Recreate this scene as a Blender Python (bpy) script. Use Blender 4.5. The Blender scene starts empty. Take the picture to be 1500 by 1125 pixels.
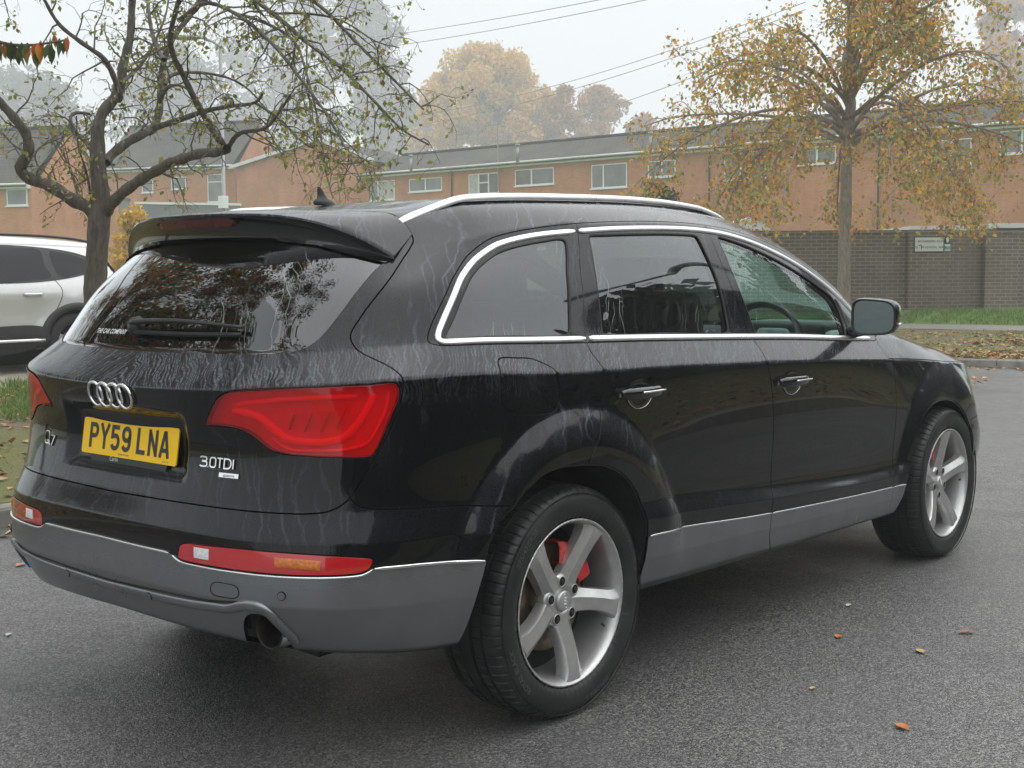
import bpy, bmesh, math, random
import numpy as np
from mathutils import Vector, Matrix
from mathutils.geometry import delaunay_2d_cdt
random.seed(7); rng = np.random.default_rng(11)
COL = bpy.context.scene.collection
# ------------------------------------------------------------------ helpers
def tag(o, label=None, cat=None, group=None, kind=None):
    if label: o['label'] = label
    if cat: o['category'] = cat
    if group: o['group'] = group
    if kind: o['kind'] = kind
    return o
def empty(name, loc=(0, 0, 0), rz=0.0):
    o = bpy.data.objects.new(name, None); COL.objects.link(o)
    o.location = loc; o.rotation_euler = (0, 0, rz); o.empty_display_size = .2
    return o
def adopt(o, parent):
    o.parent = parent
    M = Matrix.Identity(4); p = parent; ch = []
    while p is not None: ch.append(p); p = p.parent
    for p in reversed(ch): M = M @ p.matrix_parent_inverse @ p.matrix_basis
    o.matrix_parent_inverse = M.inverted()
def mesh_obj(name, verts, faces, mat=None, parent=None, smooth=True, normals=None, local=False, mats=None, fm=None):
    me = bpy.data.meshes.new(name)
    me.from_pydata([tuple(map(float, v)) for v in verts], [], [tuple(map(int, f)) for f in faces])
    me.update()
    for m in (mats or ([mat] if mat else [])): me.materials.append(m)
    if fm is not None: me.polygons.foreach_set('material_index', np.asarray(fm, dtype=np.int32))
    if smooth: me.polygons.foreach_set('use_smooth', np.ones(len(me.polygons), dtype=bool))
    if normals is not None: me.normals_split_custom_set_from_vertices([tuple(map(float, n)) for n in normals])
    o = bpy.data.objects.new(name, me); COL.objects.link(o)
    if parent is not None:
        if local: o.parent = parent
        else: adopt(o, parent)
    return o
class MB:
    """collects simple shapes that become one mesh"""
    def __init__(s): s.v = []; s.f = []; s.m = []; s.mi = 0
    def add(s, V, F):
        b = len(s.v); s.v += [tuple(map(float, v)) for v in V]; s.f += [tuple(i + b for i in f) for f in F]; s.m += [s.mi] * len(F)
    def box(s, c, size, rz=0.0, R=None):
        a, b, h = [x / 2 for x in size]
        P = np.array([[x, y, z] for z in (-h, h) for x, y in ((-a, -b), (a, -b), (a, b), (-a, b))])
        if R is None:
            cc, ss = math.cos(rz), math.sin(rz); R = np.array([[cc, -ss, 0], [ss, cc, 0], [0, 0, 1]])
        P = P @ np.asarray(R).T + np.asarray(c)
        s.add(P, [(0, 3, 2, 1), (4, 5, 6, 7), (0, 1, 5, 4), (1, 2, 6, 5), (2, 3, 7, 6), (3, 0, 4, 7)])
    def tube(s, pts, rad, n=8, cap=True, flat=None):
        V, F = tube(pts, rad, n, cap, flat); s.add(V, F)
    def build(s, name, mat=None, parent=None, smooth=False, mats=None, local=False):
        return mesh_obj(name, s.v, s.f, mat, parent, smooth, mats=mats, fm=s.m if mats else None, local=local)
def tube(pts, rad, n=8, cap=True, flat=None):
    pts = np.asarray(pts, float); m = len(pts)
    rad = np.full(m, rad) if np.isscalar(rad) else np.asarray(rad, float)
    T = np.gradient(pts, axis=0); T /= np.linalg.norm(T, axis=1)[:, None] + 1e-12
    up = np.array([0, 0, 1.]) if abs(T[0][2]) < .9 else np.array([1., 0, 0])
    V = []; N = np.cross(T[0], up); N /= np.linalg.norm(N)
    for i in range(m):
        N = N - T[i] * np.dot(N, T[i]); N /= np.linalg.norm(N) + 1e-12
        B = np.cross(T[i], N)
        for k in range(n):
            a = 2 * math.pi * k / n
            V.append(pts[i] + rad[i] * (math.cos(a) * N + (flat or 1) * math.sin(a) * B))
    F = []
    for i in range(m - 1):
        for k in range(n):
            a = i * n + k; b = i * n + (k + 1) % n
            F.append((a, b, b + n, a + n))
    if cap:
        F.append(tuple(range(n))[::-1]); F.append(tuple((m - 1) * n + k for k in range(n)))
    return V, F
def lathe(prof, n=64, axis='y', a0=0, a1=2 * math.pi):
    """profile of (along-axis, radius)"""
    V = []; F = []; full = abs(a1 - a0 - 2 * math.pi) < 1e-6; nn = n if full else n + 1; m = len(prof)
    for k in range(nn):
        a = a0 + (a1 - a0) * k / n
        for (h, r) in prof:
            c, s_ = r * math.cos(a), r * math.sin(a)
            V.append((c, h, s_) if axis == 'y' else ((h, c, s_) if axis == 'x' else (c, s_, h)))
    for k in range(n):
        k2 = (k + 1) % nn
        for j in range(m - 1):
            F.append((k * m + j, k2 * m + j, k2 * m + j + 1, k * m + j + 1))
    return V, F
def catmull(P, step, closed=False):
    P = np.asarray(P, float)
    if closed: P = np.vstack([P[-1], P, P[0], P[1]])
    else: P = np.vstack([2 * P[0] - P[1], P, 2 * P[-1] - P[-2]])
    out = []
    for i in range(1, len(P) - 2):
        p0, p1, p2, p3 = P[i - 1:i + 3]
        t0 = 0; d1 = max(np.linalg.norm(p1 - p0), 1e-6) ** .5; d2 = max(np.linalg.norm(p2 - p1), 1e-6) ** .5; d3 = max(np.linalg.norm(p3 - p2), 1e-6) ** .5
        t1 = d1; t2 = t1 + d2; t3 = t2 + d3
        n = max(1, int(math.ceil(np.linalg.norm(p2 - p1) / step)))
        for j in range(n):
            t = t1 + (t2 - t1) * j / n
            A1 = (t1 - t) / (t1 - t0) * p0 + (t - t0) / (t1 - t0) * p1
            A2 = (t2 - t) / (t2 - t1) * p1 + (t - t1) / (t2 - t1) * p2
            A3 = (t3 - t) / (t3 - t2) * p2 + (t - t2) / (t3 - t2) * p3
            B1 = (t2 - t) / (t2 - t0) * A1 + (t - t0) / (t2 - t0) * A2
            B2 = (t3 - t) / (t3 - t1) * A2 + (t - t1) / (t3 - t1) * A3
            out.append((t2 - t) / (t2 - t1) * B1 + (t - t1) / (t2 - t1) * B2)
    if not closed: out.append(P[-2])
    return np.array(out)
def inpoly(pts, poly):
    x, y = pts[:, 0], pts[:, 1]; c = np.zeros(len(pts), bool)
    P = np.asarray(poly); Q = np.roll(P, -1, 0)
    bb = (x >= P[:, 0].min()) & (x <= P[:, 0].max()) & (y >= P[:, 1].min()) & (y <= P[:, 1].max())
    xs, ys = x[bb], y[bb]; cc = np.zeros(len(xs), bool)
    for (x1, y1), (x2, y2) in zip(P, Q):
        if y1 == y2: continue
        cond = ((y1 > ys) != (y2 > ys)) & (xs < (x2 - x1) * (ys - y1) / (y2 - y1) + x1)
        cc ^= cond
    c[bb] = cc
    return c
# ------------------------------------------------------------------ materials
class NT:
    def __init__(s, name):
        s.m = bpy.data.materials.new(name); s.m.use_nodes = True; s.t = s.m.node_tree; s.t.nodes.clear()
        s.out = s.t.nodes.new('ShaderNodeOutputMaterial')
    def n(s, typ, **kw):
        nd = s.t.nodes.new('ShaderNode' + typ)
        for k, v in kw.items():
            if k.startswith('i_'): nd.inputs[k[2:].replace('_', ' ')].default_value = v
            else: setattr(nd, k, v)
        return nd
    def l(s, a, b): s.t.links.new(a, b)
    def val(s, x, socket):
        if hasattr(x, 'is_linked') or hasattr(x, 'links'): s.l(x, socket)
        else: socket.default_value = x
    def math(s, op, a, b=None, c=None, clamp=False):
        nd = s.n('Math', operation=op, use_clamp=clamp); s.val(a, nd.inputs[0])
        if b is not None: s.val(b, nd.inputs[1])
        if c is not None: s.val(c, nd.inputs[2])
        return nd.outputs[0]
    def ramp(s, f, stops, interp='LINEAR'):
        nd = s.n('ValToRGB'); nd.color_ramp.interpolation = interp; e = nd.color_ramp.elements
        while len(e) < len(stops): e.new(.5)
        for i, (p, c) in enumerate(stops):
            e[i].position = p; e[i].color = (c[0], c[1], c[2], 1) if hasattr(c, '__len__') else (c, c, c, 1)
        s.l(f, nd.inputs[0]); return nd.outputs[0]
    def mapr(s, f, a, b, c=0.0, d=1.0, smooth=False):
        nd = s.n('MapRange', clamp=True)
        if smooth: nd.interpolation_type = 'SMOOTHSTEP'
        s.l(f, nd.inputs[0])
        for i, v in enumerate((a, b, c, d)): nd.inputs[i + 1].default_value = v
        return nd.outputs[0]
    def mix(s, f, a, b, typ='RGBA', blend='MIX'):
        nd = s.n('Mix', data_type=typ)
        if typ == 'RGBA': nd.blend_type = blend; ia, ib = 6, 7; o = 2
        else: ia, ib = 2, 3; o = 0
        s.val(f, nd.inputs[0])
        for x, i in ((a, ia), (b, ib)):
            if isinstance(x, tuple): nd.inputs[i].default_value = (*x, 1) if len(x) == 3 else x
            else: s.val(x, nd.inputs[i])
        return nd.outputs[o]
    def coord(s, kind='Object', scale=(1, 1, 1), rot=(0, 0, 0), loc=(0, 0, 0)):
        tc = s.n('TexCoord'); mp = s.n('Mapping'); s.l(tc.outputs[kind], mp.inputs[0])
        mp.inputs['Scale'].default_value = scale; mp.inputs['Rotation'].default_value = rot; mp.inputs['Location'].default_value = loc
        return mp.outputs[0]
    def noise(s, vec, scale, detail=3, rough=.55, dist=0, out=0):
        nd = s.n('TexNoise'); nd.inputs['Scale'].default_value = scale; nd.inputs['Detail'].default_value = detail
        nd.inputs['Roughness'].default_value = rough; nd.inputs['Distortion'].default_value = dist
        if vec is not None: s.l(vec, nd.inputs['Vector'])
        return nd.outputs[out]
    def voro(s, vec, scale, feature='F1', rnd=1.0):
        nd = s.n('TexVoronoi', feature=feature); nd.inputs['Scale'].default_value = scale; nd.inputs['Randomness'].default_value = rnd
        s.l(vec, nd.inputs['Vector']); return nd
    def bump(s, h, strength=.3, dist=.01):
        nd = s.n('Bump'); nd.inputs['Strength'].default_value = strength; nd.inputs['Distance'].default_value = dist
        s.l(h, nd.inputs['Height']); return nd.outputs[0]
    def princ(s, base, rough=.5, metal=0.0, spec=.5, coat=0.0, coatr=.03, normal=None, trans=0.0, ior=None, sub=None):
        p = s.n('BsdfPrincipled')
        if isinstance(base, tuple): p.inputs['Base Color'].default_value = (*base, 1)
        else: s.l(base, p.inputs['Base Color'])
        for k, v in (('Roughness', rough), ('Metallic', metal), ('Specular IOR Level', spec), ('Coat Weight', coat), ('Coat Roughness', coatr), ('Transmission Weight', trans)):
            s.val(v, p.inputs[k])
        if ior: p.inputs['IOR'].default_value = ior
        if normal is not None: s.l(normal, p.inputs['Normal'])
        s.l(p.outputs[0], s.out.inputs[0]); return p
def simple(name, base, rough=.5, metal=0.0, coat=0.0, var=.12, scale=30, spec=.5, bump=0, bscale=200):
    t = NT(name); v = t.coord()
    f = t.noise(v, scale, 4)
    c = t.mix(t.mapr(f, .3, .7), tuple(x * (1 - var) for x in base), tuple(min(1, x * (1 + var)) for x in base))
    nb = t.bump(t.noise(v, bscale, 2), bump, .002) if bump else None
    r = t.mapr(t.noise(v, scale * .4, 3), .3, .7, max(.02, rough * .85), min(1, rough * 1.15))
    t.princ(c, r, metal, spec, coat, normal=nb)
    return t.m
def thin_fresnel(t, ior):
    """the same mirror share from either side of a thin pane"""
    g = t.n('NewGeometry'); m = t.math('SUBTRACT', ior, t.math('MULTIPLY', g.outputs['Backfacing'], ior - 1 / ior)); fr = t.n('Fresnel'); t.l(m, fr.inputs[0]); return fr.outputs[0]
def trail_lines(t, freq, wob, width, seed, keep, zs=1.0):
    p = t.n('SeparateXYZ'); t.l(t.coord(), p.inputs[0]); u0 = t.math('ADD', p.outputs[0], t.math('ABSOLUTE', p.outputs[1]))
    w = t.noise(t.coord(scale=(1, 1, .9), loc=(seed, seed, 0)), 4.0 * zs ** .5, 3, .5); w2 = t.noise(t.coord(scale=(1, 1, 1.2), loc=(seed, 2, seed)), 16 * zs ** .5, 2, .5)
    u = t.math('ADD', t.math('MULTIPLY', t.math('ADD', u0, t.math('ADD', t.math('MULTIPLY', w, wob * 4), t.math('MULTIPLY', w2, wob * .35))), freq), seed)
    vo = t.n('TexVoronoi', voronoi_dimensions='1D', feature='DISTANCE_TO_EDGE'); vo.inputs['Scale'].default_value = 1.0; t.l(u, vo.inputs['W'])
    ln = t.mapr(vo.outputs['Distance'], width * .4, width, 1, 0, True)
    cv = t.n('CombineXYZ'); t.l(t.math('MULTIPLY', u, .9), cv.inputs[0]); t.l(t.math('MULTIPLY', p.outputs[2], 3.0 * zs), cv.inputs[1])
    n = t.noise(cv.outputs[0], 1.0, 2, .5); return t.math('MULTIPLY', ln, t.mapr(n, keep - .04, keep + .04, 0, 1, True))
def glassmat(name, tint, gloss=1.0, rough=.0, boost=1.0, streak=0.0):
    """thin window glass: tinted see-through plus fresnel mirror, with run-off marks"""
    t = NT(name)
    tr = t.n('BsdfTransparent'); tr.inputs[0].default_value = (*tint, 1)
    gl = t.n('BsdfGlossy'); gl.inputs['Roughness'].default_value = rough; gl.inputs[0].default_value = (.95, .97, 1, 1)
    f = t.math('MULTIPLY', thin_fresnel(t, 1.52), 1.85 * boost, clamp=True)
    mx = t.n('MixShader'); t.l(f, mx.inputs[0]); t.l(tr.outputs[0], mx.inputs[1]); t.l(gl.outputs[0], mx.inputs[2])
    last = mx.outputs[0]
    if streak:
        ln = t.math('MAXIMUM', trail_lines(t, 16, .06, .045, 2.2, .50), trail_lines(t, 34, .04, .06, 7.7, .54, 1.5))
        patch = t.mapr(t.noise(t.coord(), 2.6, 2), .50, .64, .08, .8, True)
        mist = t.mapr(t.noise(t.coord(), 700, 1), .5, .75, 0, .25)
        k = t.math('MULTIPLY', ln, patch); k = t.math('MULTIPLY', t.math('ADD', k, t.math('MULTIPLY', mist, .25)), streak, clamp=True)
        d = t.n('BsdfDiffuse'); d.inputs[0].default_value = (.42, .50, .47, 1)
        m2 = t.n('MixShader'); t.l(k, m2.inputs[0]); t.l(last, m2.inputs[1]); t.l(d.outputs[0], m2.inputs[2]); last = m2.outputs[0]
    t.l(last, t.out.inputs[0]); return t.m
import numpy as np
# ---------- car body surface: wrap-around character curves ----------
def nspl(x,y,q):
    x=np.asarray(x,float);y=np.asarray(y,float);q=np.asarray(q,float);n=len(x)
    h=np.diff(x);A=np.zeros((n,n));b=np.zeros(n)
    A[0,0]=A[-1,-1]=1
    for i in range(1,n-1):
        A[i,i-1]=h[i-1];A[i,i]=2*(h[i-1]+h[i]);A[i,i+1]=h[i]
        b[i]=6*((y[i+1]-y[i])/h[i]-(y[i]-y[i-1])/h[i-1])
    m=np.linalg.solve(A,b)
    i=np.clip(np.searchsorted(x,q)-1,0,n-2);t=q-x[i];hh=h[i]
    return y[i]+t*((y[i+1]-y[i])/hh-hh*(2*m[i]+m[i+1])/6)+t*t*m[i]/2+t**3*(m[i+1]-m[i])/(6*hh)
XE=.95;XF=4.15
XS=[.95,1.5,2.1,2.7,3.3,3.75,4.15]
# name: side y, side z, rear x0, rear n, rear z at arc fractions 0,.25,.5,.75(,1=side), front x0, front z
FR=[0,.3,.55,.78]
CUR=[
 ('bottom', [.90]*4+[.90,.90,.88],[.33,.32,.305,.295,.29,.29,.30], .13,3.4,[.375,.365,.345,.325], 4.85,.27),
 ('lower',  [.955,.955,.950,.948,.948,.95,.93],[.375,.36,.342,.325,.312,.31,.32], .05,3.6,[.41,.40,.375,.355], 4.98,.30),
 ('cladmid',[.985,.980,.972,.970,.970,.972,.96],[.48,.45,.425,.405,.385,.37,.37], .004,4.2,[.525,.520,.510,.495], 5.04,.38),
 ('cladtop',[.990,.982,.974,.972,.972,.975,.965],[.562,.535,.493,.462,.44,.435,.44], .0,4.1,[.618,.618,.618,.606], 5.07,.47),
 ('kick',   [.992,.985,.976,.974,.974,.978,.965],[.625,.585,.549,.516,.488,.50,.55], .002,3.9,[.70,.698,.688,.673], 5.08,.58),
 ('kicktop',[.982,.972,.958,.955,.957,.965,.955],[.69,.645,.592,.543,.515,.55,.62], .045,3.9,[.77,.775,.775,.765], 5.08,.68),
 ('mid',    [.975,.968,.962,.960,.960,.960,.940],[.90,.87,.85,.84,.82,.80,.80], .078,4.0,[.92,.925,.94,.945], 5.06,.80),
 ('crease', [.962,.962,.960,.958,.952,.940,.905],[1.119,1.105,1.085,1.058,1.028,1.000,.968], .045,3.6,[1.095,1.107,1.128,1.138], 4.98,.88),
 ('belt',   [.890,.892,.890,.886,.880,.860,.815],[1.222,1.205,1.184,1.158,1.124,1.095,1.035], .165,3.7,[1.200,1.203,1.212,1.228], 4.80,.94),
 ('glass',  [.815,.823,.821,.816,.803,.775,.72],[1.42,1.415,1.41,1.375,1.245,1.14,1.072], .27,3.4,[1.37,1.372,1.38,1.40], 4.60,.98),
 ('cant',   [.735,.745,.743,.738,.740,.690,.62],[1.553,1.597,1.607,1.542,1.345,1.165,1.098], .415,2.9,[1.525,1.525,1.523,1.515], 4.45,1.01),
 ('edge',   [.63,.645,.645,.640,.640,.56,.50],[1.634,1.658,1.663,1.602,1.40,1.20,1.115], .50,2.7,[1.600,1.602,1.604,1.602], 4.40,1.025),
 ('roof',   [.36,.36,.36,.36,.36,.32,.28],[1.664,1.698,1.708,1.650,1.44,1.24,1.135], .60,2.4,[1.632,1.634,1.638,1.646], 4.35,1.045),
 ('centre', [0]*7,[1.670,1.712,1.724,1.665,1.455,1.255,1.145], .62,None,[1.636,1.64,1.648,1.66], 4.32,1.06),
]
NK=len(CUR)
KN={c[0]:i for i,c in enumerate(CUR)}
def curve(c,s):
    """points of one wrap-around curve at s in [0,3]"""
    name,ys,zs,x0,n,zr,xf,zf=c
    s=np.asarray(s,float);out=np.zeros((len(s),3))
    a=s<=1;b=(s>1)&(s<=2);f=s>2
    W=ys[0];A=XE-x0
    xx=[.95]+[x for x in XS[1:]]
    if n is None:
        out[a,0]=x0+A*s[a]
    else:
        th=np.linspace(0,np.pi/2,400)
        Y=W*np.sin(th)**(2/n);X=x0+A*(1-np.cos(th)**(2/n))
        d=np.r_[0,np.cumsum(np.hypot(np.diff(X),np.diff(Y)))];d/=d[-1]
        # blend with slight bow so the rear face is gently curved
        X=X+.028*(np.clip(Y/W,0,1)**2)*(1-(X-x0)/A)**1.0
        out[a,0]=np.interp(s[a],d,X);out[a,1]=np.interp(s[a],d,Y)
    # z: spline through rear fractions + side
    fr=FR+[1.0];zz=list(zr)+[zs[0]]
    # side stations in s: x -> s
    sx=[1+(x-XE)/(XF-XE) for x in XS]
    sfull=FR+sx+[2.5,3.0];zfull=list(zr)+list(zs)+[zs[-1]*.45+zf*.55,zf]
    # scale s to metric to keep spline even
    def m(u):
        u=np.asarray(u,float);return np.where(u<=1,u*1.5,np.where(u<=2,1.5+(u-1)*3.2,4.7+(u-2)*1.4))
    out[:,2]=nspl(m(sfull),zfull,m(s))
    xb=XE+(s[b]-1)*(XF-XE);out[b,0]=xb
    out[b,1]=nspl([.4,.7]+XS,[ys[0]]*2+list(ys),xb)
    if n is None:
        out[f,0]=XF+(xf-XF)*(s[f]-2)
    else:
        th=np.linspace(0,np.pi/2,300);nf=2.6
        Y=ys[-1]*np.cos(th)**(2/nf);X=XF+(xf-XF)*np.sin(th)**(2/nf)
        d=np.r_[0,np.cumsum(np.hypot(np.diff(X),np.diff(Y)))];d/=d[-1]
        out[f,0]=np.interp(s[f]-2,d,X);out[f,1]=np.interp(s[f]-2,d,Y)
    return out
CREASE={'lower':.6,'cladmid':.75,'cladtop':.0,'kick':.85,'kicktop':.6,'crease':.9,'belt':.88,'cant':.75}
class Surf:
    def __init__(S,ns=(90,210,60),nsub=10):
        s=np.r_[np.linspace(0,1,ns[0],endpoint=False),np.linspace(1,2,ns[1],endpoint=False),np.linspace(2,3,ns[2])]
        S.s=s;P=np.stack([curve(c,s) for c in CUR])   # K,ns,3
        # light smoothing along s of x,y near the joins
        for it in range(3 if ns[0]<200 else 30):
            P[:,1:-1,:2]=.25*P[:,:-2,:2]+.5*P[:,1:-1,:2]+.25*P[:,2:,:2]
        P[:,0,1]=0;P[:,-1,1]=0
        S.P=P;K=NK
        # tangents across k (per s) using chord lengths, with crease handling
        d=np.linalg.norm(np.diff(P,axis=0),axis=2)+1e-6      # K-1,ns
        sl=np.diff(P,axis=0)/d[...,None]
        TL=np.zeros_like(P);TR=np.zeros_like(P)
        for k in range(K):
            if k==0:t=sl[0];TL[k]=TR[k]=t
            elif k==K-1:
                t=sl[-1].copy();
                t[:,2]*=.2
                TL[k]=TR[k]=t
            else:
                w=d[k-1]/(d[k-1]+d[k]);t=sl[k-1]*(1-w)[:,None]+sl[k]*w[:,None]
                cr=CREASE.get(CUR[k][0],0)
                TL[k]=t*(1-cr)+sl[k-1]*cr;TR[k]=t*(1-cr)+sl[k]*cr
        S.d=d;S.TL=TL;S.TR=TR
    def raw(S,s,v):
        """s in [0,3], v in [0,K-1] arrays -> points"""
        s=np.clip(np.asarray(s,float),0,3);v=np.clip(np.asarray(v,float),0,NK-1-1e-9)
        i=np.clip(np.searchsorted(S.s,s)-1,0,len(S.s)-2);t=((s-S.s[i])/(S.s[i+1]-S.s[i]))[:,None]
        k=v.astype(int);u=(v-k)[:,None]
        def L(A,kk):return A[kk,i]*(1-t)+A[kk,i+1]*t
        P0=L(S.P,k);P1=L(S.P,k+1);dd=(S.d[k,i]*(1-t[:,0])+S.d[k,i+1]*t[:,0])[:,None]
        T0=L(S.TR,k)*dd;T1=L(S.TL,k+1)*dd
        h=u*u*(3-2*u)
        return P0*(1-h)+P1*h+T0*(u*(1-u)**2)-T1*(u*u*(1-u))
    def __call__(S,s,v):
        p=S.raw(s,v)
        return displace(p)
WR=(1.08,.37);WF=(4.082,.37)
def sm(a,b,x):
    t=np.clip((x-a)/(b-a),0,1);return t*t*(3-2*t)
def displace(p):
    p=p.copy();x,y,z=p[:,0],p[:,1],p[:,2]
    for (cx,cz),amp,ro in ((WR,.034,.615),(WF,.030,.60)):
        r=np.hypot((x-cx),(z-cz)*.98)
        t=(ro-r)/.13;t=np.clip(.5*(t+np.sqrt(t*t+.004)),0,1);f=t*(2-t)
        f=f*sm(.30,.62,z)*(z<1.12)
        y=y+amp*f*sm(.60,.85,y)
    p[:,1]=y
    # number plate recess in the tailgate
    w=sm(.44,.385,y) if False else (1-sm(.285,.335,y))
    h=sm(.815,.85,z)*(1-sm(1.00,1.035,z))
    p[:,0]=np.where(x<.6,p[:,0]+.030*w*h,p[:,0])
    return p
# ================================================================== THE BLACK CAR
def paint_mat(name, streaks=1.0):
    t = NT(name); g = t.n('NewGeometry'); sep = t.n('SeparateXYZ'); t.l(g.outputs['Normal'], sep.inputs[0])
    up = t.mapr(sep.outputs[2], .0, .42, 0, 1, True)
    pos = t.n('SeparateXYZ'); t.l(t.coord(), pos.inputs[0])
    hi = t.mapr(pos.outputs[2], .55, 1.15, .15, 1, True)
    def trails(freq, wob, width, seed, keep, zs=1.0):
        """run-off trails: lines that wander down the panel and never close on themselves"""
        return trail_lines(t, freq, wob, width, seed, keep, zs)
    a = trails(10, .085, .085, 0., .49, .8); a2 = trails(26, .050, .17, 5.1, .52, 1.4); b = trails(70, .030, .36, 9.3, .44, 5.0)
    sm_ = t.math('MULTIPLY', t.mapr(t.noise(t.coord(scale=(15, 15, 1.9), loc=(3, 3, 1)), 1.0, 4, .6), .53, .64, 0, .42, True), t.mapr(t.noise(t.coord(loc=(2, 8, 5)), 2.1, 2), .45, .60, 0, 1, True))
    edge = t.mapr(t.noise(t.coord(scale=(1, 1, .8)), 130, 3), .32, .62, .35, 1)
    pa = t.mapr(t.noise(t.coord(loc=(7, 0, 0)), 1.9, 2), .38, .56, .15, 1, True)
    pb = t.mapr(t.noise(t.coord(loc=(1, 5, 0)), 2.6, 2), .46, .60, 0, 1, True)
    a = t.math('MAXIMUM', a, t.math('MULTIPLY', a2, .8))
    band = t.math('MULTIPLY', t.mapr(pos.outputs[2], 1.02, 1.08, 0, 1, True), t.mapr(pos.outputs[2], 1.20, 1.27, 1, 0, True))
    k = t.math('ADD', t.math('MAXIMUM', t.math('MULTIPLY', a, pa), sm_), t.math('MULTIPLY', t.math('MULTIPLY', b, t.math('ADD', pb, t.math('MULTIPLY', band, .45))), t.math('ADD', t.math('MULTIPLY', band, 1.1), .10)), clamp=True)
    k = t.math('MULTIPLY', t.math('MULTIPLY', k, edge), t.math('MULTIPLY', hi, t.math('ADD', t.math('MULTIPLY', up, .80), .16)))
    k = t.math('MULTIPLY', k, streaks)
    # fine mist of drops, matt-grey on surfaces that face up
    drops = t.mapr(t.noise(t.coord(), 420, 2, .7), .36, .62)
    mist = t.math('MULTIPLY', t.math('MULTIPLY', up, drops), .85 * streaks, clamp=True)
    sp = t.voro(t.coord(), 95); dots = t.mapr(sp.outputs['Distance'], .04, .10, 1, 0)
    rsel = t.n('SeparateColor'); t.l(sp.outputs['Color'], rsel.inputs[0]); dots = t.math('MULTIPLY', dots, t.math('GREATER_THAN', rsel.outputs[0], .965))
    dust = t.mapr(pos.outputs[2], .30, .80, .55, 0, True)
    dn = t.math('MULTIPLY', dust, t.mapr(t.noise(t.coord(scale=(1, 1, .4)), 9, 5), .3, .75))
    c = t.mix(mist, (.0020, .0022, .0034), (.020, .024, .031))
    c = t.mix(k, c, (.092, .106, .122))
    c = t.mix(t.math('MULTIPLY', dn, .16), c, (.030, .025, .020))
    c = t.mix(t.math('MULTIPLY', dots, .6), c, (.25, .26, .27))
    r = t.math('ADD', t.math('MULTIPLY', mist, .35), .22)
    cr = t.math('ADD', t.math('MULTIPLY', t.math('ADD', t.math('MULTIPLY', mist, .16), t.math('MULTIPLY', k, .28)), 1.0), .008)
    nb = t.bump(t.noise(t.coord(), 5.0, 2), .02, .01)
    p = t.princ(c, r, 0, .06, 1.0, cr, nb)
    p.inputs['Coat IOR'].default_value = 1.38
    return t.m
def clad_mat():
    t = NT('grey_bumper_plastic'); v = t.coord(); pos = t.n('SeparateXYZ'); t.l(v, pos.inputs[0])
    n = t.noise(v, 6, 5, .6); spl = t.noise(t.coord(scale=(1, 1, .6)), 5, 3, .55); low = t.mapr(pos.outputs[2], .30, .60, 1, 0)
    dirt = t.math('MULTIPLY', t.mapr(spl, .30, .75), low)
    c = t.mix(t.mapr(n, .3, .7), (.225, .236, .252), (.262, .272, .288)); c = t.mix(t.math('MULTIPLY', dirt, .22), c, (.085, .082, .076))
    t.princ(c, t.math('ADD', .27, t.math('MULTIPLY', dirt, .12)), t.mapr(dirt, 0, 1, .78, .66), .5, .2, .15, t.bump(t.noise(v, 600, 1), .04, .001)); return t.m
M = {}
M['paint'] = paint_mat('black_paint_with_rain_marks')
M['paint_clean'] = paint_mat('black_paint_door_trim', .45)
M['clad'] = clad_mat()
M['black_plastic'] = simple('black_plastic', (.018, .018, .02), .45, var=.2, bump=.1)
M['gloss_black'] = simple('gloss_black', (.006, .006, .007), .08, coat=.6)
M['rubber'] = simple('seal_rubber', (.012, .012, .012), .6)
M['chrome'] = simple('bright_trim', (.80, .81, .82), .16, 1.0, var=.03)
M['satin'] = simple('satin_aluminium', (.93, .94, .95), .30, .80, var=.02)
M['badge'] = simple('badge_chrome', (.85, .85, .86), .10, 1.0, var=.02)
M['dark'] = simple('underbody', (.008, .008, .008), .9); M['gap'] = simple('panel_gap', (.002, .002, .002), 1.0, spec=.0)
M['inner_grey'] = simple('cabin_grey', (.16, .165, .17), .8, var=.15)
M['seat'] = simple('seat_leather', (.10, .10, .104), .5, var=.2)
M['seat_light'] = simple('cabin_light_grey', (.33, .34, .35), .6)
M['glass_dark'] = glassmat('privacy_glass', (.15, .18, .185), boost=1.05, streak=.6)
M['glass_clear'] = glassmat('green_tinted_glass', (.76, .97, .90), boost=.62, streak=.25)
M['glass_rear'] = glassmat('rear_glass', (.085, .12, .105), boost=1.3, streak=.5)
M['mirror'] = simple('mirror_glass', (.21, .26, .255), .02, 1.0, var=.01)
def lens_mat(name, col, transp=.0):
    t = NT(name); v = t.coord()
    p = t.n('BsdfPrincipled'); p.inputs['Base Color'].default_value = (*col, 1); p.inputs['Roughness'].default_value = .12; p.inputs['Coat Weight'].default_value = 1
    p.inputs['Coat Roughness'].default_value = .02
    tr = t.n('BsdfTransparent'); tr.inputs[0].default_value = (min(1, col[0] * 1.35), col[1] + .02, col[2] + .03, 1)
    mx = t.n('MixShader'); mx.inputs[0].default_value = 1 - transp
    t.l(tr.outputs[0], mx.inputs[1]); t.l(p.outputs[0], mx.inputs[2]); 
    gl = t.n('BsdfGlossy'); gl.inputs['Roughness'].default_value = .03
    fr = thin_fresnel(t, 1.5)
    m2 = t.n('MixShader'); t.l(fr, m2.inputs[0]); t.l(mx.outputs[0], m2.inputs[1]); t.l(gl.outputs[0], m2.inputs[2])
    t.l(m2.outputs[0], t.out.inputs[0]); return t.m
M['lens_red'] = lens_mat('red_lens', (1.0, .012, .022), .80)
M['lens_solid'] = lens_mat('red_reflector', (.62, .010, .018), .15)
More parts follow.
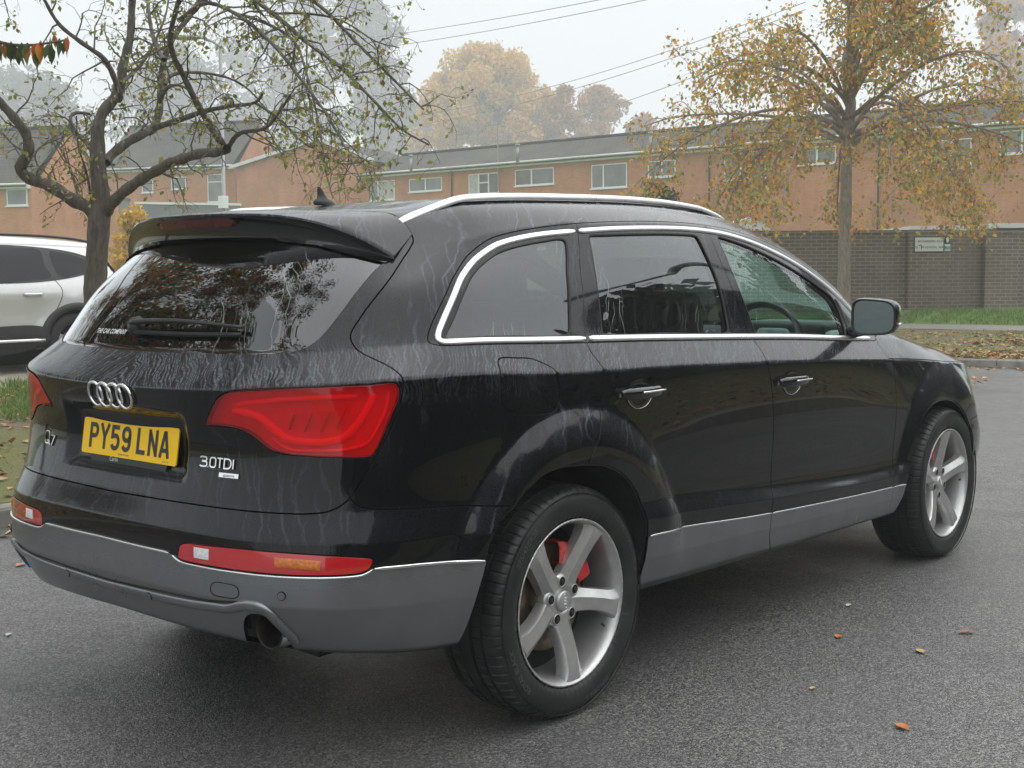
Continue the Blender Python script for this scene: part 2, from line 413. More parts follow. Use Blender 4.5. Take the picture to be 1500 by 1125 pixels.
M['lamp_inner'] = simple('lamp_housing_red', (.66, .17, .18), .45, 0, var=.12)
M['lamp_guide'] = simple('lamp_light_guide', (1.0, 1.0, 1.0), .35, 0, var=.02)
M['lamp_dark'] = simple('lamp_dark_rib', (.40, .06, .07), .4)
M['brake_red'] = simple('brake_light_dark_red', (.09, .004, .006), .15, coat=.5)
M['amber'] = simple('amber_reflector', (.60, .16, .02), .2, coat=.5, var=.35, scale=120)
M['white_sticker'] = simple('white_sticker', (.75, .74, .76), .5, var=.25, scale=160)
M['plate'] = simple('yellow_plate', (1.0, .60, .002), .35, coat=.1, var=.03, spec=.25)
M['ink'] = simple('plate_ink', (.012, .011, .011), .4)
M['white'] = simple('white_print', (.75, .76, .76), .5, var=.05)
M['red_cal'] = simple('red_caliper', (.62, .02, .015), .3, coat=.5, var=.1)
def tyre_mat():
    t = NT('tyre_rubber'); v = t.coord()
    f = t.noise(v, 9, 5, .6); wet = t.mapr(f, .45, .62)
    c = t.mix(wet, (.016, .017, .018), (.030, .030, .031))
    t.princ(c, t.mapr(wet, 0, 1, .42, .62), 0, .45, normal=t.bump(t.noise(v, 260, 2), .15, .002)); return t.m
M['tyre'] = tyre_mat()
M['tyre_text'] = simple('tyre_lettering', (.085, .087, .09), .55)
def rim_mat():
    t = NT('alloy_silver'); v = t.coord()
    dust = t.mapr(t.noise(v, 14, 5, .65), .35, .75)
    c = t.mix(t.math('MULTIPLY', dust, .55), (.62, .62, .62), (.36, .35, .34))
    t.princ(c, t.mapr(dust, 0, 1, .30, .45), .70, .5, .3, .1); return t.m
M['rim'] = rim_mat()
M['rim_scuff'] = simple('scuffed_rim_edge', (.72, .71, .70), .35, .8, var=.3, scale=90)
M['disc'] = simple('rusty_brake_disc', (.20, .155, .11), .45, .7, var=.35, scale=18)
M['exhaust'] = simple('sooty_exhaust', (.045, .038, .034), .35, .8, var=.3)

CAR = empty('parked_car', (2.5, 0, 0))
tag(CAR, 'large wet black estate SUV with grey bumpers and silver roof rails, parked in the foreground', 'car')
SF = Surf((300, 700, 200))
def SP(s, v, off=0.0):
    """point and outward normal on the half-body (y>=0)"""
    s = np.atleast_1d(np.asarray(s, float)); v = np.atleast_1d(np.asarray(v, float))
    h = .0016; k = .012
    def even(a, b):
        sg = np.where(a < 0, -1., 1.); q = SF(np.abs(a), b); q[:, 1] *= sg; return q
    P = even(s, v)
    s1 = np.minimum(s + h, 3); s0 = s - h
    v1 = np.minimum(v + k, NK - 1 - 1e-6); v0 = np.maximum(v - k, 0)
    ds = even(s1, v) - even(s0, v); dv = even(s, v1) - even(s, v0)
    n = np.cross(dv, ds); L = np.linalg.norm(n, axis=1)[:, None]; n = n / (L + 1e-12)
    top = v > NK - 1.03
    n[top & (s > .05)] = n[top & (s > .05)] * [1, 0, 1]
    n /= np.linalg.norm(n, axis=1)[:, None] + 1e-12
    return P + n * off, n
def U(s): s = np.asarray(s, float); return np.where(s < 1, s * 1.35, np.where(s < 2, 1.35 + (s - 1) * 3.2, 4.55 + (s - 2) * 1.3))
def Ui(u): u = np.asarray(u, float); return np.where(u < 1.35, u / 1.35, np.where(u < 4.55, 1 + (u - 1.35) / 3.2, 2 + (u - 4.55) / 1.3))
VS = .155
def UV(P): P = np.asarray(P, float); return np.stack([U(P[:, 0]), P[:, 1] * VS], 1)
def SV(P): P = np.asarray(P, float); return np.stack([Ui(P[:, 0]), P[:, 1] / VS], 1)
def smooth_sv(P, closed=False, step=.012): return catmull(UV(P), step, closed)
# ---- outlines in surface coordinates
TGs = [(.4288,4.945),(.4726,4.955),(.5152,5.044),(.5421,5.226),(.5665,5.604),(.5862,5.901),(.622,6.41),(.6381,6.727),(.6426,6.895),(.6402,7.058),(.6246,7.315),(.6034,7.541),(.5738,7.814),(.5552,8.021),(.5455,8.169),(.5467,8.281),(.5591,8.438),(.5783,8.644),(.6314,9.137),(.6723,9.609),(.6987,9.895),(.714,10.10),(.7174,10.248)]
TGt = [(.7174,10.30),(.712,10.62),(.702,10.93),(.6883,11.08),(.6665,11.15),(.5903,11.19),(.5239,11.225),(.4103,11.29),(.2894,11.42),(.15,11.50),(0,11.53)]
TG = [(0,4.94),(.1,4.94),(.2,4.94),(.32,4.94)] + TGs + TGt
BL = [(.5421,5.226),(.553,5.108),(.5679,5.048),(.5968,5.0),(.6723,4.93),(.7771,4.90),(.8709,4.98),(.95,5.02)]
LIGHT = [(.2611,6.405),(.2898,6.741),(.3041,6.855),(.3239,6.92),(.3507,6.949),(.3997,6.961),(.466,6.962),(.5251,6.955),(.5807,6.942),(.630,6.925),(.6345,6.86),(.6335,6.73),(.614,6.412),(.5839,5.95),(.578,5.90),(.5493,5.897),(.5169,5.92),(.4637,5.956),(.4315,5.985),(.4067,6.03),(.3921,6.095),(.3789,6.176),(.3656,6.257),(.3501,6.325),(.3305,6.368),(.3,6.395),(.275,6.398)]
FOG = [(.223,3.30),(.2268,3.476),(.2373,3.575),(.2866,3.63),(.3592,3.68),(.4221,3.69),(.4786,3.66),(.5324,3.583),(.5705,3.488),(.5822,3.429),(.5827,3.321),(.5758,3.04),(.5647,2.955),(.5429,2.925),(.4786,2.918),(.4222,2.925),(.359,2.94),(.2859,2.955),(.2293,2.985),(.2215,3.06)]
TRIM = [(0,3.18),(.1,3.16),(.19,3.15),(.2048,3.12),(.2153,3.0),(.2292,2.925),(.2857,2.89),(.359,2.875),(.4222,2.862),(.4786,2.856),(.5428,2.86),(.5646,2.885),(.5769,2.96),(.5826,3.03),(.6222,3.02),(.6732,2.995),(.7423,2.955),(.7965,2.95),(.86,2.95)]
ARCHR = [(.70,-.5),(.735,.5),(.7563,1.10),(.7721,1.70),(.7835,2.345),(.7935,2.90),(.803,3.655),(.8303,4.442),(.871,5.019),(.9229,5.387),(.9684,5.58),(1.0076,5.675),(1.0302,5.70),(1.0491,5.705),(1.0789,5.655),(1.1085,5.49),(1.1268,5.27),(1.1362,5.08),(1.1432,4.555),(1.147,3.59),(1.1487,2.68),(1.150,1.602),(1.158,.6),(1.17,-.5)]
ARCHF = [(1.775,-.5),(1.79,.8),(1.8031,1.70),(1.8137,3.07),(1.8177,4.2),(1.8268,4.95),(1.8382,5.39),(1.8502,5.589),(1.8653,5.754),(1.8867,5.897),(1.9169,5.985),(1.9522,5.99),(1.9878,5.90),(2.025,5.72),(2.0637,5.46),(2.0985,5.10),(2.1182,4.70),(2.1329,3.957),(2.150,3.30),(2.165,2.60),(2.180,1.8),(2.20,.9),(2.24,-.5)]
D1 = [(1.03,-.3),(1.03,5.0),(1.04,5.45),(1.047,5.7),(1.066,6.05),(1.079,6.35),(1.087,6.6),(1.0925,6.85),(1.093,7.0),(1.0905,7.25),(1.087,7.6),(1.089,7.9),(1.0925,8.1),(1.1037,8.58),(1.1146,9.146),(1.13,9.75),(1.136,10.02)]
D2 = [(1.4537,-.3),(1.452,.4),(1.437,1.1),(1.4287,1.6),(1.4262,2.2),(1.4285,3.0),(1.4325,3.9),(1.4370,4.75),(1.4405,5.4),(1.4405,5.72),(1.437,6.25),(1.4303,6.70),(1.4235,6.98),(1.4235,7.5),(1.418,8.01),(1.4096,8.48),(1.398,9.10),(1.391,9.65),(1.3885,10.02)]
D3 = [(1.776,-.3),(1.7741,1.05),(1.7705,1.79),(1.7717,2.55),(1.7747,3.22),(1.7798,4.68),(1.787,5.38),(1.7893,5.65),(1.7895,6.0),(1.7873,6.65),(1.784,7.0),(1.779,7.4),(1.772,7.8),(1.768,8.0)]
WIN = [(.7082,8.115),(.7229,8.323),(.7459,8.542),(.7791,8.84),(.8215,9.209),(.8667,9.52),(.92,9.715),(.975,9.83),(1.027,9.915),(1.077,9.965),(1.134,10.0),(1.184,10.02),(1.25,10.03),(1.32,10.03),(1.40,10.03),(1.48,10.01),(1.55,9.98),(1.62,9.95),(1.68,9.89),(1.725,9.76),(1.75,9.5),(1.7645,9.0),(1.772,8.5),(1.775,8.0),(1.768,7.90),(1.74,7.865),(1.65,7.84),(1.5539,7.83),(1.40,7.83),(1.2647,7.83),(1.0858,7.835),(.95,7.838),(.8335,7.84),(.74,7.885),(.716,7.96),(.7066,8.043)]
CHR = [(1.1252,9.832),(1.0707,9.805),(1.0401,9.77),(1.0125,9.715),(.9781,9.643),(.9316,9.54),(.8895,9.405),(.8511,9.20),(.8161,8.937),(.7805,8.622),(.7498,8.3285),(.7335,8.14),(.731,8.06),(.738,8.0),(.7616,7.965),(.86,7.945),(.95,7.94),(1.0875,7.945)]
CHF = [(1.1321,9.836),(1.186,9.857),(1.2732,9.868),(1.331,9.875),(1.3721,9.875),(1.4244,9.865),(1.4607,9.84),(1.5045,9.80),(1.5424,9.76),(1.59,9.715),(1.6317,9.67),(1.6747,9.60),(1.7086,9.50),(1.735,9.33),(1.7495,9.0),(1.757,8.75)]
CHB = [(1.0935,7.945),(1.1756,7.945),(1.2682,7.943),(1.4143,7.943),(1.5592,7.948),(1.66,7.955),(1.7503,7.965)]
GQ = [(.75,8.074),(.7813,8.378),(.8154,8.693),(.8578,9.01),(.8843,9.17),(.9259,9.345),(.9801,9.49),(1.0138,9.575),(1.0413,9.64),(1.0741,9.685),(1.100,9.705),(1.1065,9.65),(1.0918,9.009),(1.0794,8.475),(1.069,8.09),(1.063,8.037),(.9487,8.028),(.8402,8.028),(.757,8.03)]
GR = [(1.1471,9.73),(1.15,9.75),(1.1909,9.76),(1.269,9.77),(1.3261,9.775),(1.356,9.765),(1.361,9.73),(1.3677,9.437),(1.3753,8.984),(1.377,8.513),(1.3722,8.08),(1.366,8.034),(1.244,8.034),(1.127,8.036),(1.1215,8.062),(1.1265,8.371),(1.1345,8.9),(1.142,9.4)]
GF = [(1.4086,9.78),(1.413,9.79),(1.4429,9.755),(1.4819,9.69),(1.531,9.60),(1.5825,9.51),(1.6368,9.40),(1.680,9.285),(1.691,9.22),(1.6965,8.886),(1.690,8.4),(1.683,8.08),(1.677,8.035),(1.6023,8.032),(1.508,8.028),(1.441,8.027),(1.4345,8.06),(1.4275,8.40),(1.4185,8.85),(1.4115,9.35)]
FLAP = [(1.0,7.0)]
FLAP = None
RG = [(.6252,9.56),(.6013,9.39),(.5787,9.175),(.548,8.86),(.528,8.645),(.5115,8.475),(.4958,8.32),(.4816,8.20),(.4625,8.09),(.4387,8.02),(.39,7.955),(.3321,7.935),(.2714,7.93),(.1903,7.925),(.1,7.92),(0,7.92)]
RGt = [(0,10.15),(.1,10.14),(.2055,10.11),(.3324,10.05),(.4653,9.93),(.5611,9.78),(.61,9.66)]
EXH = [(.352,.55),(.354,1.0),(.357,1.40),(.361,1.58),(.366,1.68),(.372,1.75),(.380,1.79),(.390,1.81),(.402,1.79),(.412,1.71),(.421,1.57),(.431,1.40),(.439,1.22),(.446,.95),(.45,.55)]
FLP_PX = [(.8665,6.55),(.867,6.85),(.869,7.15),(.874,7.35),(.886,7.42),(.93,7.42),(.975,7.40),(1.0,7.30),(1.014,7.10),(1.018,6.90),(1.018,6.62),(1.010,6.47),(.985,6.42),(.95,6.40),(.905,6.41),(.880,6.45)]
WSC = [(1.56,13.2),(1.56,12.5),(1.565,11.6),(1.585,11.0),(1.615,10.45),(1.68,10.25),(1.78,10.2),(1.87,10.25),(1.915,10.5),(1.94,11.0),(1.955,12.0),(1.96,13.2)]
HOODL = [(1.7845,7.04),(1.83,7.05),(1.95,7.06),(2.1,7.06),(2.4,7.06),(2.7,7.06),(3.0,7.06)]
COWL = [(1.772,8.0),(1.80,8.3),(1.83,8.8),(1.86,9.4),(1.885,10.0),(1.90,10.6),(1.915,11.0)]
def chain(*segs):
    """each list smoothed alone (corner kept where lists meet), then joined"""
    out = []
    for q in segs:
        c = smooth_sv(q); out += list(c if not out else c[1:] if np.allclose(out[-1], c[0], atol=1e-4) else c)
    return np.array(out)
PL = {
 'tg': chain([(0,4.94),(.1,4.94),(.2,4.94),(.32,4.94)] + TGs, TGt),
 'bl': smooth_sv(BL), 'light': smooth_sv(LIGHT, True), 'fog': smooth_sv(FOG, True), 'trim': smooth_sv(TRIM),
 'archr': smooth_sv(ARCHR), 'archf': smooth_sv(ARCHF), 'd1': smooth_sv(D1), 'd2': smooth_sv(D2), 'd3': smooth_sv(D3),
 'win': smooth_sv(WIN, True), 'gq': smooth_sv(GQ, True), 'gr': smooth_sv(GR, True), 'gf': smooth_sv(GF, True),
 'flap': smooth_sv(FLP_PX, True), 'rg': chain(RG[::-1], [RG[0], RGt[-1]], RGt[::-1]), 'exh': smooth_sv(EXH),
 'ws': smooth_sv(WSC), 'hood': smooth_sv(HOODL), 'cowl': smooth_sv(COWL),
 'clad': UV([(x, 3.0) for x in np.linspace(1.10, 3.0, 480)]),
}
def arc_on_skin(cx, cz, ro, a0, a1, s0, s1):
    """the outer edge of a wheel-arch flare, found on the body surface"""
    out = []; s, v = s0, 3.4
    for a in np.radians(np.arange(a0, a1, -1.2)):
        X, Z = cx + ro * math.cos(a), cz + ro * math.sin(a) / .98
        for it in range(25):
            q = SF([s, s + 1e-3, s], [v, v, v + 1e-3]); r = np.array([X - q[0, 0], Z - q[0, 2]]); J = np.stack([(q[1, [0, 2]] - q[0, [0, 2]]) / 1e-3, (q[2, [0, 2]] - q[0, [0, 2]]) / 1e-3], 1)
            d = np.linalg.solve(J, r); s = float(np.clip(s + np.clip(d[0], -.05, .05), s0 - .2, s1)); v = float(np.clip(v + np.clip(d[1], -.3, .3), .2, 9))
            if abs(r).max() < 1e-6: break
        out.append((s, v))
    return UV(out)
for k_, c_, ro_, s0_, s1_ in (('flarer', WR, .615, .58, 1.35), ('flaref', WF, .60, 1.78, 2.3)):
    for q_, dr in (('', 0.006), ('i', -.006)): PL[k_ + q_] = arc_on_skin(c_[0], c_[1], ro_ + dr, 158, 22 if k_ == 'flarer' else 70, s0_, s1_)

UMAX, VMAX = float(U(3.0)), (NK - 1) * VS
def build_panels():
    gu = np.linspace(0, UMAX, 330); gv = np.linspace(0, VMAX, 119)
    A, B = np.meshgrid(gu, gv, indexing='ij')
    G = np.stack([A.ravel(), B.ravel()], 1)
    border = (G[:, 0] < 1e-6) | (G[:, 0] > UMAX - 1e-6) | (G[:, 1] < 1e-6) | (G[:, 1] > VMAX - 1e-6)
    pts = []; edges = []
    def clampP(P): return P
    for k, P in PL.items():
        P = P.copy()
        P = P[(P[:, 1] > -.05)] if k in ('archr', 'archf', 'd1', 'd2', 'd3') else P
        P[:, 0] = np.clip(P[:, 0], 0, UMAX); P[:, 1] = np.clip(P[:, 1], 0, VMAX)
        closed = k in ('light', 'fog', 'win', 'gq', 'gr', 'gf', 'flap')
        b = len(pts); pts += list(P)
        n = len(P)
        edges += [(b + i, b + i + 1) for i in range(n - 1)] + ([(b + n - 1, b)] if closed else [])
    PP = np.array(pts)
    # drop grid points that crowd the outlines
    cell = {}
    for x, y in PP: cell.setdefault((int(x / .02), int(y / .02)), []).append((x, y))
    keep = []
    for i, (x, y) in enumerate(G):
        if border[i]: keep.append(i); continue
        cx, cy = int(x / .02), int(y / .02); ok = True
        for dx in (-1, 0, 1):
            for dy in (-1, 0, 1):
                for (a, b_) in cell.get((cx + dx, cy + dy), ()):
                    if (a - x) ** 2 + (b_ - y) ** 2 < .0075 ** 2: ok = False; break
                if not ok: break
            if not ok: break
        if ok: keep.append(i)
    allp = [Vector(p) for p in G[keep]]; off = len(allp)
    allp += [Vector(p) for p in PP]
    r = delaunay_2d_cdt(allp, [(a + off, b + off) for a, b in edges], [], 0, 1e-5)
    V = np.array([tuple(v) for v in r[0]]); Fc = np.array([tuple(f) for f in r[2]])
    a, b, c = V[Fc[:, 0]], V[Fc[:, 1]], V[Fc[:, 2]]
    ar = np.abs((b[:, 0] - a[:, 0]) * (c[:, 1] - a[:, 1]) - (c[:, 0] - a[:, 0]) * (b[:, 1] - a[:, 1]))
    Fc = Fc[ar > 1e-9]
    return V, Fc
V2, F2 = build_panels()
CEN = V2[F2].mean(1)
def poly(k, close=()):
    P = PL[k]; return np.vstack([P] + [np.array([c]) for c in close]) if len(close) else P
def before(line, C):
    """True where the centroid is rearward of a door line"""
    P = PL[line]; o = np.argsort(P[:, 1]); return C[:, 0] < np.interp(C[:, 1], P[o, 1], P[o, 0])
def below(line, C):
    P = PL[line]; o = np.argsort(P[:, 0]); return C[:, 1] < np.interp(C[:, 0], P[o, 0], P[o, 1])
S1, Vv = SV(CEN).T
reg = np.full(len(F2), 'body', dtype=object)
free = np.ones(len(F2), bool)
def put(name, mask):
    m = mask & free; reg[m] = name; free[m] = False
put('none', inpoly(CEN, poly('archr')) | inpoly(CEN, poly('archf')))
put('none', inpoly(CEN, poly('exh', ((PL['exh'][-1][0], .0),(PL['exh'][0][0], 0.)))) & (Vv > .55))
put('fog', inpoly(CEN, poly('fog'))); put('light', inpoly(CEN, poly('light')))
put('glass_rear', inpoly(CEN, poly('rg')))
put('gq', inpoly(CEN, poly('gq'))); put('gr', inpoly(CEN, poly('gr'))); put('gf', inpoly(CEN, poly('gf')))
put('flap', inpoly(CEN, poly('flap')))
put('windscreen', inpoly(CEN, poly('ws')))
put('clad_rear', (S1 < .9) & below('trim', CEN))
put('tailgate', inpoly(CEN, poly('tg', ((0, 11.53 * VS),))))
put('bumper', (S1 < .95) & below('bl', CEN) & (Vv < 5.3))
sideclad = (Vv < 3.0) & (S1 > 1.0)
put('front_bumper_clad', sideclad & (S1 > 2.0)); put('wing_clad', sideclad & ~before('d3', CEN))
put('fclad', sideclad & ~before('d2', CEN)); put('rclad', sideclad & (~before('d1', CEN)))
inwin = inpoly(CEN, poly('win'))
put('qframe', inwin & before('d1', CEN)); put('rframe', inwin & before('d2', CEN)); put('fframe', inwin)
put('cowl', (S1 > 1.76) & (Vv > 7.06) & (~below('hood', CEN)) & ((CEN[:, 0] < np.interp(CEN[:, 1], PL['cowl'][:, 1], PL['cowl'][:, 0]))) & (Vv > 8.0) & (S1 < 1.93) & (Vv < 10.6) & (S1 > 1.775) & False)
put('hood', (S1 > 1.77) & (Vv > 7.06) & (CEN[:, 0] > np.interp(CEN[:, 1], PL['cowl'][:, 1], PL['cowl'][:, 0], left=0)))
put('body', (Vv > 8.0))
put('rdoor', ~before('d1', CEN) & before('d2', CEN)); put('fdoor', ~before('d2', CEN) & before('d3', CEN) & (Vv < 8.0))
put('front_bumper', (S1 > 2.12) & (Vv < 5.2)); put('wing', ~before('d3', CEN) & (Vv < 7.2))
# 3D positions for every CDT vertex (fix symmetric plane)
P3, N3 = SP(*SV(V2).T)
eps = V2[:, 0] < 1e-5
P3[eps, 1] = 0; N3[eps, 1] = 0
topc = V2[:, 1] > VMAX - 1e-5; P3[topc, 1] = 0; N3[topc, 1] = 0
endc = V2[:, 0] > UMAX - 1e-5; P3[endc, 1] = 0; N3[endc, 1] = 0
N3 /= np.linalg.norm(N3, axis=1)[:, None]
def panel(regions, name, mat, side=-1, whole=False, gap=.0027, depth=.016, off=0.0, parent=CAR, flange=True):
    """cut one or more regions out as one panel; whole=True joins both halves at the centre line"""
    if isinstance(regions, str): regions = (regions,)
    m = np.isin(reg, regions); F = F2[m]
    used = np.unique(F); idx = -np.ones(len(V2), int); idx[used] = np.arange(len(used)); F = idx[F]
    P = P3[used].copy(); N = N3[used].copy()
    if whole:
        on = np.abs(P[:, 1]) < 1e-6
        Pm = P * [1, -1, 1]; Nm = N * [1, -1, 1]; n = len(P)
        mp = np.arange(n) + n; mp[on] = np.nonzero(on)[0]
        newi = np.full(2 * n, -1); keep = np.r_[np.arange(n), np.nonzero(~on)[0] + n]; newi[keep] = np.arange(len(keep))
        F = np.vstack([F, newi[mp[F]][:, ::-1]]); P = np.vstack([P, Pm])[keep]; N = np.vstack([N, Nm])[keep]
    elif side < 0:
        P = P * [1, -1, 1]; N = N * [1, -1, 1]
    # consistent outward winding
    fn = np.cross(P[F[:, 1]] - P[F[:, 0]], P[F[:, 2]] - P[F[:, 0]]); flip = (fn * N[F].mean(1)).sum(1) < 0
    F[flip] = F[flip][:, ::-1]
    # outline edges
    E = {}
    for fi, f in enumerate(F):
        for a, b in ((f[0], f[1]), (f[1], f[2]), (f[2], f[0])):
            k = (min(a, b), max(a, b))
            if k in E: E[k] = None
            else: E[k] = (a, b, fi)
    be = [e for e in E.values() if e is not None]
    acc = np.zeros_like(P); 
    for a, b, fi in be:
        d = P[b] - P[a]; L = np.linalg.norm(d)
        if L < 1e-9: continue
        d /= L; c = P[F[fi]].mean(0) - P[a]; c -= d * np.dot(c, d); c -= 0
        c /= np.linalg.norm(c) + 1e-12; acc[a] += c; acc[b] += c
    L = np.linalg.norm(acc, axis=1); bm = L > 1e-6
    plane = bm & (np.abs(P[:, 1]) < 1e-5) if not whole else np.zeros(len(P), bool)
    bm2 = bm & ~plane
    P[bm2] += acc[bm2] / L[bm2][:, None] * gap
    P += N * off
    if flange and len(be):
        bi = np.unique([i for a, b, _ in be for i in (a, b)]); nb = {i: len(P) + k for k, i in enumerate(bi)}
        nb2 = {i: len(P) + len(bi) + k for k, i in enumerate(bi)}
        out = -acc[bi] / (np.linalg.norm(acc[bi], axis=1)[:, None] + 1e-9)
        top = P[bi] - N[bi] * .0012 + out * .0006; low = P[bi] - N[bi] * depth
        nP = np.vstack([P, top, low]); n1 = out * .8 + N[bi] * .6; n1 /= np.linalg.norm(n1, axis=1)[:, None]
        N = np.vstack([N, n1, out]); P = nP
        FF = [tuple(f) for f in F]
        for a, b, _ in be:
            FF.append((b, a, nb[a], nb[b])); FF.append((nb[b], nb[a], nb2[a], nb2[b]))
        nf = len(F); F = FF; fm = [0] * nf + [0, 1] * len(be)
        return mesh_obj(name, P, F, None, parent, True, N, mats=[mat, M['gap']], fm=fm)
    return mesh_obj(name, P, F, mat, parent, True, N)
def ribbon(P2, width, height, name, mat, side=-1, closed=False, base=0.0, parent=CAR, step=.012, whole=False, prof=None, taper=True):
    """moulding that follows a line drawn on the body surface"""
    uv = smooth_sv(P2, closed, step); s, v = SV(uv).T
    P, N = SP(s, v)
    if whole:
        P = np.vstack([(P * [1, -1, 1])[:0:-1], P]); N = np.vstack([(N * [1, -1, 1])[:0:-1], N])
    elif side < 0: P = P * [1, -1, 1]; N = N * [1, -1, 1]
    if closed: T = np.roll(P, -1, 0) - np.roll(P, 1, 0)
    else: T = np.gradient(P, axis=0)
    T /= np.linalg.norm(T, axis=1)[:, None]; B = np.cross(N, T); B /= np.linalg.norm(B, axis=1)[:, None]
    prof = prof or [(-.5, -.3), (-.5, .45), (-.42, .8), (-.22, 1), (.22, 1), (.42, .8), (.5, .45), (.5, -.3)]
    n = len(P); k = len(prof); V = []
    for i in range(n):
        w = width
        if taper and not closed: w = width * min(1, .55 + .45 * min(i, n - 1 - i) / 2)
        for a, h in prof: V.append(P[i] + B[i] * a * w + N[i] * (base + h * height))
    F = []
    for i in range(n if closed else n - 1):
        j = (i + 1) % n
        for q in range(k): F.append((i * k + q, i * k + (q + 1) % k, j * k + (q + 1) % k, j * k + q))
    if not closed: F.append(tuple(range(k))); F.append(tuple((n - 1) * k + q for q in range(k))[::-1])
    o = mesh_obj(name, V, F, mat, parent, True); 
    o.data.set_sharp_from_angle(angle=math.radians(50)) if hasattr(o.data, 'set_sharp_from_angle') else None
    return o
# ------------------------------------------------------------------ panels
body = None
def both(fn): return fn(-1), fn(1)
# the shell (roof, roof sides, rear quarters) is one mesh over both halves
body = panel(('body', 'cowl'), 'body_shell', M['paint'], whole=True)
tailgate = panel('tailgate', 'tailgate', M['paint'], whole=True)
rearwin = panel('glass_rear', 'rear_window', M['glass_rear'], whole=True, gap=.001, off=-.003, depth=.006, parent=tailgate)
windscreen = panel('windscreen', 'windscreen', M['glass_clear'], whole=True, gap=.001, off=-.003, depth=.006)
bonnet = panel('hood', 'bonnet', M['paint'], whole=True)
bumper = panel('bumper', 'rear_bumper', M['paint'], whole=True)
lowbump = panel('clad_rear', 'lower_bumper', M['clad'], whole=True, gap=.0012, off=.003)
fb = panel(('front_bumper', 'front_bumper_clad'), 'front_bumper', M['paint'], whole=True)
DOORS = {}
for sd in (-1, 1):
    panel('wing', 'front_wing', M['paint'], sd)
    panel('wing_clad', 'wing_cladding', M['clad'], sd, off=.003)
    rd = panel(('rdoor',), 'rear_door', M['paint'], sd); fd = panel(('fdoor',), 'front_door', M['paint'], sd)
    DOORS[sd] = (rd, fd)
    panel('rframe', 'window_frame', M['paint_clean'], sd, parent=rd, gap=.0017)
    panel('fframe', 'window_frame', M['paint_clean'], sd, parent=fd, gap=.0017)
    panel('qframe', 'quarter_window_frame', M['paint_clean'], sd, gap=.0017)
    panel('rclad', 'door_cladding', M['clad'], sd, off=.004, parent=rd); panel('fclad', 'door_cladding', M['clad'], sd, off=.004, parent=fd)
    panel('gq', 'quarter_window', M['glass_dark'], sd, off=-.005, gap=.0008, depth=.004)
    panel('gr', 'window', M['glass_dark'], sd, off=-.007, gap=.0008, depth=.004, parent=rd)
    panel('gf', 'window', M['glass_clear'], sd, off=-.007, gap=.0008, depth=.004, parent=fd)
    panel('flap', 'fuel_flap', M['paint'], sd) if sd < 0 else panel('flap', 'side_panel', M['paint'], sd, gap=0, flange=False)
    # lamps
    lens = panel('light', 'tail_light', M['lens_red'], sd, off=.003, gap=.0028, depth=.02)
    hs = panel('light', 'lamp_housing', M['lamp_inner'], sd, off=-.022, gap=-.002, flange=False, parent=lens)
    def guide(pts, w, h, nm='light_guide', mt='lamp_guide', base=-.018): return ribbon(pts, w, h, nm, M[mt], sd, base=base, parent=lens, step=.01)
    guide([(.325,6.62),(.345,6.60),(.375,6.53),(.403,6.36),(.425,6.22),(.455,6.165),(.50,6.15),(.53,6.20),(.555,6.37),(.578,6.62),(.592,6.80)], .020, .012)
    guide([(.335,6.72),(.365,6.75),(.43,6.79),(.50,6.80),(.56,6.79)], .013, .008)
    guide([(.40,6.22),(.43,6.06),(.48,6.03),(.54,6.03),(.572,6.10),(.595,6.35),(.612,6.62),(.618,6.82)], .007, .008)
    for (a, b) in (((.435,6.34),(.447,6.56)), ((.463,6.30),(.480,6.58)), ((.492,6.29),(.512,6.60)), ((.520,6.34),(.541,6.64))):
        guide([a, ((a[0] + b[0]) / 2, (a[1] + b[1]) / 2), b], .005, .012, 'lamp_rib', 'lamp_dark')
    fg = panel('fog', 'bumper_reflector', M['lens_solid'], sd, off=.001, gap=.002, depth=.014)
    panel('fog', 'reflector_back', M['lamp_dark'], sd, off=-.016, gap=.001, flange=False, parent=fg)
    ribbon([(.425,3.33),(.46,3.31),(.50,3.25)], .026, .0022, 'amber_reflector', M['amber'], sd, base=.001, parent=fg, taper=False)
    ribbon([(.262,3.33),(.278,3.33),(.296,3.33)], .030, .0016, 'white_reflector', M['white_sticker'], sd, base=.001, parent=fg, taper=False)
    # bright window surround
    ribbon(CHR, .020, .007, 'window_trim', M['satin'], sd)
    ribbon(CHF, .019, .007, 'window_trim', M['satin'], sd); ribbon(CHB, .022, .008, 'window_trim', M['satin'], sd)
    for g, w in ((GQ, 1), (GR, 1), (GF, 1)): ribbon(g, .010, .004, 'window_seal', M['rubber'], sd, closed=True, base=-.004)
    # bright line above the sill cladding
    for a, b in ((1.152, 1.4275), (1.4305, 1.776), (1.779, 1.811)):
        ribbon([(x, 3.0) for x in np.linspace(a, b, 12)], .008, .0065, 'sill_trim', M['chrome'], sd)
    ribbon([(.585,3.035),(.6222,3.02),(.6732,2.995),(.7423,2.955),(.790,2.95)], .010, .0065, 'bumper_trim', M['chrome'], sd)
    ribbon([(.209,3.08),(.2153,3.0),(.2292,2.925),(.2857,2.89),(.359,2.875),(.4222,2.862),(.4786,2.856),(.5428,2.86),(.5646,2.885),(.5769,2.96),(.5826,3.03)], .007, .006, 'bumper_trim', M['chrome'], sd)
    ribbon(ARCHR[2:-1], .010, .004, 'arch_edge', M['paint_clean'], sd, base=-.008); ribbon(ARCHF[2:-1], .010, .004, 'arch_edge', M['paint_clean'], sd, base=-.008)
ribbon([(0,3.18),(.1,3.16),(.19,3.15),(.200,3.14)], .009, .0065, 'bumper_trim', M['chrome'], whole=True)
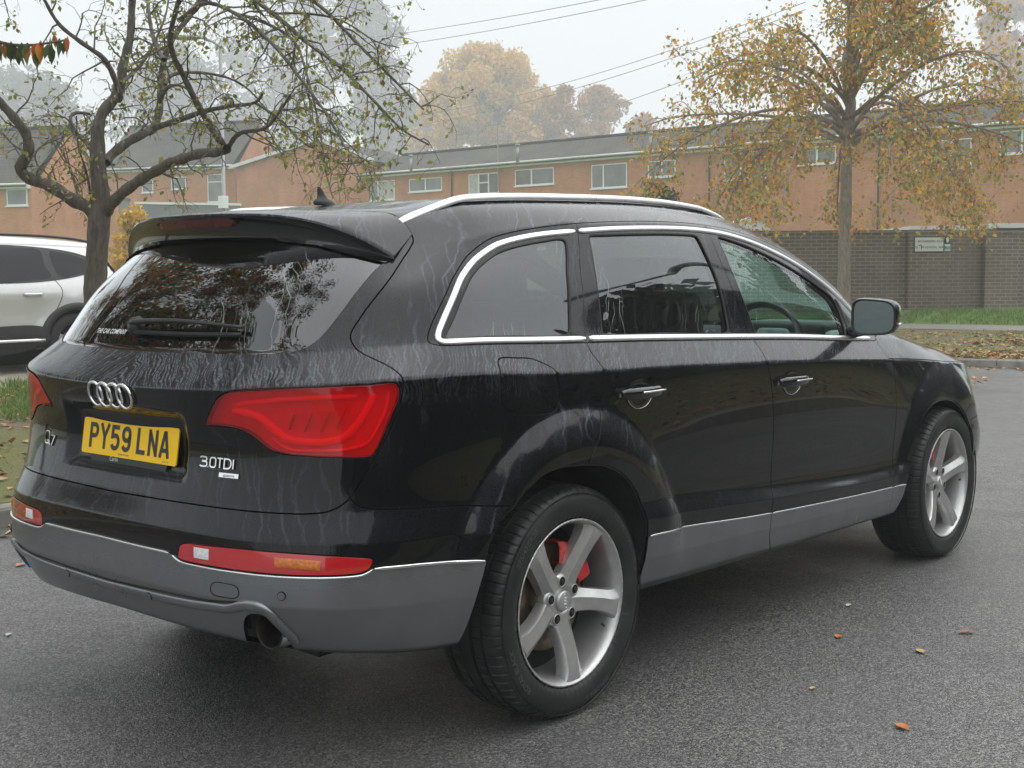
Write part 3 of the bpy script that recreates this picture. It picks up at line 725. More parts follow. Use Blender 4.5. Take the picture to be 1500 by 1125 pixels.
ribbon([(0,1.66),(.1,1.70),(.184,1.73),(.25,1.77),(.30,1.82),(.333,1.85),(.348,1.91),(.363,1.98),(.381,2.01),(.396,1.99),(.411,1.89),(.424,1.71),(.436,1.53),(.446,1.37),(.455,1.22)], .030, .010, 'lower_bumper_band', M['clad'], whole=True, base=.002, step=.01)
ribbon([(0,1.80),(.1,1.85),(.189,1.90),(.27,1.94),(.33,2.0),(.355,2.06),(.381,2.12),(.40,2.09)], .005, .003, 'bumper_groove', M['dark'], whole=True, base=.003)
# dark trough that shows in every gap: inner skin 16 mm under the panels
inn = np.isin(reg, ('body', 'tailgate', 'bumper', 'clad_rear', 'rdoor', 'fdoor', 'wing', 'wing_clad', 'rclad', 'fclad', 'flap', 'hood', 'front_bumper', 'front_bumper_clad', 'cowl', 'light', 'fog', 'qframe', 'rframe', 'fframe'))
Fi = F2[inn]; Pi = P3 - N3 * .034
Pi[np.abs(P3[:, 1]) < 1e-6, 1] = 0
nI = len(Pi); used = np.unique(Fi); ix = -np.ones(nI, int); ix[used] = np.arange(len(used))
Vi = np.vstack([Pi[used], Pi[used] * [1, -1, 1]]); Ff = np.vstack([ix[Fi], ix[Fi][:, ::-1] + len(used)])
mesh_obj('inner_shell', Vi, Ff, M['gap'], CAR, True)
# ------------------------------------------------------------------ spoiler
def spoiler():
    n = 41; W = np.linspace(-1, 1, n); V = []; k = 0; rows = []
    lineF = np.array(TGt[::-1]); lu = UV(lineF); dd = np.r_[0, np.cumsum(np.linalg.norm(np.diff(lu, axis=0), axis=1))]; dd /= dd[-1]
    for w in W:
        a = abs(w); sg = 1 if w >= 0 else -1
        q = a ** 1.0
        ss = np.interp(q, dd, lineF[:, 0]); vv = np.interp(q, dd, lineF[:, 1])
        Fp, Fn = SP([ss], [vv - .05 * (1 - a ** 6)]); Fp = Fp[0] + Fn[0] * .002
        T = np.array([.335 + (.565 - .335) * a ** 2.1, .70 * a, 1.612 + (1.475 - 1.612) * a ** 4.2])
        Bm = np.array([.365 + (.570 - .365) * a ** 1.9, .695 * a, 1.540 + (1.466 - 1.540) * a ** 3.6])
        Gs = .625 * a; Gv = np.interp(a, [0, .4, .7, 1], [10.1, 10.03, 9.88, 9.5])
        Gp, Gn = SP([Gs], [Gv]); Gp = Gp[0] + Gn[0] * .004
        row = []
        tt = np.linspace(0, 1, 8); C1 = Fp + (T - Fp) * .5 + np.array([0, 0, .022 * (1 - a ** 4)])
        for t in tt: row.append((1 - t) ** 2 * Fp + 2 * t * (1 - t) * C1 + t * t * T)
        row.append(T + np.array([-.003, 0, -.006])); 
        row.append((T + Bm) / 2 + np.array([.010, 0, 0]) * (1 - a ** 3)); row.append(Bm + np.array([0, 0, .004])); row.append(Bm)
        for t in (.5, 1): row.append(Bm * (1 - t) + Gp * t)
        row = np.array(row); row[:, 1] *= sg; rows.append(row)
    k = len(rows[0]); V = np.vstack(rows); F = []; fm = []
    for i in range(n - 1):
        for j in range(k - 1):
            F.append((i * k + j, (i + 1) * k + j, (i + 1) * k + j + 1, i * k + j + 1)); fm.append(0 if j < 8 else 1)
    o = mesh_obj('roof_spoiler', V, F, None, tailgate, True, mats=[M['paint'], M['gloss_black']], fm=fm)
    o.data.set_sharp_from_angle(angle=math.radians(42))
    # high brake light on the rear edge
    V = []; m = 15
    for i in range(m):
        w = -.30 + .60 * i / (m - 1); a = abs(w)
        T = np.array([.335 + .23 * a ** 2.1, .70 * w, 1.612 - .137 * a ** 4.2]); Bm = np.array([.365 + .205 * a ** 1.9, .695 * w, 1.540 - .074 * a ** 3.6])
        e = .0 if 0 < i < m - 1 else .008
        V += [T * .80 + Bm * .20 + [-.001, 0, -e], T * .45 + Bm * .55 + [-.001, 0, e]]
    V = np.array(V); V2_ = V + [.02, 0, 0]; k2 = len(V); F = [(2 * i, 2 * i + 2, 2 * i + 3, 2 * i + 1) for i in range(m - 1)]
    F += [(2 * i, 2 * i + k2, 2 * i + 2 + k2, 2 * i + 2) for i in range(m - 1)] + [(2 * i + 1, 2 * i + 3, 2 * i + 3 + k2, 2 * i + 1 + k2) for i in range(m - 1)]
    mesh_obj('brake_light', np.vstack([V, V2_]), F, M['brake_red'], tailgate, False)
spoiler()
# ------------------------------------------------------------------ roof rails, aerial
for sd in (-1, 1):
    xs = np.linspace(.69, 2.56, 60); P = []; Wd = []
    for x in xs:
        t = (x - .69) / (2.56 - .69)
        s, v = (1 + (x - .95) / 3.2 if x > .95 else .80), 11.3      # roof height under the rail
        for it in range(40):
            q = SF([s, s + 1e-3, s], [v, v, v + 1e-3]); r = np.array([x, .59]) - q[0, :2]; J = np.stack([(q[1, :2] - q[0, :2]) / 1e-3, (q[2, :2] - q[0, :2]) / 1e-3], 1)
            d = np.linalg.solve(J, r); s = float(np.clip(s + np.clip(d[0], -.05, .05), .3, 2)); v = float(np.clip(v + np.clip(d[1], -.2, .2), 9.5, 12.8))
        zz = SF([s], [v])[0, 2]
        lift_ = .022 * min(1, (t / .16)) ** .8 * min(1, ((1 - t) / .10)) ** .6
        P.append((x, sd * .59, zz + lift_ - .004)); Wd.append(.021)
    P = np.array(P); V = []; F = []
    for i, p in enumerate(P):
        low = .010 if 3 < i < 46 else .030
        for dy, dz in ((-.015, -.014), (-.016, -.001), (-.010, .006), (0, .008), (.010, .006), (.016, -.001), (.015, -.014)):
            V.append(p + np.array([0, dy, dz]))
    k = 7
    for i in range(len(P) - 1):
        for q in range(k): F.append((i * k + q, i * k + (q + 1) % k, (i + 1) * k + (q + 1) % k, (i + 1) * k + q))
    F += [tuple(range(k)), tuple((len(P) - 1) * k + q for q in range(k))[::-1]]
    rail = mesh_obj('roof_rail', V, F, M['satin'], CAR, True); rail.data.set_sharp_from_angle(angle=math.radians(55))
def fin():
    V = []; F = []; n = 20; prof = [(0, 1, 1), (.012, .98, .96), (.022, .80, .80), (.030, .50, .40), (.05, .36, .22), (.07, .26, .15), (.082, .15, .10), (.086, .06, .05)]
    base = (.905, 0, 1.664)
    for h, lx, wy in prof:
        cx = -.040 * (h / .086) ** .8 - .01
        for k in range(n):
            a = 2 * math.pi * k / n; V.append((base[0] + .70 * (cx + .070 * lx * math.cos(a) + .012), .018 * wy * math.sin(a), base[2] + h * .74))
    for j in range(len(prof) - 1):
        for k in range(n): F.append((j * n + k, j * n + (k + 1) % n, (j + 1) * n + (k + 1) % n, (j + 1) * n + k))
    F.append(tuple((len(prof) - 1) * n + k for k in range(n)))
    mesh_obj('roof_aerial', V, F, M['black_plastic'], CAR, True)
fin()
# ------------------------------------------------------------------ plate, lettering, badges
def bez(P): return P
def stroke(mb, pts, w, y, place, thick=.0015, closed=False):
    """flat stroke with mitred joints: pts in (lateral, up) on a board"""
    P = np.asarray(pts, float); P = P[np.r_[True, np.linalg.norm(np.diff(P, axis=0), axis=1) > 1e-5]]
    if closed and np.linalg.norm(P[0] - P[-1]) < 1e-5: P = P[:-1]
    n = len(P); L = []; Rr = []
    for i in range(n):
        a = P[(i - 1) % n] if (i > 0 or closed) else None; b = P[(i + 1) % n] if (i < n - 1 or closed) else None
        d1 = (P[i] - a) if a is not None else (b - P[i]); d2 = (b - P[i]) if b is not None else d1
        d1 = d1 / np.linalg.norm(d1); d2 = d2 / np.linalg.norm(d2); t = d1 + d2; t /= np.linalg.norm(t); nn = np.array([-t[1], t[0]])
        m = w / 2 / max(.45, np.dot(nn, np.array([-d1[1], d1[0]])))
        L.append(P[i] + nn * m); Rr.append(P[i] - nn * m)
    V = []; 
    for h in (0, thick):
        V += [place(q[0], q[1], y + h) for q in L] + [place(q[0], q[1], y + h) for q in Rr]
    F = []; rng_ = range(n if closed else n - 1)
    for i in rng_:
        j = (i + 1) % n
        F.append((2 * n + i, 2 * n + j, 3 * n + j, 3 * n + i)); F.append((i, j, 2 * n + j, 2 * n + i)); F.append((n + i, 3 * n + i, 3 * n + j, n + j))
    if not closed: F.append((0, 2 * n, 3 * n, n)); F.append((n - 1, 2 * n - 1, 4 * n - 1, 3 * n - 1))
    mb.add(V, F)
def arc(cx, cy, rx, ry, a0, a1, n=8): return [(cx + rx * math.cos(math.radians(a0 + (a1 - a0) * i / n)), cy + ry * math.sin(math.radians(a0 + (a1 - a0) * i / n))) for i in range(n + 1)]
GL = {  # plate characters: 50 x 79 box, strokes 14 wide (centre lines, mm)
 'P': [[(7, 0), (7, 72), (28, 72)] + arc(29, 55, 14, 17, 90, -90, 8) + [(7, 38)]],
 'Y': [[(3, 79), (25, 38), (47, 79)], [(25, 40), (25, 0)]],
 '5': [[(44, 72), (9, 72), (8, 43), (24, 46)] + arc(26, 26.5, 17, 19.5, 85, -90, 8) + arc(22, 22, 15, 15, -90, -165, 4)],
 '9': [[(43, 40), (43, 56)] + arc(25, 56, 18, 16, 0, 180, 8) + [(7, 50)] + arc(25, 50, 18, 15, 180, 355, 8), [(43, 56), (43, 24)] + arc(25, 23, 18, 16, 0, -160, 8)],
 'L': [[(7, 79), (7, 7), (46, 7)]],
 'N': [[(7, 0), (7, 79)], [(7, 74), (43, 5)], [(43, 0), (43, 79)]],
 'A': [[(4, 0), (24, 79)], [(46, 0), (26, 79)], [(12, 22), (38, 22)]],
}
PLX, PLZ, TILT = .097, .9172, .156 * .5
def plate_place(l, u, h):  # l: metres to the right of plate centre as seen from behind, u: up, h: outwards
    return (PLX + u * .156 - h, -l, PLZ + u)
pb = MB(); 
rr = .008; outl = arc(.26 - rr, .0555 - rr, rr, rr, 0, 90, 4) + arc(-.26 + rr, .0555 - rr, rr, rr, 90, 180, 4) + arc(-.26 + rr, -.0555 + rr, rr, rr, 180, 270, 4) + arc(.26 - rr, -.0555 + rr, rr, rr, 270, 360, 4)
n = len(outl); pb.add([plate_place(a, b, 0) for a, b in outl] + [plate_place(a, b, -.004) for a, b in outl], [tuple(range(n))] + [(i, i + n, (i + 1) % n + n, (i + 1) % n) for i in range(n)])
plate = pb.build('number_plate', M['plate'], CAR)
chars = MB(); x = -.219 + .0
for ch in 'PY59 LNA':
    if ch == ' ': x += .022; continue
    for st in GL[ch]:
        stroke(chars, [(x + a / 1000, (b - 39.5) / 1000 + .003) for a, b in st], .0135 if ch not in 'NAY' else .0125, .0006, plate_place, .0008)
    x += .061 if ch != '9' else .061
chars.build('plate_lettering', M['ink'], plate)
def text_mesh(txt, size, extrude=0.0, bold=0.0, shear=0.0, spacing=1.0):
    cu = bpy.data.curves.new('txt', 'FONT'); cu.body = txt; cu.size = size; cu.extrude = extrude; cu.offset = bold; cu.shear = shear; cu.space_character = spacing
    cu.align_x = 'CENTER'; cu.align_y = 'CENTER'; cu.resolution_u = 3
    o = bpy.data.objects.new('txt', cu); COL.objects.link(o)
    me = bpy.data.meshes.new_from_object(o.evaluated_get(bpy.context.evaluated_depsgraph_get()))
    V = np.array([tuple(v.co) for v in me.vertices]) if len(me.vertices) else np.zeros((0, 3)); F = [tuple(p.vertices) for p in me.polygons]
    bpy.data.objects.remove(o); bpy.data.curves.remove(cu); bpy.data.meshes.remove(me)
    return V, F
# small print under the characters and on the dark plate holder
holder = MB(); hp = lambda l, u, h: (PLX + .010 + u * .156 - h, -l, PLZ + u)
holder.add([hp(a, b, h) for h in (0, .006) for a, b in ((-.215, -.050), (.215, -.050), (.205, -.076), (-.205, -.076))], [(0, 1, 2, 3), (4, 7, 6, 5), (0, 4, 5, 1), (2, 6, 7, 3), (1, 5, 6, 2), (0, 3, 7, 4)])
hold = holder.build('plate_holder', M['black_plastic'], CAR)
V, F = text_mesh('Carlin', .019); mesh_obj('holder_lettering', [hp(a - .075, b - .064, .0072) for a, b, c in V], F, M['white'], hold, False)
V, F = text_mesh('CARLIN OF CARS', .0075); mesh_obj('small_print', [plate_place(a - .02, b - .046, .0007) for a, b, c in V], F, M['ink'], plate, False)
V, F = text_mesh('BS AU 145d', .006); mesh_obj('small_print', [plate_place(a + .205, b - .047, .0007) for a, b, c in V], F, M['ink'], plate, False)
def on_rear(y, z):
    """point and normal on the rear skin for a lateral y (car left positive) and height z, near the tailgate"""
    sg = 1 if y >= 0 else -1; a = abs(y)
    s, v = .25, 6.4
    for it in range(30):
        q = SF([s, s + 1e-3, s], [v, v, v + 1e-3]); r = np.array([a, z]) - q[0, 1:]; J = np.stack([(q[1, 1:] - q[0, 1:]) / 1e-3, (q[2, 1:] - q[0, 1:]) / 1e-3], 1)
        d = np.linalg.solve(J, r); s = float(np.clip(s + np.clip(d[0], -.1, .1), 0.0, .95)); v = float(np.clip(v + np.clip(d[1], -.4, .4), 1.0, 9.9))
    P, N = SP([s], [v]); P = P[0] * [1, sg, 1]; N = N[0] * [1, sg, 1]; return P, N
def conform(V, y0, z0, off, flip=1):
    """lay flat artwork (x to the right seen from behind, y up) on the rear skin"""
    out = []
    for a, b, c in V:
        P, N = on_rear(y0 - a, z0 + b); out.append(P + N * (off + c))
    return out
badge = MB()
for k in range(4):
    cx = (k - 1.5) * .0535; R1, r1 = .0375, .0056; nn, mm = 40, 8; V = []; F = []
    P0, N0 = on_rear(.012 - cx, 1.062)
    ex = np.array([0, -1., 0]); ex -= N0 * np.dot(ex, N0); ex /= np.linalg.norm(ex); ez = np.cross(ex, N0); ez *= 1 if ez[2] > 0 else -1
    for i in range(nn):
        a = 2 * math.pi * i / nn; d = ex * math.cos(a) + ez * math.sin(a)
        for j in range(mm):
            b = 2 * math.pi * j / mm; V.append(P0 + d * (R1 + r1 * math.cos(b)) + N0 * (.006 + (k % 2) * .0015 + .75 * r1 * math.sin(b)))
    for i in range(nn):
        for j in range(mm): F.append((i * mm + j, i * mm + (j + 1) % mm, ((i + 1) % nn) * mm + (j + 1) % mm, ((i + 1) % nn) * mm + j))
    badge.add(V, F)
badge.build('ring_badge', M['badge'], tailgate, True)
def badge_text(paths, name, y0, z0, sc, w, mirror=1):
    mb = MB(); tmp = MB(); 
    for st, closed in paths: stroke(tmp, [(a * sc, b * sc) for a, b in st], w, 0, lambda l, u, h: (l, u, h), .004, closed)
    mb.add(conform(tmp.v, y0, z0, .001), tmp.f); return mb.build(name, M['badge'], tailgate)
def rrect(x0, y0, x1, y1, r): return arc(x1 - r, y1 - r, r, r, 0, 90, 3) + arc(x0 + r, y1 - r, r, r, 90, 180, 3) + arc(x0 + r, y0 + r, r, r, 180, 270, 3) + arc(x1 - r, y0 + r, r, r, 270, 360, 3)
# "3.0TDI"
t3 = [([(0, 9)] + [(1.5, 10)] + arc(8, 7.8, 2.2, 2.2, 90, -90, 4) + [(3, 5.6)], False), ([(3, 5.2)] + arc(8.4, 2.6, 2.6, 2.6, 90, -90, 4) + [(1.5, 0), (0, 1)], False), ([(12.6, 0), (13.6, 0)], False),
      (rrect(15.5, 0, 24, 10, 2.5), True), ([(26, 10), (34.5, 10)], False), ([(30.2, 10), (30.2, 0)], False), ([(36.5, 0), (36.5, 10), (42, 10)] + arc(42, 5, 4, 5, 90, -90, 6) + [(42, 0)], True), ([(49, 0), (49, 10)], False)]
badge_text(t3, 'engine_badge', -.393, .878, .0027, .0042)
tq = [(rrect(0, 0, 9, 10, 2.6), True), ([(6, 3.2), (10.5, -1.0)], False), ([(12, 7), (18.5, 7), (14, -1.2)], False)]
badge_text(tq, 'model_badge', .487, .872, .0040, .0045)
mb = MB(); tmp = MB(); tmp.add([(a, b, h) for h in (0, .003) for a, b in ((0, 0), (.073, 0), (.073, .0125), (0, .0125))], [(4, 5, 6, 7), (0, 1, 5, 4), (1, 2, 6, 5), (2, 3, 7, 6), (3, 0, 4, 7)])
mb.add(conform(tmp.v, -.475, .853, .001), tmp.f); qb = mb.build('drive_badge', M['badge'], tailgate)
V, F = text_mesh('quattro', .012, spacing=1.15); V[:, 0] += .037; V[:, 1] += .006; mesh_obj('drive_badge_lettering', conform(V, -.475, .853, .0046), F, M['black_plastic'], qb, False)
# sticker on the rear glass
V, F = text_mesh('THE CAR COMPANY', .021, shear=.25, bold=.0004); V[:, 0] *= .95
mesh_obj('glass_sticker', conform(V, .235, 1.243, .001), F, M['white'], rearwin, False)
# ------------------------------------------------------------------ rear wiper
pv, pn = on_rear(.085, 1.262); tp, tn = on_rear(-.43, 1.262); mp_, mn = on_rear(-.17, 1.27)
wb = MB(); pts = np.array([pv + pn * .030, pv * .8 + mp_ * .2 + pn * .034, mp_ + mn * .030, tp + tn * .018]); wb.tube(catmull(pts, .03), np.linspace(.013, .007, len(catmull(pts, .03))), 8, flat=.7)
arm = wb.build('rear_wiper', M['black_plastic'], tailgate, True)
V, F = lathe([(0, .034), (.018, .031), (.030, .022), (.034, .0)], 24, 'x'); V = np.array(V) * [-1, 1, 1] + pv; mesh_obj('wiper_pivot', V, F, M['black_plastic'], tailgate, True)
wb = MB(); b0, n0 = on_rear(.07, 1.240); b1, n1 = on_rear(-.43, 1.243); bm, nm = on_rear(-.18, 1.240)
pts = catmull([b0 + n0 * .012, bm + nm * .012, b1 + n1 * .012], .03); wb.tube(pts, .008, 6); wb.build('wiper_blade', M['rubber'], tailgate, True)
# ------------------------------------------------------------------ exhaust and cut-out
for sd in (-1, 1):
    c = np.array([.125 if sd < 0 else .26, sd * .645, .432]); V, F = lathe([(-.008, .060), (-.012, .057), (-.008, .053), (.05, .050), (.25, .048), (.25, .0)], 32, 'x')
    V = np.array(V); V[:, 2] *= .88; V = V + c; mesh_obj('exhaust_tip', V, F, M['exhaust'], CAR, True)
    V, F = lathe([(-.008, .060), (.06, .061), (.30, .050)], 32, 'x'); V = np.array(V); V[:, 2] *= .88; V = V + c; mesh_obj('exhaust_pipe', V, F, M['chrome'], CAR, True)
    mb = MB(); mb.box((.42, sd * .65, .50), (.02, .32, .28)); mb.box((.29, sd * .65, .545), (.26, .30, .02)); mb.build('exhaust_shield', M['dark'], CAR)
# tow-eye cover and parking sensors on the lower bumper
for sd in (-1, 1):
    pass
TOW = [(.300,2.20),(.302,2.44),(.312,2.52),(.335,2.53),(.352,2.50),(.358,2.40),(.357,2.22),(.348,2.14),(.325,2.12),(.308,2.13)]
ribbon(TOW, .0028, .0010, 'tow_eye_cover', M['dark'], -1, closed=True, base=.0036, step=.006)
def disc_on(s, v, r, name, mat, sd, off):
    P, N = SP([s], [v]); P = P[0] * [1, sd, 1]; N = N[0] * [1, sd, 1]; ex = np.cross(N, [0, 0, 1]); ex /= np.linalg.norm(ex); ey = np.cross(N, ex)
    n = 20; V = [P + N * (off + .002)] + [P + N * (off + .002) + (ex * math.cos(a) + ey * math.sin(a)) * r for a in np.linspace(0, 2 * math.pi, n, endpoint=False)]
    V += [P + N * (off - .003) + (ex * math.cos(a) + ey * math.sin(a)) * r * 1.02 for a in np.linspace(0, 2 * math.pi, n, endpoint=False)]
    F = [(0, 1 + i, 1 + (i + 1) % n) for i in range(n)] + [(1 + i, 1 + n + i, 1 + n + (i + 1) % n, 1 + (i + 1) % n) for i in range(n)]
    return mesh_obj(name, V, F, mat, CAR, False)
for sd in (-1, 1):
    for s_, v_ in ((.437, 2.36), (.135, 1.71)):
        disc_on(s_, v_, .0125, 'parking_sensor_seat', M['dark'], sd, .004 if v_ > 2 else .0115); disc_on(s_, v_, .0105, 'parking_sensor', M['clad'], sd, .0055 if v_ > 2 else .013)
# ------------------------------------------------------------------ door handles
def handle(door, sd, x0, x1, z):
    yb = SF([1 + ((x0 + x1) / 2 - .95) / 3.2], [6.3])[0, 1]
    cx = (x0 + x1) / 2 
    V = []; F = []; n = 24   # dark finger bowl
    for k, (r, d) in enumerate(((1, .0), (.93, .0015), (.6, -.004), (.0, -.004))):
        for i in range(n):
            a = 2 * math.pi * i / n; V.append((cx + .070 * r * math.cos(a), sd * (yb + .0015 + d), z - .002 + .048 * r * math.sin(a)))
    for k in range(3):
        for i in range(n): F.append((k * n + i, k * n + (i + 1) % n, (k + 1) * n + (i + 1) % n, (k + 1) * n + i))
    mesh_obj('handle_bowl', V, F, M['gloss_black'], door, True)
    mb = MB(); mb.tube([(cx + .071 * math.cos(a), sd * (yb + .004), z - .002 + .049 * math.sin(a)) for a in np.linspace(math.radians(200), math.radians(340), 18)], .0016, 6); mb.build('handle_bowl_edge', M['chrome'], door, True)
    xs = np.linspace(x0, x1, 22); V = []; F = []
    for i, x in enumerate(xs):
        t = (x - x0) / (x1 - x0); bow = math.sin(math.pi * t) ** .45 if 0 < t < 1 else 0; hh = .0195 * (.62 + .38 * min(1, min(t, 1 - t) / .08))
        y = yb + .008 + .030 * bow
        for dy, dz in ((-.010, -.8), (.0, -1), (.006, -.6), (.008, 0), (.006, .6), (0, 1), (-.010, .8)): V.append((x, sd * (y + dy), z + .004 + dz * hh))
    k = 7
    for i in range(len(xs) - 1):
        for q in range(k): F.append((i * k + q, i * k + (q + 1) % k, (i + 1) * k + (q + 1) % k, (i + 1) * k + q))
    F += [tuple(range(k)), tuple((len(xs) - 1) * k + q for q in range(k))]
    mesh_obj('handle', V, F, M['gloss_black'], door, True)
    mb = MB(); xc = np.linspace(x0 + .06 * (x1 - x0) / .2, x1 - .006, 10)
    mb.tube([(x, sd * (yb + .046 - .012 * abs((x - x0) / (x1 - x0) - .5)), z + .007) for x in np.linspace(x0 + .075, x1 - .012, 10)], .0042, 6); mb.build('handle_strip', M['chrome'], door, True)
for sd in (-1, 1):
    handle(DOORS[sd][0], sd, 1.325, 1.545, 1.018); handle(DOORS[sd][1], sd, 2.385, 2.60, .985)
# ------------------------------------------------------------------ door mirror
def door_mirror(sd):
    root = None
    # housing: superellipse sections from the glass face (rear) to the nose (front)
    cx, cy, cz = 2.80, 1.158, 1.236
    V = []; F = []; n = 36; secs = [(0, 1.0, 1.0), (.012, 1.035, 1.04), (.04, 1.04, 1.05), (.08, .98, .99), (.12, .84, .86), (.15, .62, .66), (.168, .34, .38), (.174, .02, .02)]
    hw, hh = .086, .072
    for d, wx, wz in secs:
        for i in range(n):
            a = 2 * math.pi * i / n; ca, sa = math.cos(a), math.sin(a); e = .50
            px = abs(ca) ** e * (1 if ca > 0 else -1); pz = abs(sa) ** e * (1 if sa > 0 else -1)
            top = -.10 * px if pz > 0 else .05 * px
            V.append((cx + d + .020 * px, sd * (cy + hw * wx * px - d * .12), cz + hh * wz * (pz + top) + d * .05))
    for k in range(len(secs) - 1):
        for i in range(n): F.append((k * n + i, k * n + (i + 1) % n, (k + 1) * n + (i + 1) % n, (k + 1) * n + i))
    h = mesh_obj('door_mirror', V, F, M['paint'], CAR, True)
    V = []; F = []
    for k, (r, d) in enumerate(((1, 0), (.94, -.002), (.90, .010))):
        for i in range(n):
            a = 2 * math.pi * i / n; ca, sa = math.cos(a), math.sin(a); e = .50; px = abs(ca) ** e * (1 if ca > 0 else -1); pz = abs(sa) ** e * (1 if sa > 0 else -1); top = -.10 * px if pz > 0 else .05 * px
            V.append((cx + d + .020 * px * r, sd * (cy + hw * r * px), cz + hh * r * (pz + top)))
    for k in range(2):
        for i in range(n): F.append((k * n + i, k * n + (i + 1) % n, (k + 1) * n + (i + 1) % n, (k + 1) * n + i))
    mesh_obj('mirror_surround', V, F, M['black_plastic'], h, True)
    G = [];
    for i in range(n):
        a = 2 * math.pi * i / n; ca, sa = math.cos(a), math.sin(a); e = .50; px = abs(ca) ** e * (1 if ca > 0 else -1); pz = abs(sa) ** e * (1 if sa > 0 else -1); top = -.10 * px if pz > 0 else .05 * px
        G.append((cx + .006 + .020 * px * .90, sd * (cy + hw * .90 * px), cz + hh * .90 * (pz + top)))
    mesh_obj('mirror_glass', G, [tuple(range(n))], M['mirror'], h, False)
    mb = MB(); mb.tube([(cx + .07, sd * (cy - .06), cz - .040), (cx + .20, sd * 1.03, cz - .060), (cx + .34, sd * .93, cz - .075), (cx + .42, sd * .87, cz - .08)], [.026, .028, .034, .036], 12, flat=.75); mb.build('mirror_arm', M['black_plastic'], h, True)
    mb = MB(); mb.tube([(cx + .05, sd * (cy + .089), cz - .030), (cx + .09, sd * (cy + .078), cz - .028), (cx + .13, sd * (cy + .05), cz - .026)], .0048, 6); mb.build('mirror_indicator', M['satin'], h, True)
    # black sail at the front lower corner of the window
    s_, v_ = np.array([1.690, 1.700, 1.7105, 1.745, 1.755, 1.70]), np.array([8.03, 8.95, 9.22, 8.9, 8.05, 8.02])
    ribbon([(1.6935, 8.06), (1.700, 8.5), (1.7035, 8.9), (1.699, 9.2)], .020, .005, 'window_divider', M['rubber'], sd, parent=h)
for sd in (-1, 1): door_mirror(sd)
# ------------------------------------------------------------------ wheel wells, floor
for sd in (-1, 1):
    for line, (cx, cz) in (('archr', WR), ('archf', WF)):
        uv = PL[line]; uv = uv[(uv[:, 1] > .0)]; s, v = SV(uv).T; P, N = SP(s, np.clip(v, 0, 12)); P *= [1, sd, 1]
        rows = [P + [0, -sd * .010, 0]]
        d = P - np.array([cx, 0, cz]); d[:, 1] = 0; r = np.linalg.norm(d, axis=1)[:, None]; dn = d / r
        for y, k in ((.86, .0), (.62, .03), (.60, -.02)):
            q = np.array([cx, 0, cz]) + dn * (r + k); q[:, 1] = sd * y; rows.append(q)
        rows.append(np.repeat(np.array([[cx, sd * .60, cz]]), len(P), 0))
        V = np.vstack(rows); m = len(P); F = [(i * m + j, i * m + j + 1, (i + 1) * m + j + 1, (i + 1) * m + j) for i in range(len(rows) - 1) for j in range(m - 1)]
        mesh_obj('wheel_arch_liner', V, F, M['dark'], CAR, True)
mb = MB()
mb.box((2.5, 0, .34), (4.3, 1.16, .10)); mb.box((2.58, 0, .34), (1.95, 1.72, .10)); mb.box((.42, 0, .475), (.36, 1.66, .08)); mb.box((4.62, 0, .40), (.30, 1.5, .08)); mb.box((1.15, 0, .30), (.3, .5, .16)); mb.box((1.48, 0, .395), (.20, 1.64, .05)); mb.box((3.60, 0, .395), (.14, 1.6, .05)); mb.box((2.0, .2, .26), (2.2, .10, .08)); mb.box((1.08, 0, .34), (.10, 1.5, .09)); mb.box((4.08, 0, .34), (.10, 1.5, .09))
mb.build('underbody', M['dark'], CAR)
# ------------------------------------------------------------------ cabin
cab = MB(); cab.box((1.9, 0, .55), (3.0, 1.55, .06)); cab.box((.62, 0, .78), (.9, 1.3, .5)); cab.build('cabin_floor', M['inner_grey'], CAR)
def rbox(c, size, r, rot=(0, 0, 0), seg=3, name='x', mat=None, parent=None):
    bm = bmesh.new(); bmesh.ops.create_cube(bm, size=1); bmesh.ops.scale(bm, vec=size, verts=bm.verts)
    bmesh.ops.bevel(bm, geom=bm.edges[:], offset=r, segments=seg, profile=.6, affect='EDGES')
    Rm = Matrix.Rotation(rot[2], 3, 'Z') @ Matrix.Rotation(rot[1], 3, 'Y') @ Matrix.Rotation(rot[0], 3, 'X')
    V = [tuple(Rm @ v.co + Vector(c)) for v in bm.verts]; F = [tuple(v.index for v in f.verts) for f in bm.faces]; bm.free()
    return mesh_obj(name, V, F, mat, parent, True)
for (x, y, w, m) in ((2.55, -.38, .54, 'seat'), (2.55, .38, .54, 'seat'), (1.65, 0, 1.35, 'seat'), (.98, 0, 1.1, 'seat')):
    st = rbox((x + .12, y, .74), (.52, w, .18), .05, name='seat', mat=M[m], parent=CAR)
    rbox((x - .22, y, 1.02), (.14, w, .66), .05, (0, -.22, 0), name='seat_back', mat=M[m], parent=st)
    for hy in ((y,) if w < 1 else ((-.42, .42) if x > 1 else (-.3, .3))): rbox((x - .33, hy, 1.40), (.09, .26, .17), .035, (0, -.15, 0), name='headrest', mat=M[m], parent=st)
dash = rbox((3.68, 0, 1.02), (.42, 1.42, .24), .08, name='dashboard', mat=M['seat_light'], parent=CAR)
rbox((3.58, -.38, 1.14), (.24, .42, .09), .04, name='instrument_hood', mat=M['black_plastic'], parent=dash)
V, F = [], []; nn, mm = 40, 8; Rw = .185
for i in range(nn):
    a = 2 * math.pi * i / nn
    for j in range(mm):
        b = 2 * math.pi * j / mm; r = Rw + .016 * math.cos(b); V.append((.016 * math.sin(b) , r * math.cos(a), r * math.sin(a)))
for i in range(nn):
    for j in range(mm): F.append((i * mm + j, i * mm + (j + 1) % mm, ((i + 1) % nn) * mm + (j + 1) % mm, ((i + 1) % nn) * mm + j))
ct, st_ = math.cos(math.radians(-24)), math.sin(math.radians(-24)); V = [(3.34 + x * ct - z * st_ * -1, -.38 + y, 1.10 + z * ct + x * st_) for x, y, z in V]
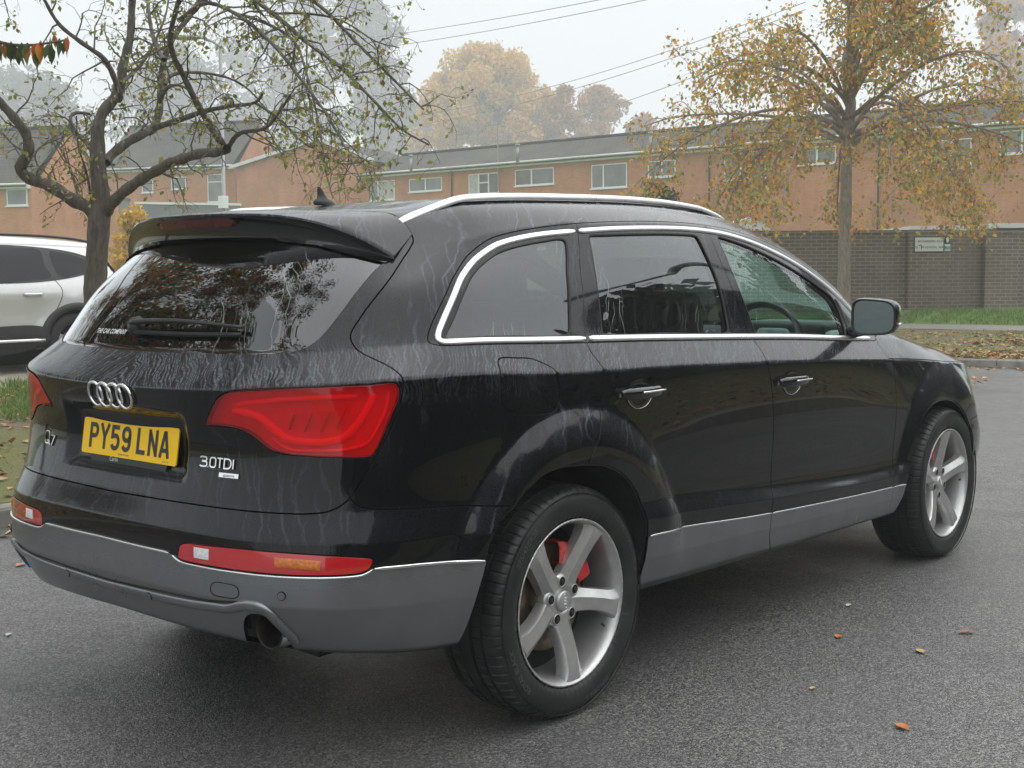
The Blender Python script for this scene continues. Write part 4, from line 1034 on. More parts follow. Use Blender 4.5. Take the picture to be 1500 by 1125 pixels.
sw = mesh_obj('steering_wheel', V, F, M['black_plastic'], CAR, True)
rbox((3.36, -.38, 1.09), (.06, .17, .13), .03, (0, .42, 0), name='wheel_boss', mat=M['inner_grey'], parent=sw)
rbox((3.36, -.38, 1.10), (.02, .36, .035), .009, (0, .42, 0), name='wheel_spoke', mat=M['satin'], parent=sw)
rbox((3.02, 0, 1.46), (.03, .24, .07), .014, (0, .2, 0), name='rear_view_mirror', mat=M['black_plastic'], parent=CAR)
# ------------------------------------------------------------------ wheels
def make_wheel():
    root = bpy.data.objects.new('wheel', None); COL.objects.link(root); root.parent = CAR
    R0 = .3775; W2 = .1375
    # tyre: axis y, outboard at -y ; tread with cut grooves
    prof = [(-.112, .268), (-.124, .276), (-.134, .290), (-.1385, .312), (-.137, .332), (-.131, .350), (-.1245, .3595), (-.117, .3665), (-.106, .3715), (-.094, .3742), (-.083, .3757),
            (-.076, .3762), (-.075, .3695), (-.065, .3695), (-.064, .3768), (-.032, .3775), (-.031, .3700), (-.020, .3700), (-.019, .3778), (.019, .3778), (.020, .3700), (.031, .3700), (.032, .3775), (.064, .3768), (.065, .3695), (.075, .3695), (.076, .3762), (.094, .3742), (.117, .3665), (.131, .350), (.1385, .312), (.124, .276), (.112, .268), (.108, .264), (-.108, .264)]
    n = 720; V = []; F = []; m = len(prof)
    for k in range(n):
        a = 2 * math.pi * k / n; ph = k % 10
        for (h, r) in prof:
            rr_ = r
            if ph in (0, 1) and ((-.125 < h < -.08) or (.08 < h < .125)): rr_ = r - .0042
            if ph in (4, 5) and (.032 <= abs(h) <= .064): rr_ = r - .003
            V.append((rr_ * math.cos(a), h, rr_ * math.sin(a)))
    for k in range(n):
        k2 = (k + 1) % n
        for j in range(m): F.append((k * m + j, k2 * m + j, k2 * m + (j + 1) % m, k * m + (j + 1) % m))
    ty = mesh_obj('tyre', V, F, M['tyre'], root, True, local=True); ty.data.set_sharp_from_angle(angle=math.radians(35))
    def ring_text(txt, size, a_mid, r_mid, spacing=1.05):
        V, F = text_mesh(txt, size, .0, .0004, spacing=spacing); out = []
        for x, y, z in V:
            a = a_mid - x / r_mid; r = r_mid + y; t = (r - .318)
            yy = -.1396 + max(0, (r - .335)) ** 1.0 * .28 + max(0, .305 - r) * .2
            out.append((r * math.cos(a), yy, r * math.sin(a)))
        return out, F
    for txt, am, sz in (('275/45ZR20', 138, .026), ('ROYAL EXPLORER II', 30, .026), ('ROYAL BLACK', 210, .026), ('EXPLORER II', 290, .022)):
        V, F = ring_text(txt, sz, math.radians(am), .327); mesh_obj('tyre_lettering', V, F, M['tyre_text'], root, False, local=True)
    V, F = lathe([(-.1385, .3545), (-.1345, .3565), (-.132, .3545)], 120); mesh_obj('tyre_ridge', np.array(V), F, M['tyre'], root, True, local=True)
    # rim barrel
    prof = [(-.116, .262), (-.1225, .2695), (-.126, .2700), (-.1275, .2675), (-.126, .2640), (-.118, .2590), (-.108, .2540), (-.085, .2490), (-.04, .2440), (.03, .238), (.10, .240), (.115, .262), (.112, .262), (.10, .245)]
    V, F = lathe(prof, 96); rim = mesh_obj('rim', V, F, None, root, True, local=True, mats=[M['rim'], M['rim_scuff']], fm=[1 if (i % (len(prof) - 1)) in (1, 2, 3) else 0 for i in range(len(F))])
    # five broad twisted-looking spokes with a raised offset ridge
    mb = MB(); NR = 16
    for k in range(5):
        a0 = math.radians(60 + 72 * k); rows = []
        for i in range(NR):
            t = i / (NR - 1); r = .040 + (.257 - .040) * t
            half = np.interp(t, [0, .15, .3, .5, .8, .93, 1], [.046, .043, .0385, .0365, .0395, .046, .060])
            y = np.interp(t, [0, .2, .5, .85, 1], [-.082, -.088, -.104, -.119, -.120])
            bend = .008 * math.sin(math.pi * t) - .002
            e = np.array([math.cos(a0), 0, math.sin(a0)]); p = np.array([-math.sin(a0), 0, math.cos(a0)])
            c = e * r + p * bend; dep = np.interp(t, [0, .4, 1], [.040, .046, .052])
            ridge = .25 * half
            for off, dy in ((-half, dep), (-half * .98, .013), (-half * .86, .0035), (-half * .60, .001), (ridge * .2, -.0005), (ridge, -.0025), (ridge * 1.5, .0005), (half * .70, .010), (half * .95, .016), (half, dep)):
                q = c + p * off; rows.append((q[0], y + dy, q[2]))
        b = 10; Fq = [(i * b + j, i * b + j + 1, (i + 1) * b + j + 1, (i + 1) * b + j) for i in range(NR - 1) for j in range(b - 1)]
        mb.add(rows, Fq)
    sp = mb.build('spokes', M['rim'], root, True, local=True); sp.data.set_sharp_from_angle(angle=math.radians(38))
    # hub face with lug recesses
    V = []; F = []; n = 60
    for (h, r0, lob) in ((-.040, .086, 0), (-.072, .084, .010), (-.0815, .078, .010), (-.0850, .066, .004), (-.0845, .036, 0), (-.080, .034, 0), (-.080, .0, 0)):
        for k in range(n):
            a = 2 * math.pi * k / n; r = r0 + lob * math.cos(5 * (a - math.radians(60 + 36))) * .6
            V.append((r * math.cos(a), h, r * math.sin(a)))
    for j in range(6):
        for k in range(n): F.append((j * n + k, j * n + (k + 1) % n, (j + 1) * n + (k + 1) % n, (j + 1) * n + k))
    mesh_obj('hub_face', V, F, M['rim'], root, True, local=True)
    for k in range(5):
        a = math.radians(60 + 36 + 72 * k); c = np.array([.064 * math.cos(a), 0, .064 * math.sin(a)])
        V, F = lathe([(-.0862, .0185), (-.0885, .0165), (-.0868, .0148)], 20); mesh_obj('lug_seat', np.array(V) + c, F, M['rim'], root, True, local=True)
        V, F = lathe([(-.0869, .0155), (-.0869, .0)], 16); mesh_obj('lug_recess', np.array(V) + c, F, M['dark'], root, True, local=True)
        V, F = lathe([(-.084, .0078), (-.0895, .0074), (-.0905, .0055), (-.089, .004), (-.089, 0)], 6); mesh_obj('lug_bolt', np.array(V) + c, F, M['black_plastic'], root, False, local=True)
    V, F = lathe([(-.080, .0335), (-.0905, .0325), (-.0935, .029), (-.0945, .015), (-.0948, .0)], 40); cap = mesh_obj('hub_cap', V, F, M['rim'], root, True, local=True)
    mb = MB()
    for k in range(4):
        cx = (k - 1.5) * .0105; V = []; F = []
        for i in range(20):
            a = 2 * math.pi * i / 20
            for j in range(5):
                b = 2 * math.pi * j / 5; V.append((.002 * 0 + (.0078 + .0013 * math.cos(b)) * math.sin(a), -.0950 - .0010 * math.sin(b), cx + (.0078 + .0013 * math.cos(b)) * math.cos(a)))
        for i in range(20):
            for j in range(5): F.append((i * 5 + j, i * 5 + (j + 1) % 5, ((i + 1) % 20) * 5 + (j + 1) % 5, ((i + 1) % 20) * 5 + j))
        mb.add(V, F)
    mb.build('cap_emblem', M['badge'], root, True, local=True)
    V, F = lathe([(-.020, .090), (-.022, .100), (-.022, .172), (-.018, .173), (-.002, .173), (.0, .172), (.0, .09)], 80); mesh_obj('brake_disc', V, F, M['disc'], root, True, local=True)
    V, F = lathe([(-.055, .0), (-.056, .080), (-.050, .088), (-.016, .090)], 48); mesh_obj('disc_hat', V, F, M['disc'], root, True, local=True)
    V, F = lathe([(.012, .0), (.012, .215), (.02, .24)], 40); mesh_obj('backing_plate', V, F, M['dark'], root, True, local=True)
    V, F = lathe([(-.064, .118), (-.066, .130), (-.066, .168), (-.058, .186), (-.01, .190), (-.008, .118), (-.064, .118)], 22, 'y', math.radians(18), math.radians(88)); mesh_obj('brake_caliper', V, F, M['red_cal'], root, True, local=True).data.set_sharp_from_angle(angle=math.radians(40))
    mb = MB(); mb.tube([(.235 * math.cos(-.55), -.100, .235 * math.sin(-.55)), (.215 * math.cos(-.55), -.104, .215 * math.sin(-.55))], .005, 8); mb.build('tyre_valve', M['black_plastic'], root, True, local=True)
    return root
W0 = make_wheel(); proto_kids = list(W0.children)
def put_wheel(root, x, y, rz, spin=0.0):
    root.matrix_parent_inverse = Matrix.Identity(4)
    root.matrix_parent_inverse = Matrix.Translation(CAR.location).inverted()
    root.location = (x, y, .3715); root.rotation_mode = 'XYZ'; root.rotation_euler = (0, 0, 0)
    root.matrix_basis = Matrix.Translation((x, y, .3715)) @ Matrix.Rotation(rz, 4, 'Z') @ Matrix.Rotation(spin, 4, 'Y')
put_wheel(W0, WR[0], -.838, 0.0)
for (x, y, rz, sp_) in ((WF[0], -.838, .01, math.radians(-28)), (WR[0], .838, math.pi, .4), (WF[0], .838, math.pi, 1.1)):
    r = W0.copy(); COL.objects.link(r)
    for ch in proto_kids:
        c = ch.copy(); COL.objects.link(c); c.parent = r
    put_wheel(r, x, y, rz, sp_)
# ================================================================== THE PLACE
CAMP = np.array([-2.0617, -3.4429, 1.4211]); YAW, PITCH, ROLL, FPX = .7158, -.0864, -.0063, 1864.76
_fw = np.array([math.cos(PITCH) * math.cos(YAW), math.cos(PITCH) * math.sin(YAW), math.sin(PITCH)])
_r = np.cross(_fw, [0, 0, 1]); _r /= np.linalg.norm(_r); _u = np.cross(_r, _fw); _c, _s = math.cos(ROLL), math.sin(ROLL)
_R2 = _c * _r + _s * _u; _U2 = -_s * _r + _c * _u
FH = np.array([math.cos(YAW), math.sin(YAW)]); RH = np.array([math.sin(YAW), -math.cos(YAW)])
def at(u, v, d):
    """surveyed position: sight line (u, v) of the 1500 x 1125 photograph at forward distance d"""
    q = _fw + _R2 * (u - 750) / FPX - _U2 * (v - 562.5) / FPX; q = q / np.dot(q[:2], FH); return CAMP + q * d
def atz(u, v, z=0.0):
    q = _fw + _R2 * (u - 750) / FPX - _U2 * (v - 562.5) / FPX; return CAMP + q * ((z - CAMP[2]) / q[2])
def dl(d, l, z=0.0):
    p = CAMP[:2] + FH * d + RH * l; return np.array([p[0], p[1], z])
def fast_mesh(name, V, F, mat, parent=None, smooth=False):
    V = np.asarray(V, np.float32); F = np.asarray(F, np.int32); me = bpy.data.meshes.new(name); k = F.shape[1]
    me.vertices.add(len(V)); me.vertices.foreach_set('co', V.ravel()); me.loops.add(F.size); me.loops.foreach_set('vertex_index', F.ravel())
    me.polygons.add(len(F)); me.polygons.foreach_set('loop_start', np.arange(0, F.size, k, dtype=np.int32)); me.polygons.foreach_set('loop_total', np.full(len(F), k, np.int32))
    if smooth: me.polygons.foreach_set('use_smooth', np.ones(len(F), bool))
    me.materials.append(mat); me.update(calc_edges=True); me.validate()
    o = bpy.data.objects.new(name, me); COL.objects.link(o)
    if parent is not None: adopt(o, parent)
    return o
# ---------------------------------------------------------------- materials
def asphalt():
    t = NT('asphalt'); v = t.coord()
    st = t.voro(v, 165); stone = t.n('SeparateColor'); t.l(st.outputs['Color'], stone.inputs[0])
    fine = t.noise(v, 210, 3, .7); mid = t.noise(v, 2.2, 5, .6); big = t.noise(v, .35, 3)
    b = t.math('ADD', t.math('MULTIPLY', stone.outputs[0], .62), t.math('MULTIPLY', fine, .42))
    c = t.ramp(b, [(.20, (.014, .0142, .0145)), (.48, (.080, .0795, .078)), (.70, (.200, .197, .189)), (.95, (.40, .395, .375))])
    lite = t.math('GREATER_THAN', stone.outputs[1], .984); c = t.mix(t.math('MULTIPLY', lite, .75), c, (.42, .41, .38))
    c = t.mix(t.mapr(mid, .35, .7, 0, .25), c, (.075, .075, .075)); c = t.mix(t.mapr(big, .45, .65, 0, .35), c, (.13, .129, .126)); damp = t.noise(t.coord(loc=(9, 4, 0)), .55, 4, .6); c = t.mix(t.mapr(damp, .52, .64, 0, .35, True), c, (.035, .036, .038))
    r = t.mapr(mid, .35, .68, .31, .52)
    h = t.math('ADD', t.math('MULTIPLY', st.outputs['Distance'], -1), t.math('MULTIPLY', fine, .5))
    t.princ(c, r, 0, .5, normal=t.bump(h, .55, .005)); return t.m
def ground_mat(name, base, litter=.4, moss=.5, green=(.065, .095, .022)):
    t = NT(name); v = t.coord()
    n1 = t.noise(v, 1.3, 5, .6); n2 = t.noise(v, 14, 5, .7); n3 = t.noise(v, 90, 3, .7)
    c = t.mix(t.mapr(n2, .35, .65), tuple(x * .6 for x in base), base); c = t.mix(t.mapr(n1, .36, .52, 0, moss), c, green)
    c = t.mix(t.mapr(n3, .5, .75, 0, .6), c, tuple(x * 1.9 for x in base))
    vo = t.voro(v, 16); rs = t.n('SeparateColor'); t.l(vo.outputs['Color'], rs.inputs[0])
    lf = t.math('MULTIPLY', t.math('GREATER_THAN', rs.outputs[1], 1 - litter * .5), t.mapr(vo.outputs['Distance'], .30, .38, 1, 0))
    lc = t.ramp(rs.outputs[2], [(0, (.16, .075, .03)), (.5, (.30, .15, .05)), (1, (.34, .24, .09))]); c = t.mix(t.math('MULTIPLY', lf, .8), c, lc)
    t.princ(c, .85, 0, .3, normal=t.bump(t.math('ADD', n2, t.math('MULTIPLY', n3, .4)), .8, .03)); return t.m
M['asphalt'] = asphalt()
M['verge'] = ground_mat('mossy_verge', (.20, .165, .115), .45, .75, (.15, .17, .040))
M['grass_ground'] = ground_mat('rough_grass', (.13, .17, .05), .1, .9, (.12, .23, .045))
M['paving'] = simple('pale_paving', (.34, .31, .26), .8, var=.25, scale=3, bump=.3)
M['path'] = simple('tarmac_path', (.24, .225, .205), .75, var=.25, scale=6, bump=.3)
def kerb_mat():
    t = NT('kerb_concrete'); v = t.coord(); n1 = t.noise(v, 9, 5, .65); n2 = t.noise(v, 1.6, 3)
    c = t.mix(t.mapr(n1, .3, .7), (.16, .15, .135), (.34, .33, .30)); c = t.mix(t.mapr(n2, .5, .7, 0, .5), c, (.10, .11, .06)); t.princ(c, .85, normal=t.bump(n1, .5, .01)); return t.m
M['kerb'] = kerb_mat()
def brick_mat(name, c1, c2, mortar, scale=1.0, rough=.85):
    t = NT(name); v = t.coord('UV'); b = t.n('TexBrick'); t.l(v, b.inputs['Vector'])
    b.inputs['Scale'].default_value = 1; b.inputs['Brick Width'].default_value = .225 * scale; b.inputs['Row Height'].default_value = .075 * scale; b.inputs['Mortar Size'].default_value = .011 * scale
    b.inputs['Color1'].default_value = (*c1, 1); b.inputs['Color2'].default_value = (*c2, 1); b.inputs['Mortar'].default_value = (*mortar, 1); b.inputs['Bias'].default_value = 0
    n = t.noise(t.coord(), .55, 5, .6); st = t.noise(t.coord(scale=(1, 1, .25)), 1.2, 4)
    c = t.mix(t.mapr(n, .35, .65, 0, .45), b.outputs[0], tuple(x * .62 for x in c1)); c = t.mix(t.mapr(st, .5, .72, 0, .3), c, tuple(x * 1.25 for x in c2))
    t.princ(c, rough, 0, .25, normal=t.bump(b.outputs[1], -.4, .01)); return t.m
M['brick'] = brick_mat('orange_brick', (.52, .19, .085), (.62, .25, .115), (.42, .30, .22))
M['brick_dark'] = brick_mat('brown_garden_wall_brick', (.175, .143, .120), (.235, .195, .165), (.36, .33, .29), 1.1)
def tile_mat():
    t = NT('concrete_roof_tiles'); v = t.coord('UV'); b = t.n('TexBrick'); t.l(v, b.inputs['Vector'])
    b.inputs['Scale'].default_value = 1; b.inputs['Brick Width'].default_value = .33; b.inputs['Row Height'].default_value = .28; b.inputs['Mortar Size'].default_value = .022
    b.inputs['Color1'].default_value = (.060, .055, .052, 1); b.inputs['Color2'].default_value = (.090, .083, .078, 1); b.inputs['Mortar'].default_value = (.03, .03, .03, 1)
    c = t.mix(t.mapr(t.noise(t.coord(), .6, 5), .4, .7, 0, .5), b.outputs[0], (.13, .125, .09)); t.princ(c, .8, 0, .3, normal=t.bump(b.outputs[1], -.6, .03)); return t.m
M['tiles'] = tile_mat()
M['upvc'] = simple('white_upvc', (.78, .79, .80), .35, var=.05)
M['fascia'] = simple('white_fascia', (.70, .70, .69), .5, var=.1, scale=2)
M['pane'] = simple('house_pane', (.16, .165, .165), .06, var=.35, scale=.9, spec=.8)
M['curtain'] = simple('net_curtain', (.45, .45, .43), .8, var=.2, scale=5)
M['gutter'] = simple('dark_gutter', (.06, .055, .05), .5)
M['grey_render'] = simple('grey_garage', (.17, .175, .18), .8, var=.15, scale=1.5)
M['lamp_metal'] = simple('galvanised_lamp', (.32, .33, .34), .5, .6, var=.15)
M['cable'] = simple('cable', (.34, .34, .35), .6)
M['sign_white'] = simple('sign_white', (.74, .76, .74), .4, var=.04); M['sign_green'] = simple('sign_green', (.045, .10, .075), .5); M['sign_blue'] = simple('sign_blue', (.25, .42, .58), .5)
def bark(name, a, b, moss=(.09, .10, .04)):
    t = NT(name); v = t.coord(scale=(1, 1, .22)); n = t.noise(v, 26, 6, .65, .6); m = t.noise(t.coord(), 5, 4)
    c = t.mix(t.mapr(n, .3, .7), a, b); c = t.mix(t.mapr(m, .52, .7, 0, .55), c, moss); t.princ(c, .85, 0, .3, normal=t.bump(n, .8, .02)); return t.m
M['bark'] = bark('cherry_bark', (.062, .054, .047), (.20, .178, .155)); M['bark2'] = bark('street_tree_bark', (.17, .14, .115), (.40, .345, .29), (.22, .20, .13)); M['bark_far'] = bark('far_bark', (.05, .045, .04), (.10, .09, .08))
def leaf_mat(name, stops, trans=.35, rough=.5):
    t = NT(name); g = t.n('NewGeometry'); c = t.ramp(g.outputs['Random Per Island'], stops)
    n = t.noise(t.coord(), 30, 3); c = t.mix(t.mapr(n, .35, .7, 0, .22), c, (.05, .035, .015))
    p = t.princ(c, rough, 0, .35); tr = t.n('BsdfTranslucent'); t.l(c, tr.inputs[0]); mx = t.n('MixShader'); mx.inputs[0].default_value = trans
    t.l(p.outputs[0], mx.inputs[1]); t.l(tr.outputs[0], mx.inputs[2]); t.l(mx.outputs[0], t.out.inputs[0]); return t.m
M['leaf_cherry'] = leaf_mat('cherry_leaf', [(0, (.17, .22, .05)), (.45, (.32, .38, .085)), (.75, (.46, .44, .12)), (.9, (.45, .33, .08)), (1, (.25, .09, .04))])
M['leaf_autumn'] = leaf_mat('autumn_leaf', [(0, (.20, .23, .07)), (.38, (.44, .43, .14)), (.52, (.72, .50, .13)), (.72, (.88, .50, .10)), (.88, (.74, .32, .08)), (1, (.38, .16, .07))], .5)
M['leaf_yellow'] = leaf_mat('yellow_leaf', [(0, (.52, .37, .09)), (.5, (.78, .50, .10)), (1, (.86, .52, .09))])
M['leaf_orange'] = leaf_mat('copper_leaf', [(0, (.26, .17, .07)), (.5, (.48, .26, .09)), (1, (.66, .30, .10))])
M['leaf_grey'] = leaf_mat('dull_green_leaf', [(0, (.04, .055, .03)), (1, (.10, .11, .06))])
M['leaf_hedge'] = leaf_mat('hedge_leaf', [(0, (.018, .028, .012)), (.7, (.05, .065, .022)), (1, (.12, .10, .03))], .2)
M['leaf_fore'] = leaf_mat('red_and_green_leaf', [(0, (.035, .07, .02)), (.45, (.10, .16, .04)), (.60, (.24, .22, .04)), (.74, (.62, .12, .03)), (1, (.60, .30, .03))], .4)
M['leaf_ground'] = leaf_mat('fallen_leaf', [(0, (.20, .08, .035)), (.35, (.42, .18, .06)), (.6, (.55, .33, .12)), (.82, (.55, .42, .20)), (1, (.30, .14, .07))], .1, .45)
M['grass'] = leaf_mat('grass_blade', [(0, (.09, .17, .035)), (.6, (.19, .31, .065)), (1, (.32, .40, .12))], .3)
# ---------------------------------------------------------------- ground
road = MB(); road.add([(-140, -140, 0), (220, -140, 0), (220, 220, 0), (-140, 220, 0)], [(0, 1, 2, 3)]); tag(road.build('road', M['asphalt']), kind='structure')
_k0 = np.array([17.0, 3.42]); KERB = [(-40., 3.42), (-14, 3.42), (8, 3.42), (14.6, 3.42)]
a0 = math.radians(90); Rf = 2.2; turn = math.radians(49)
for i in range(1, 9):
    a = a0 - turn * i / 8; KERB.append((14.6 + Rf * math.cos(a), 3.42 - Rf + Rf * math.sin(a)))
p1 = atz(1400, 537, 0)[:2]; p2 = atz(1500, 540, 0)[:2]; dk = (p2 - p1) / np.linalg.norm(p2 - p1)
KERB = KERB[:4] + [tuple(p1 - dk * 4.2 + (0, 0)), tuple(p1), tuple(p2), tuple(p2 + dk * 14), tuple(p2 + dk * 40)]
KERB = np.array(KERB); KS = catmull(KERB, .45)
KS = KS[(KS[:, 0] > -39)]
kt = np.gradient(KS, axis=0); kt /= np.linalg.norm(kt, axis=1)[:, None]; kn = np.stack([-kt[:, 1], kt[:, 0]], 1)   # towards the verge
def qdist(P):
    P = np.asarray(P); d = np.full(len(P), 1e9); sgn = np.zeros(len(P))
    for i in range(len(KS) - 1):
        a, b = KS[i], KS[i + 1]; ab = b - a; t = np.clip(((P - a) @ ab) / (ab @ ab), 0, 1); q = P - (a + t[:, None] * ab); r = np.hypot(q[:, 0], q[:, 1])
        m = r < d; d[m] = r[m]; sgn[m] = (q[m] @ np.array([-ab[1], ab[0]])) 
    return np.where(sgn >= 0, d, -d)
def hz(P):
    P = np.asarray(P); q = qdist(P); right = np.clip((P @ np.array(RH) + 3.0) / 5.0, 0, 1)
    lrel = (P - CAMP[:2]) @ RH; right = np.clip((lrel + 1) / 5, 0, 1)
    a = np.interp(q, [0, 5.5, 7, 9.5, 40, 120], [.115, .31, .34, .55, 1.3, 2.0]); b = np.interp(q, [0, 5.5, 12, 40, 120], [.115, .30, .33, 1.0, 2.0])
    return a * right + b * (1 - right)
def strip(name, q0, q1, mat, i0=0, i1=None, n=10, kind='structure', dz=0, nz=0.0):
    K = KS[i0:i1]; N = kn[i0:i1]; rows = []
    for j in range(n + 1):
        q = q0 + (q1 - q0) * j / n; rows.append(K + N * q)
    V2_ = np.vstack(rows); z = hz(V2_) + dz
    if nz: z = z + nz * np.array([math.sin(7.1 * x + 3 * y) * math.cos(5.3 * y - x) for x, y in V2_])
    m = len(K); F = [(j * m + i, j * m + i + 1, (j + 1) * m + i + 1, (j + 1) * m + i) for j in range(n) for i in range(m - 1)]
    return tag(fast_mesh(name, np.c_[V2_, z], F, mat, smooth=True), kind=kind)
ic = int(np.argmin(np.abs(KS[:, 0] - 13.5)))
strip('verge', .125, 5.45, M['verge'], n=24, nz=.008)
strip('parking_area', 5.5, 16, M['paving'], 0, ic, 8); strip('footpath', 5.5, 7.0, M['path'], ic, None, 3)
strip('grass_bank', 7.0, 10.0, M['grass_ground'], ic, None, 8)
strip('far_ground', 16.0, 120, M['grass_ground'], 0, ic, 10, dz=-.02); strip('far_ground', 10.0, 120, M['grass_ground'], ic, None, 10, dz=-.02)
# kerb stones
V = []; F = []; k = 0; run = 0
prof = [(0, -.05), (0, .098), (.012, .115), (.125, .118), (.125, -.05)]
for i in range(len(KS) - 1):
    for e, (p, nn_) in enumerate(((KS[i], kn[i]), (KS[i + 1], kn[i + 1]))):
        g = kt[i] * (.006 if e == 0 else -.006) * (1 if i % 2 == (0 if e == 0 else 1) else 0)
        for a, h in prof: V.append((p[0] + nn_[0] * a + g[0], p[1] + nn_[1] * a + g[1], h + .0015 * math.sin(i * 1.7)))
    b = i * 10; F += [(b + j, b + 5 + j, b + 6 + j, b + 1 + j) for j in range(4)] + [(b, b + 1, b + 2, b + 3), (b + 5, b + 8, b + 7, b + 6)]
tag(mesh_obj('kerb', V, F, M['kerb'], None, False), kind='structure')
# opposite verge and kerb (out of the frame; its reflection shows in the doors)
mb = MB(); mb.box((12, -8.6, .055), (80, 7.9, .11)); tag(mb.build('opposite_verge', M['verge']), kind='structure')
mb = MB(); mb.box((12, -4.585, .058), (80, .12, .12)); tag(mb.build('opposite_kerb', M['kerb']), kind='structure')
# ---------------------------------------------------------------- leaves on the ground, grass
def leaf_shapes(P, size, flat=True, up=None, curl=.25, rs=None):
    """two-triangle folded leaves at points P"""
    n = len(P); a = rng.uniform(0, 2 * np.pi, n); s = size * rng.uniform(.6, 1.3, n)
    if flat:
        d = np.stack([np.cos(a), np.sin(a), rng.normal(0, .25, n)], 1); w = np.stack([-np.sin(a), np.cos(a), rng.normal(0, .35, n)], 1)
    else:
        d = rng.normal(0, 1, (n, 3)); d[:, 2] -= 1.0; w = rng.normal(0, 1, (n, 3)); w -= d * ((w * d).sum(1) / (d * d).sum(1))[:, None]
    d /= np.linalg.norm(d, axis=1)[:, None]; w /= np.linalg.norm(w, axis=1)[:, None]; nn_ = np.cross(d, w)
    s = s[:, None]; V = np.stack([P, P + d * s * .45 + w * s * .30 + nn_ * s * curl * .4, P + d * s, P + d * s * .45 - w * s * .30 + nn_ * s * curl * .4], 1).reshape(-1, 3)
    b = np.arange(n)[:, None] * 4; F = np.vstack([b + [0, 1, 2], b + [0, 2, 3]]); return V, F
def scatter_strip(n, q0, q1, s0, s1, clump=True):
    """s along the kerb in sample index space"""
    out = []
    while len(out) < n:
        i = rng.uniform(s0, s1, 400); q = rng.uniform(q0, q1, 400); ii = i.astype(int); f = (i - ii)[:, None]
        P = KS[ii] * (1 - f) + KS[ii + 1] * f + kn[ii] * q[:, None]
        c = .5 + .5 * np.sin(P[:, 0] * 1.7 + 1.3 * np.sin(P[:, 1] * 1.1)) * np.cos(P[:, 1] * 1.9 + P[:, 0] * .6)
        P = P[(rng.uniform(0, 1, 400) < c ** 1.5 + .12)] if clump else P
        out += list(P)
    return np.array(out[:n])
iv0 = int(np.argmin(np.abs(KS[:, 0] + 4))); iend = int(np.argmin(np.linalg.norm(KS - (p2 + dk * 6), axis=1)))
iR = int(np.argmin(np.linalg.norm(KS - p1, axis=1)))
P = np.vstack([scatter_strip(6500, .15, 5.4, iv0, ic), scatter_strip(8500, .2, 4.6, ic, iend), scatter_strip(3000, .13, 1.4, ic, iend, False)])
V, F = leaf_shapes(np.c_[P, hz(P) + .012], .085); tag(fast_mesh('fallen_leaves', V, F, M['leaf_ground']), 'scattered brown and yellow leaves lying over the verges', 'leaves', kind='stuff')
P = np.vstack([scatter_strip(700, -.28, -.01, iv0, ic), scatter_strip(900, -.55, -.01, ic, iend)])
V, F = leaf_shapes(np.c_[P, np.full(len(P), .010)], .075); tag(fast_mesh('gutter_leaves', V, F, M['leaf_ground']), 'brown leaves gathered in the gutter along the kerb', 'leaves', kind='stuff')
P = np.c_[rng.uniform(-2, 26, 3000), -4.75 - rng.uniform(0, 1, 3000) ** 1.6 * 5]; V, F = leaf_shapes(np.c_[P, np.full(3000, .122)], .09); tag(fast_mesh('opposite_leaves', V, F, M['leaf_ground']), 'leaf litter on the verge across the road', 'leaves', kind='stuff')
def blades(P, h, lean=.5):
    n = len(P); a = rng.uniform(0, 2 * np.pi, n); hh = h * rng.uniform(.5, 1.3, n); w = .004 + hh * .04
    d = np.stack([np.cos(a), np.sin(a), np.zeros(n)], 1); L = rng.normal(0, lean, (n, 3)) * hh[:, None]; L[:, 2] = hh
    V = np.stack([P - d * w[:, None], P + d * w[:, None], P + L], 1).reshape(-1, 3); F = np.arange(3 * n).reshape(-1, 3); return V, F
P = scatter_strip(26000, 7.05, 9.6, ic, iend, False); V1, F1 = blades(np.c_[P, hz(P)], .09)
P = scatter_strip(9000, .2, 5.3, ic, iend); V2b, F2b = blades(np.c_[P, hz(P)], .05)
P = scatter_strip(15000, .14, 5.4, iv0, int(ic * .8)); P = P[(np.sin(P[:, 0] * 2.1 + 2) * np.cos(P[:, 1] * 1.6) > -.1)]; V3, F3 = blades(np.c_[P, hz(P)], .026)
tuft = []
for (u, v) in ((38, 600), (30, 585), (44, 575), (25, 610), (48, 590)):
    c = atz(u, v, .22); r = rng.normal(0, .20, (300, 2)); P = c[:2] + r; tuft.append(P)
P = np.vstack(tuft); V4, F4 = blades(np.c_[P, hz(P)], .085)
Vs, Fs, b = [], [], 0
for a, f in ((V1, F1), (V2b, F2b), (V3, F3), (V4, F4)): Vs.append(a); Fs.append(f + b); b += len(a)
tag(fast_mesh('grass', np.vstack(Vs), np.vstack(Fs), M['grass']), 'short green grass growing on the verges and by the wall', 'grass', kind='stuff')
